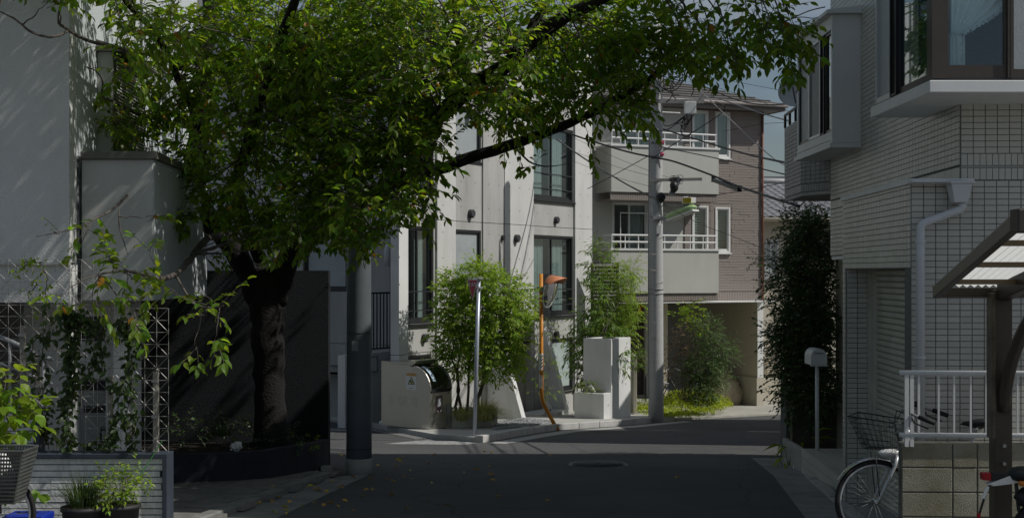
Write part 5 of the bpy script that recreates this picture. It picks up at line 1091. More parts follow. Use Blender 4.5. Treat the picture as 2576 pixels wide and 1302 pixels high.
hv.add(vs, [(i*4+k, (i+1)*4+k, (i+1)*4+(k+1) % 4, i*4+(k+1) % 4) for i in range(N) for k in range(4)]); hv.build('hood', M_hood, mr, True)
mm = MB(); mm.bar(P(1356,727,D)+V(-.02,0,0), P(1372,727,D-.06), .10, .10); mm.build('clamp', M_greyplastic, mr)
for (ya, yb) in ((888,930),(942,975)):
    mm = MB(); mm.tube([P(1361.5,ya,D), P(1361.5,yb,D)], .0395, 16, False); lb = mm.build('label_sleeve', M_white, mr, True)
    for k in range(4):
        y = ya+5+k*(yb-ya-8)/4; mm = MB(); c = P(1365,y+2,D-.032); mm.bar(c-V(.012,0,.02), c+V(.004,-.006,.02), .012, .02, V(0,1,0)); mm.build('label_mark', mat('label_blue', (.08,.14,.35), .5), lb)
# ================================================================ stop sign
ss = thing('stop_sign', 'inverted triangle stop sign seen almost edge-on on a leaning silver post', 'road sign', G(1194,1109)); D = 21.5
mm = MB(); mm.tube([P(1193,1114,D), P(1204.5,697,D)], .034, 14); mm.build('post', mat('silver_post', (.42,.46,.52), .4, .06, 5, metal=.4), ss, True)
r_ = V(.30,.95,0).normalized(); r_ = V(.25,-.97,0).normalized(); nrm = V(-.97,-.25,0).normalized(); c = P(1200,702,D); up = ZUP
rr = V(.52,-.85,0).normalized(); nn = V(-.85,-.52,0).normalized()
A_, B_, C_ = c-rr*.24+nn*.05, c+rr*.12+nn*.05, c-rr*.06+nn*.05-up*.36
mm = MB(); mm.prism([A_, B_, C_], -nn*.004); mm.build('sign_back', M_alu, ss)
cen = (A_+B_+C_)/3; mm = MB(); mm.prism([cen+(p-cen)*.96+nn*.001 for p in (A_,B_,C_)], nn*.002); pl_ = mm.build('sign_white_border', M_white, ss)
mm = MB(); mm.prism([cen+(p-cen)*.88+nn*.004 for p in (A_,B_,C_)], nn*.001); mm.build('sign_face', M_red, pl_)
text_mesh('sign_lettering', '止まれ', .085, face_matrix(cen+nn*.008+up*.03, rr, up), M_white, pl_)
for dz in (.02,-.14):
    mm = MB(); p_ = P(1204,702,D)+ZUP*dz; mm.bar(p_-rr*.06+nn*.0, p_+rr*.08, .08, .03); mm.build('clamp', M_alu, ss)
# ================================================================ bicycles
def bicycle(label, hub, yaw, r=.33, steer=0.0, basket=True, frame_m=M_silver, group=None, lean=0.0, bcol=M_black):
    # hub: front hub world position; yaw: forward direction angle in the xy plane
    t = thing('bicycle', label, 'bicycle', Vector((hub.x, hub.y, hub.z-r)), group)
    M = Matrix.Translation(hub) @ Matrix.Rotation(yaw, 4, 'Z') @ Matrix.Rotation(lean, 4, 'X')
    def mk(fn, name, material, parent=t, smooth=True):
        q = MB(); fn(q); return xf(q, M).build(name, material, parent, smooth)
    WB = 1.06
    for nm_, cx_ in (('front_wheel',0),('rear_wheel',-WB)):
        w = mk(lambda q: q.ring((cx_,0,0), (0,1,0), r-.016, .018, 44, 8), nm_, M_rubber)
        mk(lambda q: q.ring((cx_,0,0), (0,1,0), r-.042, .011, 44, 6), 'rim', M_alu, w)
        mk(lambda q: q.cyl((cx_,-.05,0), (cx_,.05,0), .02), 'hub', M_chrome, w)
        def sp(q):
            for k in range(32):
                a = 2*math.pi*k/32; b = a+(.35 if k % 2 else -.35); s = .028 if k % 4 < 2 else -.028
                q.tube([(cx_+.018*math.cos(b), s, .018*math.sin(b)), (cx_+(r-.045)*math.cos(a), 0, (r-.045)*math.sin(a))], .0013, 3)
        o = mk(sp, 'spokes', mat('dull_spoke', (.22,.23,.24), .5, .1, 8), w); o['kind'] = 'stuff'
        def fd(q):
            a0, a1 = (.5, 2.0) if nm_ == 'front_wheel' else (.1, 2.6)
            pts = [(cx_+(r+.018)*math.cos(a), (r+.018)*math.sin(a)) for a in [a0+(a1-a0)*i/14 for i in range(15)]]
            q.add([v for (x,z) in pts for v in ((x,-.026,z-.008),(x,-.012,z+.004),(x,.012,z+.004),(x,.026,z-.008))], [(i*4+k,i*4+k+1,i*4+4+k+1,i*4+4+k) for i in range(14) for k in range(3)])
        mk(fd, 'mudguard', M_chrome)
    head = Vector((-.27,0,.56)); crown = Vector((-.17,0,.36)); bb = Vector((-.62,0,-.03)); seat = Vector((-.80,0,.52))
    for s in (-1,1): mk(lambda q: q.tube([crown+V(0,s*.03,0), crown+V(.03,s*.05,-.08), V(-.015,s*.05,.03), V(0,s*.05,0)], [.016,.014,.011,.009], 8), 'fork_blade', frame_m)
    mk(lambda q: (q.tube([crown, head], .019, 8), q.tube([head-V(-.02,0,.06), bb+V(.12,0,.12), bb], .018, 8), q.tube([head-V(-.03,0,.12), bb+V(.1,0,.22), bb+V(-.08,0,.2)], .015, 8), q.tube([bb, seat], .016, 8), q.tube([bb, V(-WB,.05,0)], .011, 6), q.tube([bb, V(-WB,-.05,0)], .011, 6), q.tube([seat-V(-.01,0,.12), V(-WB,.05,0)], .009, 6), q.tube([seat-V(-.01,0,.12), V(-WB,-.05,0)], .009, 6)), 'frame', frame_m)
    S = Matrix.Translation(head) @ Matrix.Rotation(steer, 4, 'Z') @ Matrix.Translation(-head)
    def hb(q):
        q.tube([S@v for v in (V(-.50,.29,.66), V(-.38,.28,.70), V(-.27,.20,.74), V(-.26,.08,.69), V(-.275,0,.66), V(-.26,-.08,.69), V(-.27,-.20,.74), V(-.38,-.28,.70), V(-.50,-.29,.66))], .012, 8); q.tube([head, S@V(-.275,0,.66)], .013, 8)
    h = mk(hb, 'handlebar', M_chrome if bcol is not M_black else M_greyplastic)
    for s in (-1,1):
        mk(lambda q: q.tube([S@V(-.40,s*.282,.695), S@V(-.52,s*.29,.655)], .018, 8), 'grip', M_rubber, h); mk(lambda q: q.tube([S@V(-.34,s*.25,.69), S@V(-.36,s*.27,.65), S@V(-.47,s*.28,.61)], .007, 5), 'brake_lever', M_black, h)
        mk(lambda q: q.tube([S@V(-.35,s*.24,.70), S@V(-.2,s*.12,.72), S@V(-.16,s*.03,.60), V(-.2,0,.42)], .004, 4), 'brake_cable', M_cable, h)
    mk(lambda q: q.tube([S@V(-.30,-.13,.73), S@V(-.30,-.13,.765), S@V(-.30,-.13,.775)], [.026,.026,.012], 10), 'bell', M_black, h)
    def sad(q): q.add([V(-.68,0,.60),V(-.72,.03,.615),V(-.85,.10,.63),V(-.94,.10,.635),V(-.97,0,.63),V(-.94,-.10,.635),V(-.85,-.10,.63),V(-.72,-.03,.615),V(-.84,0,.645),V(-.85,0,.56)], [(i,(i+1) % 8,8) for i in range(8)]+[((i+1) % 8,i,9) for i in range(8)])
    mk(sad, 'saddle', M_black); mk(lambda q: q.tube([seat, V(-.83,0,.60)], .013, 8), 'seat_post', M_chrome)
    mk(lambda q: (q.ring(bb+V(0,.04,0), (0,1,0), .085, .008, 24, 5), q.tube([bb+V(0,.06,0), bb+V(.14,.07,-.09)], .01, 6), q.tube([bb-V(0,.06,0), bb-V(.14,.07,-.09)], .01, 6)), 'crankset', M_chrome)
    if basket:
        B0, B1, z0, z1 = (-.20,.08,.40,.62) , None, .40, .64
        def bk(q):
            lo = [V(-.20,-.12,.40), V(.06,-.12,.40), V(.06,.12,.40), V(-.20,.12,.40)]; hi_ = [V(-.23,-.17,.62), V(.17,-.17,.66), V(.17,.17,.66), V(-.23,.17,.62)]
            lo = [S@v for v in lo]; hi_ = [S@v for v in hi_]
            q.tube(hi_+[hi_[0]], .005, 5)
            for k in range(4):
                for i in range(8):
                    f = i/8; q.tube([lo[k].lerp(lo[(k+1) % 4], f), hi_[k].lerp(hi_[(k+1) % 4], f)], .0022, 3)
            for j in range(1,6):
                f = j/6; lv = [lo[k].lerp(hi_[k], f) for k in range(4)]; q.tube(lv+[lv[0]], .0022, 3)
            for i in range(1,7): q.tube([lo[0].lerp(lo[1], i/7), lo[3].lerp(lo[2], i/7)], .0022, 3); q.tube([lo[0].lerp(lo[3], i/7), lo[1].lerp(lo[2], i/7)], .0022, 3)
        mk(bk, 'wire_basket', bcol)
        mk(lambda q: q.tube([V(-.02,.055,0), V(.02,.06,.40)], .004, 4), 'basket_stay', M_black); mk(lambda q: q.tube([V(-.02,-.055,0), V(.02,-.06,.40)], .004, 4), 'basket_stay', M_black)
        mk(lambda q: q.blob(V(-.12,0,.38), .10, .035, .03, .05, 12, 8, 3), 'front_lamp', M_enamel)
    return t, M
hubp = P(2202,1258,10.12)
bicycle('silver bicycle with wire basket parked behind the concrete block wall', V(hubp.x, hubp.y, gz(10.12)+.33+.012), math.pi+.05, .325, -.55)
bicycle('white bicycle on the raised deck behind the black railing', V(*FP.p(-.1,-.55,0).xy, zp_-.12+.35), math.radians(140), .35, .1, False, M_enamel)
bicycle('black bicycle next to the white one behind the railing', V(*FP.p(-.9,-.95,0).xy, zp_-.12+.34), math.radians(150), .34, .2, False, M_black)
hb2 = P(1626,1008,31.5); bicycle('dark bicycle half hidden behind the concrete utility pole', V(hb2.x+.25, 30.6, gz(30.6)+.36), math.radians(205), .33, .0, True, M_black)
# bicycle with woven basket at the left edge
hb3 = V(-3.62, 9.3, gz(9.3)+.34); t3, M3 = bicycle('bicycle at the left edge with a grey woven basket', V(-3.80, 9.3, gz(9.3)+.34), .12, .33, .0, False, M_silver)
wb_ = MB(); c3 = V((24-CX)/FPX*9.2, 9.2, 0); zt3, zb3 = P(0,1130,9.2).z, P(0,1258,9.2).z
def bkp(s, f):
    hw, hd = (.10+.05*f), (.10+.05*f); x, y = [(-hw,-hd),(hw,-hd),(hw,hd),(-hw,hd)][s % 4]; return c3+V(x-.03+.03*f, y, zb3+(zt3-zb3)*f)
for k in range(4):
    for i in range(14): wb_.bar(bkp(k,0).lerp(bkp(k+1,0), i/14), bkp(k,1).lerp(bkp(k+1,1), i/14), .008, .005)
for j in range(13):
    f = j/13; 
    for k in range(4):
        for i in range(14): 
            a, b = bkp(k,f).lerp(bkp(k+1,f), i/14), bkp(k,f).lerp(bkp(k+1,f), (i+1)/14); wb_.bar(a, b, .010, .015)
wb_.poly(bkp(0,0), bkp(1,0), bkp(2,0), bkp(3,0)); wbo = wb_.build('woven_basket', mat('grey_wicker', (.07,.075,.07), .6, .15, 12), t3); wbo['kind'] = 'stuff'
rm = MB(); rm.tube([bkp(0,1.02), bkp(1,1.02), bkp(2,1.02), bkp(3,1.02), bkp(0,1.02)], .013, 6); rm.build('basket_rim', MATS['grey_wicker'], wbo)
mm = MB(); mm.blob(c3+V(-.06,0,zb3+.2), .09, .08, .14, .2, 10, 8, 31); tag(mm.build('white_bag', M_white, None, True), 'white bag inside the grey woven bicycle basket', 'bag')
mm = MB(); c = P(74,1302,9.9); mm.hexa([c+V(-.16,-.12,-.3), c+V(.13,-.12,-.3), c+V(.13,.12,-.3), c+V(-.16,.12,-.3), c+V(-.165,-.13,.035), c+V(.15,-.13,.035), c+V(.15,.13,.035), c+V(-.165,.13,.035)]); bl_ = tag(mm.build('blue_crate', M_blue, None, False, .01), 'blue plastic crate at the bottom left in front of the slatted wall', 'crate')
mm = MB()
for k in range(4): mm.bar(c+V(-.15,-.135,.03-.06*k), c+V(.14,-.135,.03-.06*k), .012, .012)
mm.build('crate_rib', M_blue, bl_)
# ================================================================ slatted wall, trellis, pots (left foreground)
sw = thing('slatted_wall', 'low whitewashed board wall with slate blue frame under the trellis', 'wall', GX(-3.6,10.7)); D = 10.7
xl, xr = -5.3, (424-CX)/FPX*D; zt = P(0,1139,D).z
mm = MB(); mm.box(xl, xr, D-.05, D+.16, zt-.038, zt); mm.box(xr-.04, xr, D-.052, D+.162, gz(D)-.05, zt-.038); mm.build('frame', M_frameblue, sw, False, .004)
mm = MB(); mm.box(xl, xr-.04, D+.03, D+.12, gz(D)-.1, zt-.039); mm.build('backing', M_black, sw)
z = zt-.045; k = 0
while z > gz(D)-.05:
    x = xl+random.uniform(-.5,0)
    while x < xr-.045:
        w = random.uniform(.55,1.0); mm = MB(); j = random.uniform(-.003,.003); mm.box(max(x,xl)+.0015, min(x+w,xr-.042)-.0015, D-.012+j, D+.028, z-.0435, z); 
        if min(x+w,xr-.042)-max(x,xl) > .03: mm.build('board', M_slat, sw)
        x += w
    z -= .0525
sw2 = thing('tall_slatted_wall', 'taller whitewashed board wall section at the far left', 'wall', GX(-4.2,10.95)); D = 10.95
xr2 = (106-CX)/FPX*D; zt2 = P(0,1027,D).z; mm = MB(); mm.box(xr2-.05, xr2, D-.06, D+.10, gz(D)-.05, zt2); mm.box(xl, xr2-.05, D-.05, D+.09, zt2-.03, zt2-.001); mm.build('frame', M_frameblue, sw2, False, .004)
mm = MB(); mm.box(xl, xr2-.05, D+.03, D+.085, gz(D), zt2-.031); mm.build('backing', M_black, sw2)
z = zt2-.036
while z > zt-.3:
    mm = MB(); mm.box(xl, xr2-.052, D-.012+random.uniform(-.003,.003), D+.028, z-.0435, z); mm.build('board', M_slat, sw2); z -= .0525
def trellis(label, px0, px1, py0, py1, D, posts):
    t = thing('wire_trellis', label, 'trellis', P((px0+px1)/2, py1, D)); mm = MB(); x0, x1 = (px0-CX)/FPX*D, (px1-CX)/FPX*D; z0, z1 = P(0,py1,D).z, P(0,py0,D).z; p = .102
    nx = int(round((x1-x0)/p)); nz = int(round((z1-z0)/p)); px_ = (x1-x0)/nx; pz_ = (z1-z0)/nz; w = .0022
    for i in range(nx+1): mm.tube([(x0+i*px_,D,z0), (x0+i*px_,D,z1)], w, 4)
    for j in range(nz+1): mm.tube([(x0,D+.004,z0+j*pz_), (x1,D+.004,z0+j*pz_)], w, 4)
    for i in range(nx):
        for j in range(nz):
            if (i+j) % 2: mm.tube([(x0+i*px_,D+.002,z0+j*pz_), (x0+(i+1)*px_,D+.002,z0+(j+1)*pz_)], w*.9, 4)
            else: mm.tube([(x0+i*px_,D+.002,z0+(j+1)*pz_), (x0+(i+1)*px_,D+.002,z0+j*pz_)], w*.9, 4)
    o = mm.build('wire_lattice', M_wire, t); o['kind'] = 'stuff'
    for (a, b, c) in posts:
        xx = (a-CX)/FPX*D; mm = MB(); mm.box(xx-.022, xx+.022, D+.01, D+.05, P(0,c,D).z, P(0,b,D).z); q = mm.build('post', M_wood, t, False, .004)
        for zz in (.1,.5,.9): mm = MB(); zc = P(0,c,D).z*(1-zz)+P(0,b,D).z*zz; mm.box(xx-.028, xx+.028, D-.008, D+.009, zc-.012, zc+.012); mm.build('bracket', M_wire, q)
trellis('wire lattice trellis with climbing vines above the slatted wall', 215, 424, 775, 1137, 10.78, ((276,945,1160),(390,935,1160)))
trellis('taller wire lattice trellis at the far left edge', -40, 235, 652, 1025, 11.1, ((54,820,1040),(92,900,1040)))
def pot(label, px, pytop, D, r0, r1, h):
    t = thing('flower_pot', label, 'pot', P(px, pytop, D)-ZUP*h); c = P(px,pytop,D); mm = MB(); mm.tube([c-ZUP*h, c-ZUP*.03, c-ZUP*.03, c], [r1, r0, r0+.012, r0+.012], 22); mm.build('pot_body', M_leafpot, t, True)
    mm = MB(); mm.disc(c+ZUP*.002, ZUP, r0, 22); mm.build('soil', M_soil, t); return c
pc1 = pot('dark plastic pot with grassy plant in front of the slatted wall', 208, 1272, 10.25, .16, .13, .3); pc2 = pot('larger black pot with leafy plant in front of the slatted wall', 300, 1266, 10.35, .16, .13, .3)
mm = MB(); mm.tube([P(408,1108,10.7), P(375,1160,10.6), P(340,1215,10.45), P(318,1245,10.35)], .005, 5); tag(mm.build('green_stake', mat('green_rod', (.03,.12,.03), .5), None), 'thin green plant stake leaning from the pot to the trellis', 'plant stake')
# ================================================================ right foreground: block wall, railing, downpipe, carport, letter box
bw = thing('block_wall', 'stained concrete block wall in front of the bicycle', 'wall', GX(3.6,9.9)); FBW = Fr(((2268-CX)/FPX*9.9, 9.9), (1,-.044)); ztb = P(0,1113,9.9).z
mm = MB(); mm.fbox(FBW, .004, 3.4, -.105, -.012, gz(10)-.2, ztb-.006); mm.build('mortar_core', M_mortar, bw)
z = ztb; widths = [.39,.187,.39,.39,.187,.39,.39,.39,.39]
while z > gz(9.8)-.05:
    u = 0
    for w in widths:
        mm = MB(); j = random.uniform(-.002,.002); mm.fbox(FBW, u+.004, u+w-.004, -.12, j, z-.186, z-.004); mm.build('block', M_block, bw, False, .006); u += w
    z -= .19
rl = thing('white_railing', 'white metal railing on top of the concrete block wall', 'railing', V(3.2,9.9,ztb)); FRl = Fr(((2266-CX)/FPX*9.86, 9.86), (1,-.044)); zr1, zr0 = P(0,938,9.86).z, P(0,1094,9.86).z
for (za, rr_) in ((zr1,.021),(zr0,.019)):
    mm = MB(); mm.tube([FRl.p(0,-.03,za), FRl.p(3.3,-.03,za)], rr_, 10); mm.build('rail', M_enamel, rl, True)
ru = lambda px: FRl.ray(px)[0]
for px, w in ((2283,.030),(2296,.028),(2314,.016),(2364,.013),(2403,.013),(2445,.013),(2484,.013),(2523,.013),(2563,.013),(2603,.013),(2643,.013),(2683,.03)):
    u = ru(px); mm = MB(); b = .11 if w > .02 else 0; mm.fbox(FRl, u-w/2, u+w/2, -.03-w/2, -.03+w/2, zr0-(.09 if w > .02 else 0), zr1); mm.build('baluster', M_enamel, rl)
dp = thing('downpipe', 'white rain downpipe with hopper on the tiled house corner', 'downpipe', GX(3.35,10.3)); D = 10.28
hc = P(2413,486,D); mm = MB(); a, b, h = .085, .055, .075; mm.hexa([hc+V(-b,-.05,-h), hc+V(b,-.05,-h), hc+V(b,.05,-h), hc+V(-b,.05,-h), hc+V(-a,-.07,h), hc+V(a,-.07,h), hc+V(a,.07,h), hc+V(-a,.07,h)]); mm.build('hopper', M_pvc, dp, False, .004)
mm = MB(); mm.box(hc.x-.098, hc.x+.098, hc.y-.083, hc.y+.083, hc.z+h, hc.z+h+.02); mm.build('hopper_rim', M_pvc, dp, False, .004)
mm = MB(); mm.tube([P(2421,510,D), P(2421,520,D), P(2417,526,D), P(2408,530,D), P(2330,558,D), P(2320,563,D), P(2316,572,D), P(2315.5,590,D), P(2316,1140,D)], .033, 14); mm.build('pipe', M_pvc, dp, True)
for py in (608, 898): mm = MB(); mm.tube([P(2316,py-3,D), P(2316,py+3,D)], .040, 14); mm.build('pipe_clip', M_pvc, dp)
lm = MB(); lm.box(P(2290,0,10.3).x, P(2412,0,10.3).x, 10.25, 10.39, P(0,459,10.3).z, P(0,451,10.3).z); lm.build('ledge_flashing', M_pvc, th_)
cp = thing('carport', 'dark bronze carport with corrugated translucent roof panels', 'carport', GX(3.5,9.1))
E0 = P(2355,735,9.2); E1 = P(2560,556,6.9); ev = E1-E0; XR = 5.5
M_brz = M_bronze
mm = MB(); mm.bar(E0, E1+ev*.0, .05, .085); mm.build('side_beam', M_brz, cp, False, .006)
mm = MB(); mm.bar(E0+V(.03,0,0), E0+V(XR-E0.x,0,0), .09, .07); mm.build('eave_beam', M_brz, cp, False, .006)
mm = MB(); mm.bar(E1+V(-.03,-.02,.0), E1+V(XR-E1.x,-.02,0), .12, .13); mm.build('ridge_beam', M_brz, cp, False, .01)
for f in (.2,.47,.76):
    q = E0+ev*f-ZUP*.005; mm = MB(); mm.bar(q+V(.03,0,0), q+V(XR-q.x,0,0), .04, .035); mm.build('purlin', mat('tan_purlin', (.17,.13,.08), .5, .1, 6), cp)
mm = MB(); n = 90; vs = []
for i in range(n+1):
    x = E0.x+.03+(XR-E0.x)*i/n; dz = .009*math.cos(i*math.pi) + .045
    vs += [V(x,E0.y,E0.z+dz), V(x-(E0.x-E1.x),E1.y,E1.z+dz)]
mm.add(vs, [(2*i,2*i+2,2*i+3,2*i+1) for i in range(n)])
MP = bpy.data.materials.new('polycarbonate'); MP.use_nodes = True; N_, L__ = MP.node_tree.nodes, MP.node_tree.links; N_.clear(); o_ = N_.new('ShaderNodeOutputMaterial'); d1 = N_.new('ShaderNodeBsdfPrincipled'); d1.inputs['Base Color'].default_value = (.6,.62,.62,1); d1.inputs['Roughness'].default_value = .35; d2 = N_.new('ShaderNodeBsdfTranslucent'); d2.inputs[0].default_value = (.75,.77,.76,1); mx = N_.new('ShaderNodeMixShader'); mx.inputs[0].default_value = .6; L__.new(d1.outputs[0], mx.inputs[1]); L__.new(d2.outputs[0], mx.inputs[2]); L__.new(mx.outputs[0], o_.inputs[0])
mm.build('roof_sheet', MP, cp)
pp = P(2517,0,9.12); mm = MB(); mm.box(pp.x-.062, pp.x+.062, 9.06, 9.18, gz(9)-.1, E0.z+.02); mm.build('post', M_brz, cp, False, .006)
mm = MB(); mm.box(pp.x-.09, pp.x-.063, 9.04, 9.15, P(0,1100,9.1).z, E0.z); mm.build('post_cover', mat('worn_bronze', (.09,.075,.055), .4, .5, 10), cp, False, .004)
bs_, be_ = V(pp.x,9.08,E0.z+.0), V(pp.x-.05,6.9,E1.z-.02); mm = MB(); mm.bar(bs_, be_, .08, .12); mm.build('rafter', M_brz, cp, False, .006)
mm = MB(); c0, c1, c2 = V(pp.x,9.07,.55), V(pp.x-.005,8.95,1.15), V(pp.x-.01,8.0,1.52); mm.tube([c0*(1-t)**2+c1*2*t*(1-t)+c2*t*t for t in [i/16 for i in range(17)]], .045, 10); mm.build('curved_brace', M_brz, cp, True)
for py in (1000, 1120, 1165): mm = MB(); c = V(pp.x+.0,9.055,P(0,py,9.06).z); mm.tube([c, c-V(0,.012,0)], .014, 8); mm.build('bolt', M_wire, cp)
# motorbike tail at the right edge
mb_ = thing('parked_motorbike', 'rear end of a parked motorbike with red tail lamp behind the carport post', 'motorbike', GX(3.7,8.75)); D = 8.75
mm = MB(); a = P(2479,1196,D); mm.hexa([a+V(-.028,-.03,-.025), a+V(.03,-.03,-.03), a+V(.03,.03,-.03), a+V(-.028,.03,-.025), a+V(-.03,-.03,.025), a+V(.03,-.03,.025), a+V(.03,.03,.025), a+V(-.03,.03,.025)]); mm.build('tail_lamp', M_brass, mb_, False, .006)
mm = MB(); mm.hexa([a+V(.03,-.028,-.03), a+V(.16,-.03,-.02), a+V(.16,.03,-.02), a+V(.03,.028,-.03), a+V(.03,-.028,.03), a+V(.16,-.03,.02), a+V(.16,.03,.02), a+V(.03,.028,.03)]); mm.build('lamp_bracket', M_black, mb_, False, .005)
mm = MB(); pts = [(2487,1217),(2542,1196),(2548,1206),(2562,1213),(2540,1217),(2500,1222)]; mm.prism([P(x,y,D-.04) for x, y in pts], V(0,.08,0)); mm.build('tail_cowl', M_enamel, mb_, False, .004)
mm = MB(); mm.tube([P(2486,1220,D), P(2478,1245,D), P(2464,1290,D)], .008, 6); mm.build('plate_stay', M_black, mb_)
mm = MB(); q = [P(2482,1220,D-.03), P(2489,1224,D-.03), P(2477,1254,D-.03), P(2469,1250,D-.03)]; mm.prism(q, V(0,.004,0)); mm.build('number_tag', M_white, mb_)
mm = MB(); mm.box(P(2458,0,D).x, P(2466,0,D).x, D-.01, D+.01, P(0,1305,D).z, P(0,1289,D).z); mm.build('reflector', M_brass, mb_)
mm = MB(); mm.blob(P(2580,1192,D), .13, .11, .055, .05, 14, 8, 3); mm.build('seat', M_black, mb_, True); mm = MB(); mm.bar(P(2556,1213,D), P(2563,1285,D), .02, .02, V(0,1,0)); mm.build('rear_strut', M_black, mb_)
mm = MB(); mm.blob(P(2585,1250,D), .09, .08, .07, .08, 12, 8, 4); mm.build('engine_side', M_black, mb_, True); mm = MB(); wr = P(2640,1365,D); mm.ring(V(wr.x,D,gz(D)+.26), (0,1,0), .22, .05, 32, 10); mm.build('rear_wheel', M_rubber, mb_, True)
mm = MB(); mm.blob(P(2572,1215,D-.08), .03, .02, .02, .05, 10, 6, 2); mm.build('indicator', mat('amber', (.5,.16,.02), .4), mb_, True)
# tiled steps and letter box
st = thing('tiled_step', 'white tiled entrance step beside the roller shutter', 'step', GX(3.75,14.6)); zst = P(0,1127,16.0).z
q = [V(3.63,16.0,0), V(3.53,13.55,0), V(4.12,13.0,0), V(4.3,16.0,0)]; mm = MB(); mm.prism([p+ZUP*(gz(15)-.25) for p in q], (0,0,zst-.010-gz(15)+.25)); mm.build('step_core', M_mortar, st)
FT = Fr(q[0], q[1]-q[0]); LT = (q[1]-q[0]).length; n = int(LT/.1)
for i in range(n):
    for j in range(4):
        z1_ = zst-.004-j*.1
        mm = MB(); mm.fbox(FT, i*LT/n+.003, (i+1)*LT/n-.003, .0, .008, z1_-.094, z1_); mm.build('step_tile', M_tile, st)
for i in range(24):
    for j in range(6):
        y = 16.0-(i+.5)*.1; xL = 3.63-(16-y)*.0408; mm = MB(); x = xL+j*.105; 
        if x > 4.1: continue
        mm.box(x+.002, x+.1, y-.046, y+.046, zst-.009, zst-.0005*(j % 2)); mm.build('step_tile', MATS['ivory_wall_tile'], st)
lb = thing('letter_box', 'white rounded letter box on a white post by the tiled step', 'letter box', V(3.8,15.7,zst)); D = 15.7
mm = MB(); a, b = P(2040,0,D).x, P(2081,0,D).x; cx_ = (a+b)/2; r_ = (b-a)/2; zc = P(0,896,D).z; zb_ = P(0,918,D).z
pts = [V(a,D,zb_), V(b,D,zb_)] + [V(cx_+r_*math.cos(t), D, zc+r_*.95*math.sin(t)) for t in [i*math.pi/12 for i in range(13)]]
mm.prism(pts, V(0,.34,0)); bxo = mm.build('box_body', M_enamel, lb, False, .004)
mm = MB(); mm.box(cx_-.055, cx_+.055, D-.006, D, zc+.035, zc+.043); mm.build('slot', M_black, bxo)
mm = MB(); mm.box(a-.008, b+.008, D-.012, D+.002, zb_-.012, zb_-.001); mm.build('lip', M_enamel, bxo)
mm = MB(); mm.tube([V(cx_,D+.1,zb_), V(cx_,D+.1,zst-.01)], .024, 10); mm.build('post', M_enamel, lb, True)
# dark gate pillar, low block wall by the hedge
mm = MB(); gx0, gx1 = P(1974,0,18.4).x, P(2004,0,18.4).x; mm.box(gx0, gx1, 18.3, 18.7, gz(18.4)-.2, P(0,960,18.4).z); tag(mm.build('gate_pillar', mat('dark_concrete', (.10,.105,.10), .85, .25, 4, .2, 40), None, False, .01), 'dark concrete gate pillar at the foot of the hedge', 'pillar')
mm = MB(); mm.box(P(2008,0,17.0).x, 5.2, 17.35, 17.5, gz(17)-.2, P(0,1000,17.2).z); tag(mm.build('garden_wall', mat('garden_block', (.10,.09,.07), .9, .3, 4, .4, 60)), 'low brown block wall behind the letter box', 'wall')
mm = MB(); mm.box(P(2010,0,16.3).x, P(2022,0,16.3).x, 16.1, 17.3, gz(16.5)-.2, P(0,1135,16.3).z+.05); tag(mm.build('step_cheek', M_kerb, None, False, .01), 'narrow concrete cheek wall at the end of the tiled step', 'wall')
mm = MB(); mm.tube([P(1990,1190,16.6), P(1998,1188,16.6), P(1999,1165,16.6)], .018, 8); tag(mm.build('drain_pipe', M_pvc, None, True), 'short white drain pipe stub by the gate pillar', 'pipe')
mm = MB(); mm.box(P(1592,0,29).x, P(1601,0,29).x, 28.9, 30.2, gz(29)-.2, P(0,893,29).z); tag(mm.build('boundary_post', M_cream, None, False, .008), 'narrow cream boundary wall between stepped planter and utility pole', 'wall')
# ================================================================ cherry tree
tr_ = thing('cherry_tree', 'large cherry tree with dark forked trunk and crown overhanging the street', 'tree', P(690,1110,15.7))
def limb(name, pts, material=M_bark, n=10, jit=.015, sub=4):
    # pts: (px,py,D,r); catmull-rom resampled with a little wobble
    P3 = [(P(a,b,c), r) for a,b,c,r in pts]; out = []; rr = []; rn = random.Random(len(pts)*13+int(pts[0][0]))
    for i in range(len(P3)-1):
        p0, p1_, p2_, p3 = P3[max(0,i-1)][0], P3[i][0], P3[i+1][0], P3[min(len(P3)-1,i+2)][0]
        for k in range(sub):
            t = k/sub; q = .5*((2*p1_)+(p2_-p0)*t+(2*p0-5*p1_+4*p2_-p3)*t*t+(3*p1_-p0-3*p2_+p3)*t**3); R = P3[i][1]*(1-t)+P3[i+1][1]*t
            out.append(q+rvec(rn)*min(jit, R*.25)); rr.append(R*(1+rn.uniform(-.06,.06)))
    out.append(P3[-1][0]); rr.append(P3[-1][1]); mm = MB(); mm.tube(out, rr, n); mm.build(name, material, tr_, True); return out
tk = []
tk += limb('trunk', [(688,1140,15.7,.30),(684,1105,15.7,.235),(680,1040,15.7,.19),(676,940,15.7,.185),(672,840,15.7,.20),(672,760,15.7,.215),(674,705,15.7,.235),(668,665,15.65,.20)], n=18, jit=.02)
tk += limb('limb', [(640,760,15.7,.10),(625,690,15.6,.135),(590,630,15.5,.135),(540,570,15.3,.13),(500,500,15.1,.125),(490,420,15.0,.12),(500,330,15,.115),(515,240,15,.105),(512,150,14.9,.10),(530,60,14.9,.09),(520,-60,15,.08),(500,-220,15,.06),(470,-380,15,.04)], n=12)
tk += limb('limb', [(700,760,15.7,.11),(715,690,15.6,.13),(745,600,15.3,.13),(790,510,15,.125),(860,430,14.6,.12),(960,375,14.2,.105),(1080,308,13.8,.098),(1180,228,13.4,.09),(1290,150,13,.08),(1380,70,12.7,.072),(1480,12,12.4,.06),(1600,-45,12.2,.05),(1760,-110,12,.035),(1900,-150,11.9,.02)], n=12)
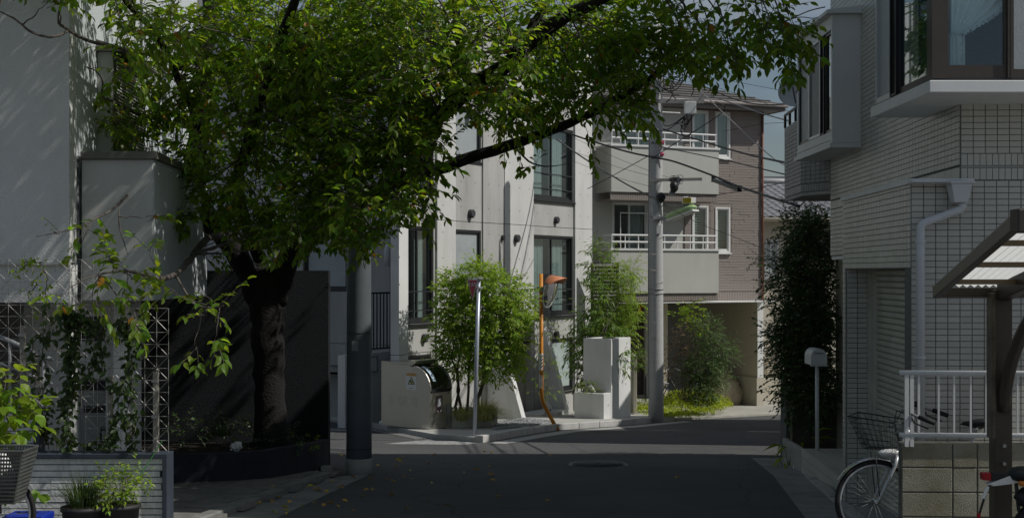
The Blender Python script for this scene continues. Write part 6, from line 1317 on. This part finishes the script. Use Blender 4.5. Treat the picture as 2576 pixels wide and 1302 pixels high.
tk += limb('limb', [(735,620,15.4,.09),(830,540,15.2,.085),(960,470,15,.08),(1120,420,14.8,.07),(1280,365,14.6,.06),(1390,325,14.5,.055),(1480,290,14.4,.048),(1560,245,14.3,.042),(1640,195,14.2,.034),(1720,140,14.1,.024),(1790,100,14,.014)], n=10)
tk += limb('limb', [(760,560,15.1,.10),(820,430,15.2,.095),(870,300,15.3,.09),(905,150,15.3,.085),(895,60,15.3,.08),(880,-60,15.3,.07),(900,-250,15.2,.055),(930,-420,15.1,.03)], n=10)
tk += limb('limb', [(1180,228,13.4,.055),(1165,150,13.5,.05),(1150,60,13.6,.045),(1140,-40,13.7,.038),(1150,-200,13.7,.02)], n=8)
tk += limb('limb', [(1290,150,13,.05),(1340,60,13.1,.042),(1390,-20,13.2,.035),(1420,-160,13.2,.02)], n=8)
tk += limb('limb', [(650,650,15.5,.08),(600,480,14.6,.07),(640,300,13.6,.06),(700,120,12.8,.05),(760,-60,12.2,.04),(800,-260,11.8,.02)], n=8)
tk += limb('limb', [(505,330,15,.05),(450,200,14,.04),(400,100,13,.034),(330,20,12.2,.026),(240,-80,11.6,.016)], n=8)
# thin bare branches on the left
for pts in ([(500,180,14.9,.03),(430,155,14.2,.026),(370,137,13.6,.022),(300,120,12.8,.019),(215,100,12,.016),(150,62,11.6,.013)],
            [(170,78,11.7,.015),(140,92,11.6,.013),(110,92,11.5,.012),(75,78,11.4,.011),(40,50,11.3,.009),(5,32,11.2,.007),(-30,10,11.1,.005)],
            [(500,330,15,.028),(430,308,14.3,.022),(350,288,13.6,.018),(285,255,13,.014),(258,243,12.9,.012),(258,205,12.8,.009),(240,178,12.8,.007),(210,167,12.7,.004)],
            [(500,470,15,.02),(440,475,14,.017),(400,466,13.4,.016),(375,465,13,.015),(320,492,12.5,.013),(285,525,12.2,.012),(230,555,11.9,.008),(190,575,11.7,.006),(90,595,11.4,.003)],
            [(555,590,15.2,.05),(515,605,14.4,.04),(480,650,13.4,.034),(440,690,12.2,.028),(400,700,11.4,.022),(360,690,11,.016),(310,680,10.7,.012),(250,690,10.4,.008)],
            [(440,690,12.2,.016),(470,740,11.4,.012),(500,770,11,.01),(560,770,10.8,.006)],
            [(300,526,12.2,.006),(300,570,12.1,.006),(312,610,12.1,.005),(322,640,12,.003)],
            [(230,560,11.9,.005),(215,590,11.8,.004),(205,615,11.8,.003)],
            [(1290,365,14.6,.014),(1330,405,14.2,.011),(1370,418,14,.008),(1410,415,13.9,.005),(1435,410,13.9,.003)],
            [(1080,320,13.8,.012),(1092,355,13.7,.012),(1085,395,13.6,.009),(1070,415,13.6,.004)]):
    tk += limb('branch', pts, M_twig, 6, .01)
# crown: clusters (px, py, D, radius m, twigs)
CL = [(200,15,11.2,.30,15),(330,45,11.6,.45,26),(120,5,11.2,.2,8),(420,110,13,.6,46),(400,230,13.6,.38,20),(270,315,13,.22,14),(330,330,13.2,.2,12),(480,190,14,.65,48),
 (560,110,14,.75,70),(600,290,14,.75,70),(560,430,14.6,.5,34),(430,440,13.8,.28,14),(450,530,13.6,.22,10),(640,420,14.2,.7,60),(700,200,13,.85,85),(750,330,13.4,.85,90),(800,90,13,.85,90),
 (850,450,13.6,.7,70),(760,540,13.6,.6,52),(900,300,13.2,.85,85),(930,180,13.2,.8,80),(960,520,13,.45,40),(1000,455,13,.42,36),(1010,545,12.6,.24,16),(910,575,12.6,.36,26),(810,590,13,.38,26),(945,610,12.6,.16,7),
 (1050,350,13.4,.5,42),(1000,70,12.8,.85,85),(1100,170,13.2,.75,70),(1150,310,13.8,.36,24),(1250,285,13.9,.34,20),(1200,70,13,.75,70),(1300,230,14,.6,46),(1310,315,14.2,.24,12),(1400,130,13.6,.7,62),
 (1420,225,14.1,.40,28),(1385,310,14,.2,9),(1500,60,13,.75,70),(1520,165,14,.5,36),(1540,250,14.4,.28,16),(1600,60,13.5,.6,46),(1610,290,14.4,.18,7),(1650,150,14.1,.42,26),(1700,30,13,.5,34),(1735,120,13.8,.28,14),
 (1790,50,12.5,.38,26),(1880,40,12,.33,22),(1940,105,11.6,.2,11),(1985,145,11.5,.14,7),(1955,50,11.6,.22,12),(1850,150,12,.1,3),(1810,140,12.4,.16,5),(1345,455,14,.08,2),(1440,300,14.2,.16,6),
 (640,640,13.8,.26,12),(720,630,13.8,.24,12),(570,590,14,.34,18),(520,640,14,.16,6),(1250,200,12.2,.5,26),(640,560,14,.4,26),
 (370,550,12.2,.16,4),(215,572,11.8,.10,3),(150,588,11.5,.08,3),(375,628,11.6,.10,3),(280,655,10.6,.16,8),(330,690,10.7,.18,8),(250,700,10.4,.16,6),(430,735,11,.2,8),(520,780,10.8,.16,7),(560,770,10.8,.12,4),(540,855,10.8,.16,6),(490,870,10.8,.1,3),(230,760,10.3,.16,6),(150,745,10.2,.12,5),(330,785,10.3,.14,5),(360,715,10.6,.14,5)]
CL += [(600,-600,11.6,1.2,60),(900,-650,11.6,1.2,60),(1150,-700,11.5,1.2,50),(350,-350,11.7,.9,50),(250,-60,11.8,.5,26),(500,-170,14,1.2,80),(800,-240,13,1.4,95),(1100,-210,13,1.3,85),(1400,-160,12.6,1.1,62),(600,-420,13.2,1.4,70),(1000,-480,12.8,1.5,75),(300,-200,12.6,1.1,70),(1300,-420,12.2,1.2,52),(1650,-110,12.2,.7,34),(100,-120,11.5,.7,34),
 (900,-300,11.2,1.0,60),(1150,-350,10.8,1.0,50),(700,-150,11.4,.9,46),(450,-380,11.5,1.0,44),(800,20,16.4,1.0,60),(1050,150,16.2,.9,46),(620,150,16.4,.9,46),(1300,60,15.8,.8,32),(850,-300,16.5,1.2,52)]
leaves = []; tw = MB(); rn = random.Random(11); tkp = [p for p in tk]
def nearest(c):
    return min(tkp, key=lambda q: (q-c).length_squared)
sub_br = MB()
for (px, py, D, R, nt) in CL:
    if px > 590 and py > 420: py -= 34; R *= .88
    elif 1000 < px < 1480 and py > 220: py -= 22
    c = P(px, py, D); a = nearest(c); nt = int(nt*((1.65 if 1280 < px < 1780 else 1.7) if py > -60 else .42 if D > 11.9 else 1.15)) if px > 590 or py < 540 else max(2, int(nt*.75))
    hubs = []
    k = max(1, int(nt/9))
    for i in range(k):
        h = c + Vector((rn.gauss(0,.5)*R, rn.gauss(0,.55)*R, rn.gauss(0,.42)*R)) if k > 1 else c; hubs.append(h)
        mid = a.lerp(h,.5)+rvec(rn)*.12*(h-a).length; n = 7
        pts = [a*(1-t)**2+mid*2*t*(1-t)+h*t*t for t in [j/n for j in range(n+1)]]; r0 = min(.022, .006+.006*(h-a).length)
        sub_br.tube([p+rvec(rn)*.012 for p in pts], [r0*(1-.75*j/n) for j in range(n+1)], 5)
    for i in range(nt):
        h = hubs[i % k]; d = (rball(rn)*1.0 + (h-a).normalized()*.5 + Vector((0,0,.22))).normalized()
        L = rn.uniform(.26,.55)*(1 if R > .3 else .62); st = h + rball(rn)*R*.30
        sprig(st, d, L, rn.uniform(.037,.05), rn.uniform(.072,.122), leaves, tw, rn, .45)
sub_br.build('branchlets', M_twig, tr_, True)['kind'] = 'stuff'; tw.build('twigs', M_twig, tr_)['kind'] = 'stuff'
leaf_cloud(tr_, leaves, T_CHERRY, L_cherry, 'crown', 300)
print('cherry leaves', len(leaves))
# ================================================================ other plants
def plant(name, label, cat, base, stems, clumps, tpl, lm, ll, objs=0, sprigs=True, stem_m=M_twig, r0=.012, droop=.3, group=None, step=.05, L=(.15,.35), seed=1, up=.2, piece='leaf', mult=1.0):
    # stems: list of polylines; clumps: (centre, (rx,ry,rz), n sprigs)
    t = thing(name, label, cat, base, group); rn = random.Random(seed); lv = []; tws = MB()
    for s in stems:
        q = MB(); n = len(s); q.tube(s, [r0*(1-.6*i/max(1,n-1)) for i in range(n)], 6); q.build('stem', stem_m, t, True)
    pts = [Vector(p) for s in stems for p in s] or [Vector(base)]
    for c, rad_, n in clumps:
        c = Vector(c); a = min(pts, key=lambda q: (q-c).length_squared)
        if stems and (a-c).length > .06: tws.tube([a, a.lerp(c,.5)+rvec(rn)*.05, c], [r0*.45, r0*.35, r0*.2], 4)
        for i in range(int(n*mult)):
            v = rball(rn); p = c+Vector((v.x*rad_[0], v.y*rad_[1], v.z*rad_[2])); d = (v*.9 + rvec(rn)*.7 + ZUP*up).normalized()
            sprig(p, d, rn.uniform(*L), step*rn.uniform(.85,1.15), ll*rn.uniform(.8,1.15), lv, tws, rn, droop, .0016)
    if tws.v: tws.build('twigs', stem_m, t)['kind'] = 'stuff'
    leaf_cloud(t, lv, tpl, lm, 'foliage', objs, piece); return t
def wig(a, b, k=5, amp=.05, seed=0):
    rn = random.Random(seed); a, b = Vector(a), Vector(b); return [a.lerp(b, i/k)+(rvec(rn)*amp if 0 < i < k else Vector()) for i in range(k+1)]
def cpx(lst, D): return [(P(x,y,D+dd), (rx,ry,rz), n) for (x,y,dd,rx,ry,rz,n) in lst]
# ash-like tree at the corner
D = 24.0; ab = P(1180,1062,24.2)
cl = [(1205,700,0,.38,.45,.16,24),(1150,735,.1,.32,.4,.2,24),(1260,735,-.1,.4,.45,.2,32),(1185,790,0,.48,.5,.26,40),(1270,800,-.2,.42,.45,.24,36),(1130,800,.1,.2,.3,.2,14),(1310,760,0,.15,.25,.16,10),(1150,850,.1,.34,.4,.24,26),(1225,860,-.1,.4,.45,.24,32),(1285,850,0,.24,.3,.18,16),
      (1165,905,.2,.3,.35,.2,18),(1245,920,-.2,.32,.35,.16,22),(1290,890,-.2,.18,.25,.14,10),(1130,900,.2,.16,.2,.2,8),(1140,700,.2,.15,.2,.1,6),(1210,680,0,.14,.2,.08,7)]
plant('ash_tree', 'bright green fine-leaved multi-stemmed tree in the low planter', 'tree', ab, [wig(P(1150,1060,24.2), P(1160,860,24.1), 5, .05, 1)+[P(1165,760,24)], wig(P(1168,1062,24.1), P(1190,840,24), 5, .05, 2)+[P(1200,740,24)], wig(P(1190,1060,24.3), P(1235,860,24), 5, .05, 3)+[P(1255,770,24)], wig(P(1205,1060,24.4), P(1215,880,24.1), 5, .05, 4), wig(P(1160,1060,24.4), P(1140,870,24.2), 5, .05, 5)],
      cpx(cl, D), T_SMALL, L_ash, .085, 0, r0=.035, step=.024, L=(.2,.42), droop=.3, seed=21, mult=5)
def tuft(name, label, base, n, L, spread, lm, seed, w=.006, cat='grass', droopf=1.0):
    t = thing(name, label, cat, base); rn = random.Random(seed); mm = MB()
    for i in range(n):
        a = rn.uniform(0,6.283); o = Vector((math.cos(a), math.sin(a), 0)); p0 = Vector(base)+o*rn.uniform(0,.12)*spread; l = L*rn.uniform(.55,1.1); lean = rn.uniform(.2,1.0)*spread; sd = Vector((-o.y,o.x,0))*w*rn.uniform(.6,1.3)
        pts = [p0+o*(lean*l*(s**1.4))+ZUP*(l*(s*1.15-droopf*.95*lean*s**2.4)) for s in (0,.25,.5,.75,1)]
        vs = [v for k, p in enumerate(pts) for v in (p-sd*(1-k/4.3), p+sd*(1-k/4.3))]; mm.add(vs, [(2*k,2*k+1,2*k+3,2*k+2) for k in range(4)])
    o = mm.build('blades', lm, t); o['kind'] = 'stuff'; return t
tuft('ornamental_grass', 'pale yellow ornamental grass spilling over the low planter', P(1220,1056,23.95), 1100, .55, 1.35, L_grass, 5, .006)
tuft('ornamental_grass', 'smaller pale grass tuft at the back left of the low planter', P(1160,1056,24.0), 420, .4, 1.2, L_grass, 6, .006)
# bamboo / climbing plants by the stepped planter
D = 28.2
cl = [(1505,660,1.2,.16,.3,.3,16),(1510,740,.8,.2,.3,.36,26),(1495,810,.5,.26,.3,.3,30),(1520,870,.2,.26,.3,.28,30),(1480,880,.4,.2,.25,.3,20),(1500,930,-.1,.24,.25,.16,18),(1530,800,.5,.2,.3,.3,18),(1460,870,.6,.14,.2,.22,9),(1540,905,-.3,.14,.15,.10,8),(1495,960,-.2,.14,.15,.08,8)]
plant('bamboo_clump', 'tall feathery bamboo rising from the stepped white planter', 'bamboo', FR.p(.2,-.6,zlo), [wig(FR.p(.2,-.6,zlo-.05), P(1500,840,28.6), 5, .05, 7)+[P(1508,650,29.2)], wig(FR.p(.28,-.7,zlo-.05), P(1520,860,28.4), 5, .05, 8)+[P(1525,740,28.9)], wig(FR.p(.1,-.8,zlo-.05), P(1475,880,28.6), 4, .05, 9)], cpx(cl, D), T_NARROW, L_bamboo, .17, 0, r0=.014, step=.045, L=(.25,.5), droop=.5, seed=22, mult=3.2)
cl = [(1570,690,1.0,.15,.2,.16,14),(1582,760,.8,.14,.2,.30,20),(1560,730,.8,.2,.2,.2,16),(1590,690,.9,.08,.1,.16,6),(1548,840,.4,.18,.2,.22,16),(1578,810,.6,.1,.15,.22,12),(1555,680,1.0,.1,.15,.14,7)]
plant('feathery_shrub', 'yellow-green feathery shrub on top of the stepped white planter', 'shrub', FR.p(r1-.4,-.6,zhi), [wig(FR.p(r1-.4,-.6,zhi-.05), P(1575,720,29.0), 5, .04, 10), wig(FR.p(r1-.35,-.5,zhi-.05), P(1555,760,28.8), 4, .04, 11)], cpx(cl, D), T_NARROW, L_ash, .085, 0, r0=.01, step=.02, L=(.3,.55), droop=.35, seed=23, mult=3)
plant('clipped_shrub', 'small golden shrub in the low part of the stepped planter', 'shrub', FR.p(.25,-.5,zlo), [], [(FR.p(.2,-.5,zlo+.06), (.26,.25,.12), 60)], T_SMALL, L_lime, .04, 0, step=.018, L=(.06,.14), seed=24, mult=2)
plant('trailing_plant', 'green trailing plant on top of the narrow cream boundary wall', 'plant', P(1598,893,28.9), [], cpx([(1598,885,.2,.14,.3,.08,40),(1602,905,-.0,.12,.12,.16,40)], 28.9), T_NARROW, L_bamboo, .06, 0, step=.02, L=(.12,.3), droop=.9, up=-.4, seed=25)
# shrubs in front of the brown house
D = 29.6; sb = P(1745,1040,29.6)
cl = [(1780,830,0,.26,.35,.2,34),(1800,875,.1,.32,.4,.24,50),(1770,920,0,.32,.4,.26,54),(1800,945,.1,.26,.3,.2,34),(1760,975,0,.26,.3,.2,36),(1790,985,-.1,.18,.25,.14,18),(1830,900,.2,.16,.2,.12,10),(1842,860,.2,.10,.1,.05,4),(1740,935,.1,.2,.25,.2,24),(1755,1010,-.1,.26,.3,.14,28)]
plant('olive_shrub', 'grey-green shrub with fine leaves in front of the brown house porch', 'shrub', sb, [wig(P(1752,1040,29.6), P(1785,860,29.6), 5, .05, 12), wig(P(1748,1040,29.7), P(1765,930,29.6), 4, .04, 13)], cpx(cl, D), T_SMALL, L_shrub, .055, 0, r0=.02, step=.022, L=(.16,.34), droop=.15, seed=26, mult=4)
cl = [(1705,870,.2,.2,.25,.2,16),(1725,850,.1,.2,.25,.2,16),(1700,920,.2,.2,.25,.26,20),(1735,900,.1,.2,.25,.2,16),(1715,975,.1,.18,.2,.22,14)]
plant('bronze_shrub', 'thin bronze-leaved shrub beside the porch handrail', 'shrub', P(1715,1035,29.8), [wig(P(1715,1035,29.8), P(1710,860,29.8), 6, .05, 14), wig(P(1712,1035,29.8), P(1735,880,29.8), 5, .05, 15)], cpx(cl, D), T_SMALL, L_rust, .06, 0, r0=.012, step=.03, L=(.15,.35), seed=27, mult=2.2)
plant('lime_sapling', 'bright lime-leaved sapling above the grey-green shrub', 'shrub', P(1730,1035,30), [wig(P(1735,1035,30), P(1740,800,30), 6, .04, 16)], cpx([(1715,790,.4,.12,.15,.1,8),(1745,775,.4,.16,.2,.10,10),(1740,810,.4,.14,.15,.12,8),(1760,815,.4,.12,.15,.1,7)], 29.6), T_SMALL, L_lime, .11, 0, r0=.01, step=.05, L=(.12,.26), seed=28, mult=2)
def carpet(name, label, poly_px, n, lm, ll, seed, hfun):
    t = thing(name, label, 'ground cover', G(*poly_px[0])); rn = random.Random(seed); lv = []; pg = [G(*p) for p in poly_px]; xs = [p.x for p in pg]; ysl = [p.y for p in pg]; k = 0
    def ins(x, y):
        c = False; j = len(pg)-1
        for i in range(len(pg)):
            if (pg[i].y > y) != (pg[j].y > y) and x < (pg[j].x-pg[i].x)*(y-pg[i].y)/(pg[j].y-pg[i].y)+pg[i].x: c = not c
            j = i
        return c
    while k < n:
        x, y = rn.uniform(min(xs), max(xs)), rn.uniform(min(ysl), max(ysl))
        if not ins(x, y): continue
        h = hfun(x, y)*rn.uniform(.55,1.1); d = (rvec(rn)+ZUP*.8).normalized(); lv.append((GX(x,y,.06+h), d, rvec(rn)+ZUP*.5, ll*rn.uniform(.7,1.3))); k += 1
    leaf_cloud(t, lv, T_SMALL, lm, 'foliage'); return t
carpet('ground_cover', 'mound of yellow-green ground cover at the foot of the grey-green shrub', [(1668,1062),(1740,1059),(1810,1051),(1845,1043),(1800,1016),(1735,1012),(1672,1024)], 16000, L_moss, .05, 31, lambda x, y: .05+.42*math.exp(-((x-4.5)**2/.7+(y-31.0)**2/2.5))+.2*math.exp(-((x-3.7)**2/.3+(y-30)**2/2))+.05*math.sin(x*7)*math.sin(y*5))
carpet('ground_cover', 'yellow-green ground cover between the stepped planter and the utility pole', [(1575,1049),(1632,1055),(1634,1020),(1600,1018)], 2600, L_moss, .045, 32, lambda x, y: .04+.30*math.exp(-((x-2.9)**2+(y-29.6)**2)/.5))
# japanese maple sapling by the mirror post
D = 25.6; cl = [(1385,815,0,.12,.12,.08,5),(1400,835,0,.16,.14,.08,7),(1410,855,0,.1,.1,.05,3),(1350,880,0,.10,.1,.06,4),(1365,905,0,.12,.1,.05,4),(1395,900,0,.12,.1,.06,5),(1352,950,0,.14,.1,.05,5),(1400,935,0,.12,.1,.06,5),(1365,985,0,.10,.1,.06,4),(1385,985,0,.14,.1,.06,5),(1345,985,0,.08,.1,.05,3)]
plant('maple_sapling', 'thin lime-green maple sapling behind the orange mirror post', 'sapling', P(1372,1040,25.6), [wig(P(1372,1042,25.6), P(1380,930,25.6), 5, .03, 17)+[P(1392,815,25.6)]], cpx(cl, D), T_NARROW, L_lime, .09, 0, r0=.008, step=.03, L=(.06,.12), droop=.6, seed=29, mult=1.3)
# dark evergreen hedge on the right
D = 17.6; cl = []
rn = random.Random(3)
for i in range(46):
    t = rn.random(); y = 590+t*400; w = 30+26*math.sin(math.pi*min(1,t*1.1)); x = 2030+rn.uniform(-1,1)*w+ (8 if t < .3 else 0); cl.append((x, y, rn.uniform(-.4,.7), .22,.28,.2, 15))
cl += [(1995,575,.0,.08,.1,.25,9),(2030,545,.2,.06,.1,.25,8),(2055,600,0,.12,.15,.2,8),(2020,1015,-.3,.22,.25,.16,16),(2060,990,-.6,.2,.2,.16,14),(2000,960,-.4,.2,.2,.16,12),(1975,760,0,.16,.2,.2,12),(1968,845,0,.18,.2,.16,14),(1985,900,0,.18,.2,.16,12)]
plant('evergreen_hedge', 'tall dark evergreen hedge beside the tiled house', 'hedge', GX(4.1,17.6), [wig(GX(4.0,17.7), P(2035,620,17.7), 6, .06, 18), wig(GX(4.2,17.5), P(2050,700,17.5), 5, .06, 19), wig(GX(3.9,17.8), P(2000,700,17.8), 5, .06, 20)], cpx(cl, D), T_SMALL, L_dark, .075, 0, r0=.03, step=.03, L=(.15,.34), droop=.1, seed=30, mult=4.5)
plant('yellow_shoots', 'yellow-green shoots sticking out left of the dark hedge', 'shrub', GX(4.0,18.2), [wig(P(2000,700,17.8), P(1930,650,18.2), 4, .03, 40)], cpx([(1925,655,.4,.16,.15,.05,9),(1950,680,.3,.14,.15,.06,8),(1900,650,.5,.08,.1,.03,3),(1960,655,.3,.1,.1,.06,5),(1995,560,.2,.08,.1,.18,10),(2035,530,.2,.06,.08,.2,8),(2062,560,.1,.08,.1,.16,8)], 17.8), T_SMALL, L_shrub, .065, 0, step=.028, L=(.12,.26), seed=33, r0=.008, mult=1.5)
plant('leaf_rosette', 'broad strap leaves growing at the gate pillar foot', 'plant', P(1996,1140,16.9), [], cpx([(1998,1120,0,.04,.05,.04,4)], 16.9), T_NARROW, L_ash, .32, 0, step=.1, L=(.05,.12), seed=34)
tuft('road_edge_grass', 'thin pale grass arching at the gate pillar foot', P(1985,1170,16.8), 16, .5, 1.0, L_shrub, 35, .005)
# vines on the trellises
def vine(label, D, runs, seed, lm=L_vine, ll=.075, objs=0, name='climbing_vine'):
    t = thing(name, label, 'vine', P(runs[0][0][0][0], 1140, D)); rn = random.Random(seed); lv = []; st = MB()
    for pts, dens in runs:
        q = [P(x,y,D+rn.uniform(-.04,.02)) for x, y in pts]; pl_ = []
        for a, b in zip(q, q[1:]):
            for k in range(6): pl_.append(a.lerp(b, k/6)+rvec(rn)*.018)
        pl_.append(q[-1]); m2 = MB(); m2.tube(pl_, .0045, 4); m2.build('vine_stem', M_twig, t)
        for p in pl_:
            for k in range(dens):
                ax = (rvec(rn)*.8+Vector((0,-.3,-.6))).normalized(); lv.append((p+rvec(rn)*rn.uniform(.01,.07), ax, V(0,-.8,.5)+rvec(rn)*.6, ll*rn.uniform(.6,1.2)))
    leaf_cloud(t, lv, T_CHERRY, lm, 'foliage', objs); return t
vine('dark green vine climbing the middle of the trellis', 10.78, [([(178,1135),(170,1050),(176,960),(180,880),(172,800),(168,785)],7), ([(190,1000),(185,900),(176,830),(190,790)],7), ([(165,1120),(160,1020),(172,930)],4), ([(200,790),(215,800),(235,850),(240,900),(225,950)],4), ([(250,800),(262,870),(258,930)],3)], 41, objs=120)
vine('dark green vine hanging on the right part of the trellis', 10.75, [([(330,1130),(322,1040),(325,950),(328,860),(320,800)],5), ([(335,1100),(338,1000),(326,900)],4), ([(290,1130),(288,1060),(300,980),(285,960)],3), ([(312,800),(300,830),(330,850)],3), ([(360,780),(345,830),(362,880)],2), ([(300,1050),(285,1085),(275,1120)],3)], 42, objs=120)
vine('thin vine at the left end of the trellis', 11.0, [([(118,1130),(112,1030),(114,940),(110,850),(118,760)],3), ([(85,980),(80,900),(92,840)],2), ([(150,1120),(128,1080),(115,1060)],2), ([(118,850),(150,830),(165,790)],2), ([(210,1130),(240,1110),(270,1120)],3)], 43, objs=80)
vine('light green tendrils at the top left of the tall trellis', 11.05, [([(40,690),(55,670),(75,655)],3), ([(120,760),(118,700),(100,660),(60,655)],2), ([(85,790),(75,740),(95,700)],2)], 44, L_lime, .045)
plant('lime_climber', 'bright lime-green broad leaves hanging at the left edge', 'shrub', P(5,1290,9.9), [wig(P(2,1290,9.9), P(15,950,9.9), 6, .03, 50)], cpx([(15,960,0,.08,.12,.06,6),(35,1000,0,.1,.12,.1,9),(10,1040,0,.1,.12,.12,10),(40,1060,0,.1,.12,.1,9),(25,1110,0,.1,.12,.08,9),(60,1030,0,.08,.1,.06,4),(85,1050,0,.03,.1,.03,1),(10,1240,0,.05,.1,.05,3),(50,1240,.1,.03,.1,.03,1)], 9.9), T_BROAD, L_lime, .105, 60, r0=.008, step=.05, L=(.06,.14), droop=.7, seed=51)
tuft('potted_grass', 'grassy plant in the smaller dark pot', pc1, 260, .34, 1.0, L_vine, 52, .005, 'plant'); plant('potted_plant', 'leafy green plant in the larger black pot', 'plant', pc2, [wig(pc2, pc2+V(.02,0,.2), 3, .02, 53)], [(pc2+V(0,0,.14), (.17,.14,.08), 80), (pc2+V(.12,0,.22), (.1,.08,.05), 8), (pc2+V(-.08,0,.08), (.14,.12,.06), 40)], T_SMALL, L_ash, .05, 60, step=.025, L=(.06,.16), seed=54, r0=.006)
tuft('planter_weeds', 'dark weeds growing on the planter soil under the tree', P(560,1095,15.4), 120, .22, 1.0, L_dark, 55, .006, 'plant'); plant('planter_shrub', 'low dark undergrowth around the trunk foot', 'shrub', P(540,1100,15.3), [], cpx([(480,1080,0,.25,.2,.14,30),(560,1075,.2,.25,.2,.12,26),(640,1100,.1,.2,.15,.08,16),(740,1095,.2,.18,.15,.06,14)], 15.4), T_SMALL, L_dark, .06, 0, step=.03, L=(.1,.24), seed=56)
plant('lime_fern', 'small lime-green sprig at the planter corner', 'plant', P(783,1120,15.9), [], cpx([(785,1112,0,.05,.05,.06,8)], 15.9), T_SMALL, L_lime, .05, 0, step=.02, L=(.06,.14), seed=57)
# fallen leaves
fl = bpy.data.meshes.new('fallen_leaf'); tvv, tff = leaf_tpl(.55,.14,.2); fl.from_pydata([tuple(v) for v in tvv], [], tff); fl.materials.append(L_fall); rn = random.Random(77)
SPOTS = [(1097,1144),(1170,1190),(1378,1148),(690,1222),(706,1277),(1118,1275),(990,1245),(860,1260),(770,1228),(815,1205),(1085,1170),(1010,1165),(935,1238),(1245,1140),(1225,1141),(975,1208),(1230,1178),(1035,1186),(890,1290),(1190,1184)]
for k in range(90):
    if k < len(SPOTS): px, py = SPOTS[k]
    else: px, py = 640+abs(rn.gauss(0,260)), rn.uniform(1140,1300)
    p = G(px, py); s = rn.uniform(.06,.10)
    o = bpy.data.objects.new('fallen_leaf', fl); COL.objects.link(o); o.matrix_basis = Matrix.Translation(p+ZUP*.022) @ Matrix.Rotation(rn.uniform(0,6.28), 4, 'Z') @ Matrix.Rotation(rn.uniform(-.4,.4), 4, 'X') @ Matrix.Rotation(rn.uniform(-.5,.5), 4, 'Y') @ Matrix.Diagonal((s,s,s,1))
    tag(o, 'dry yellow-brown leaf lying on the road', 'fallen leaf', 'fallen leaves on the road')
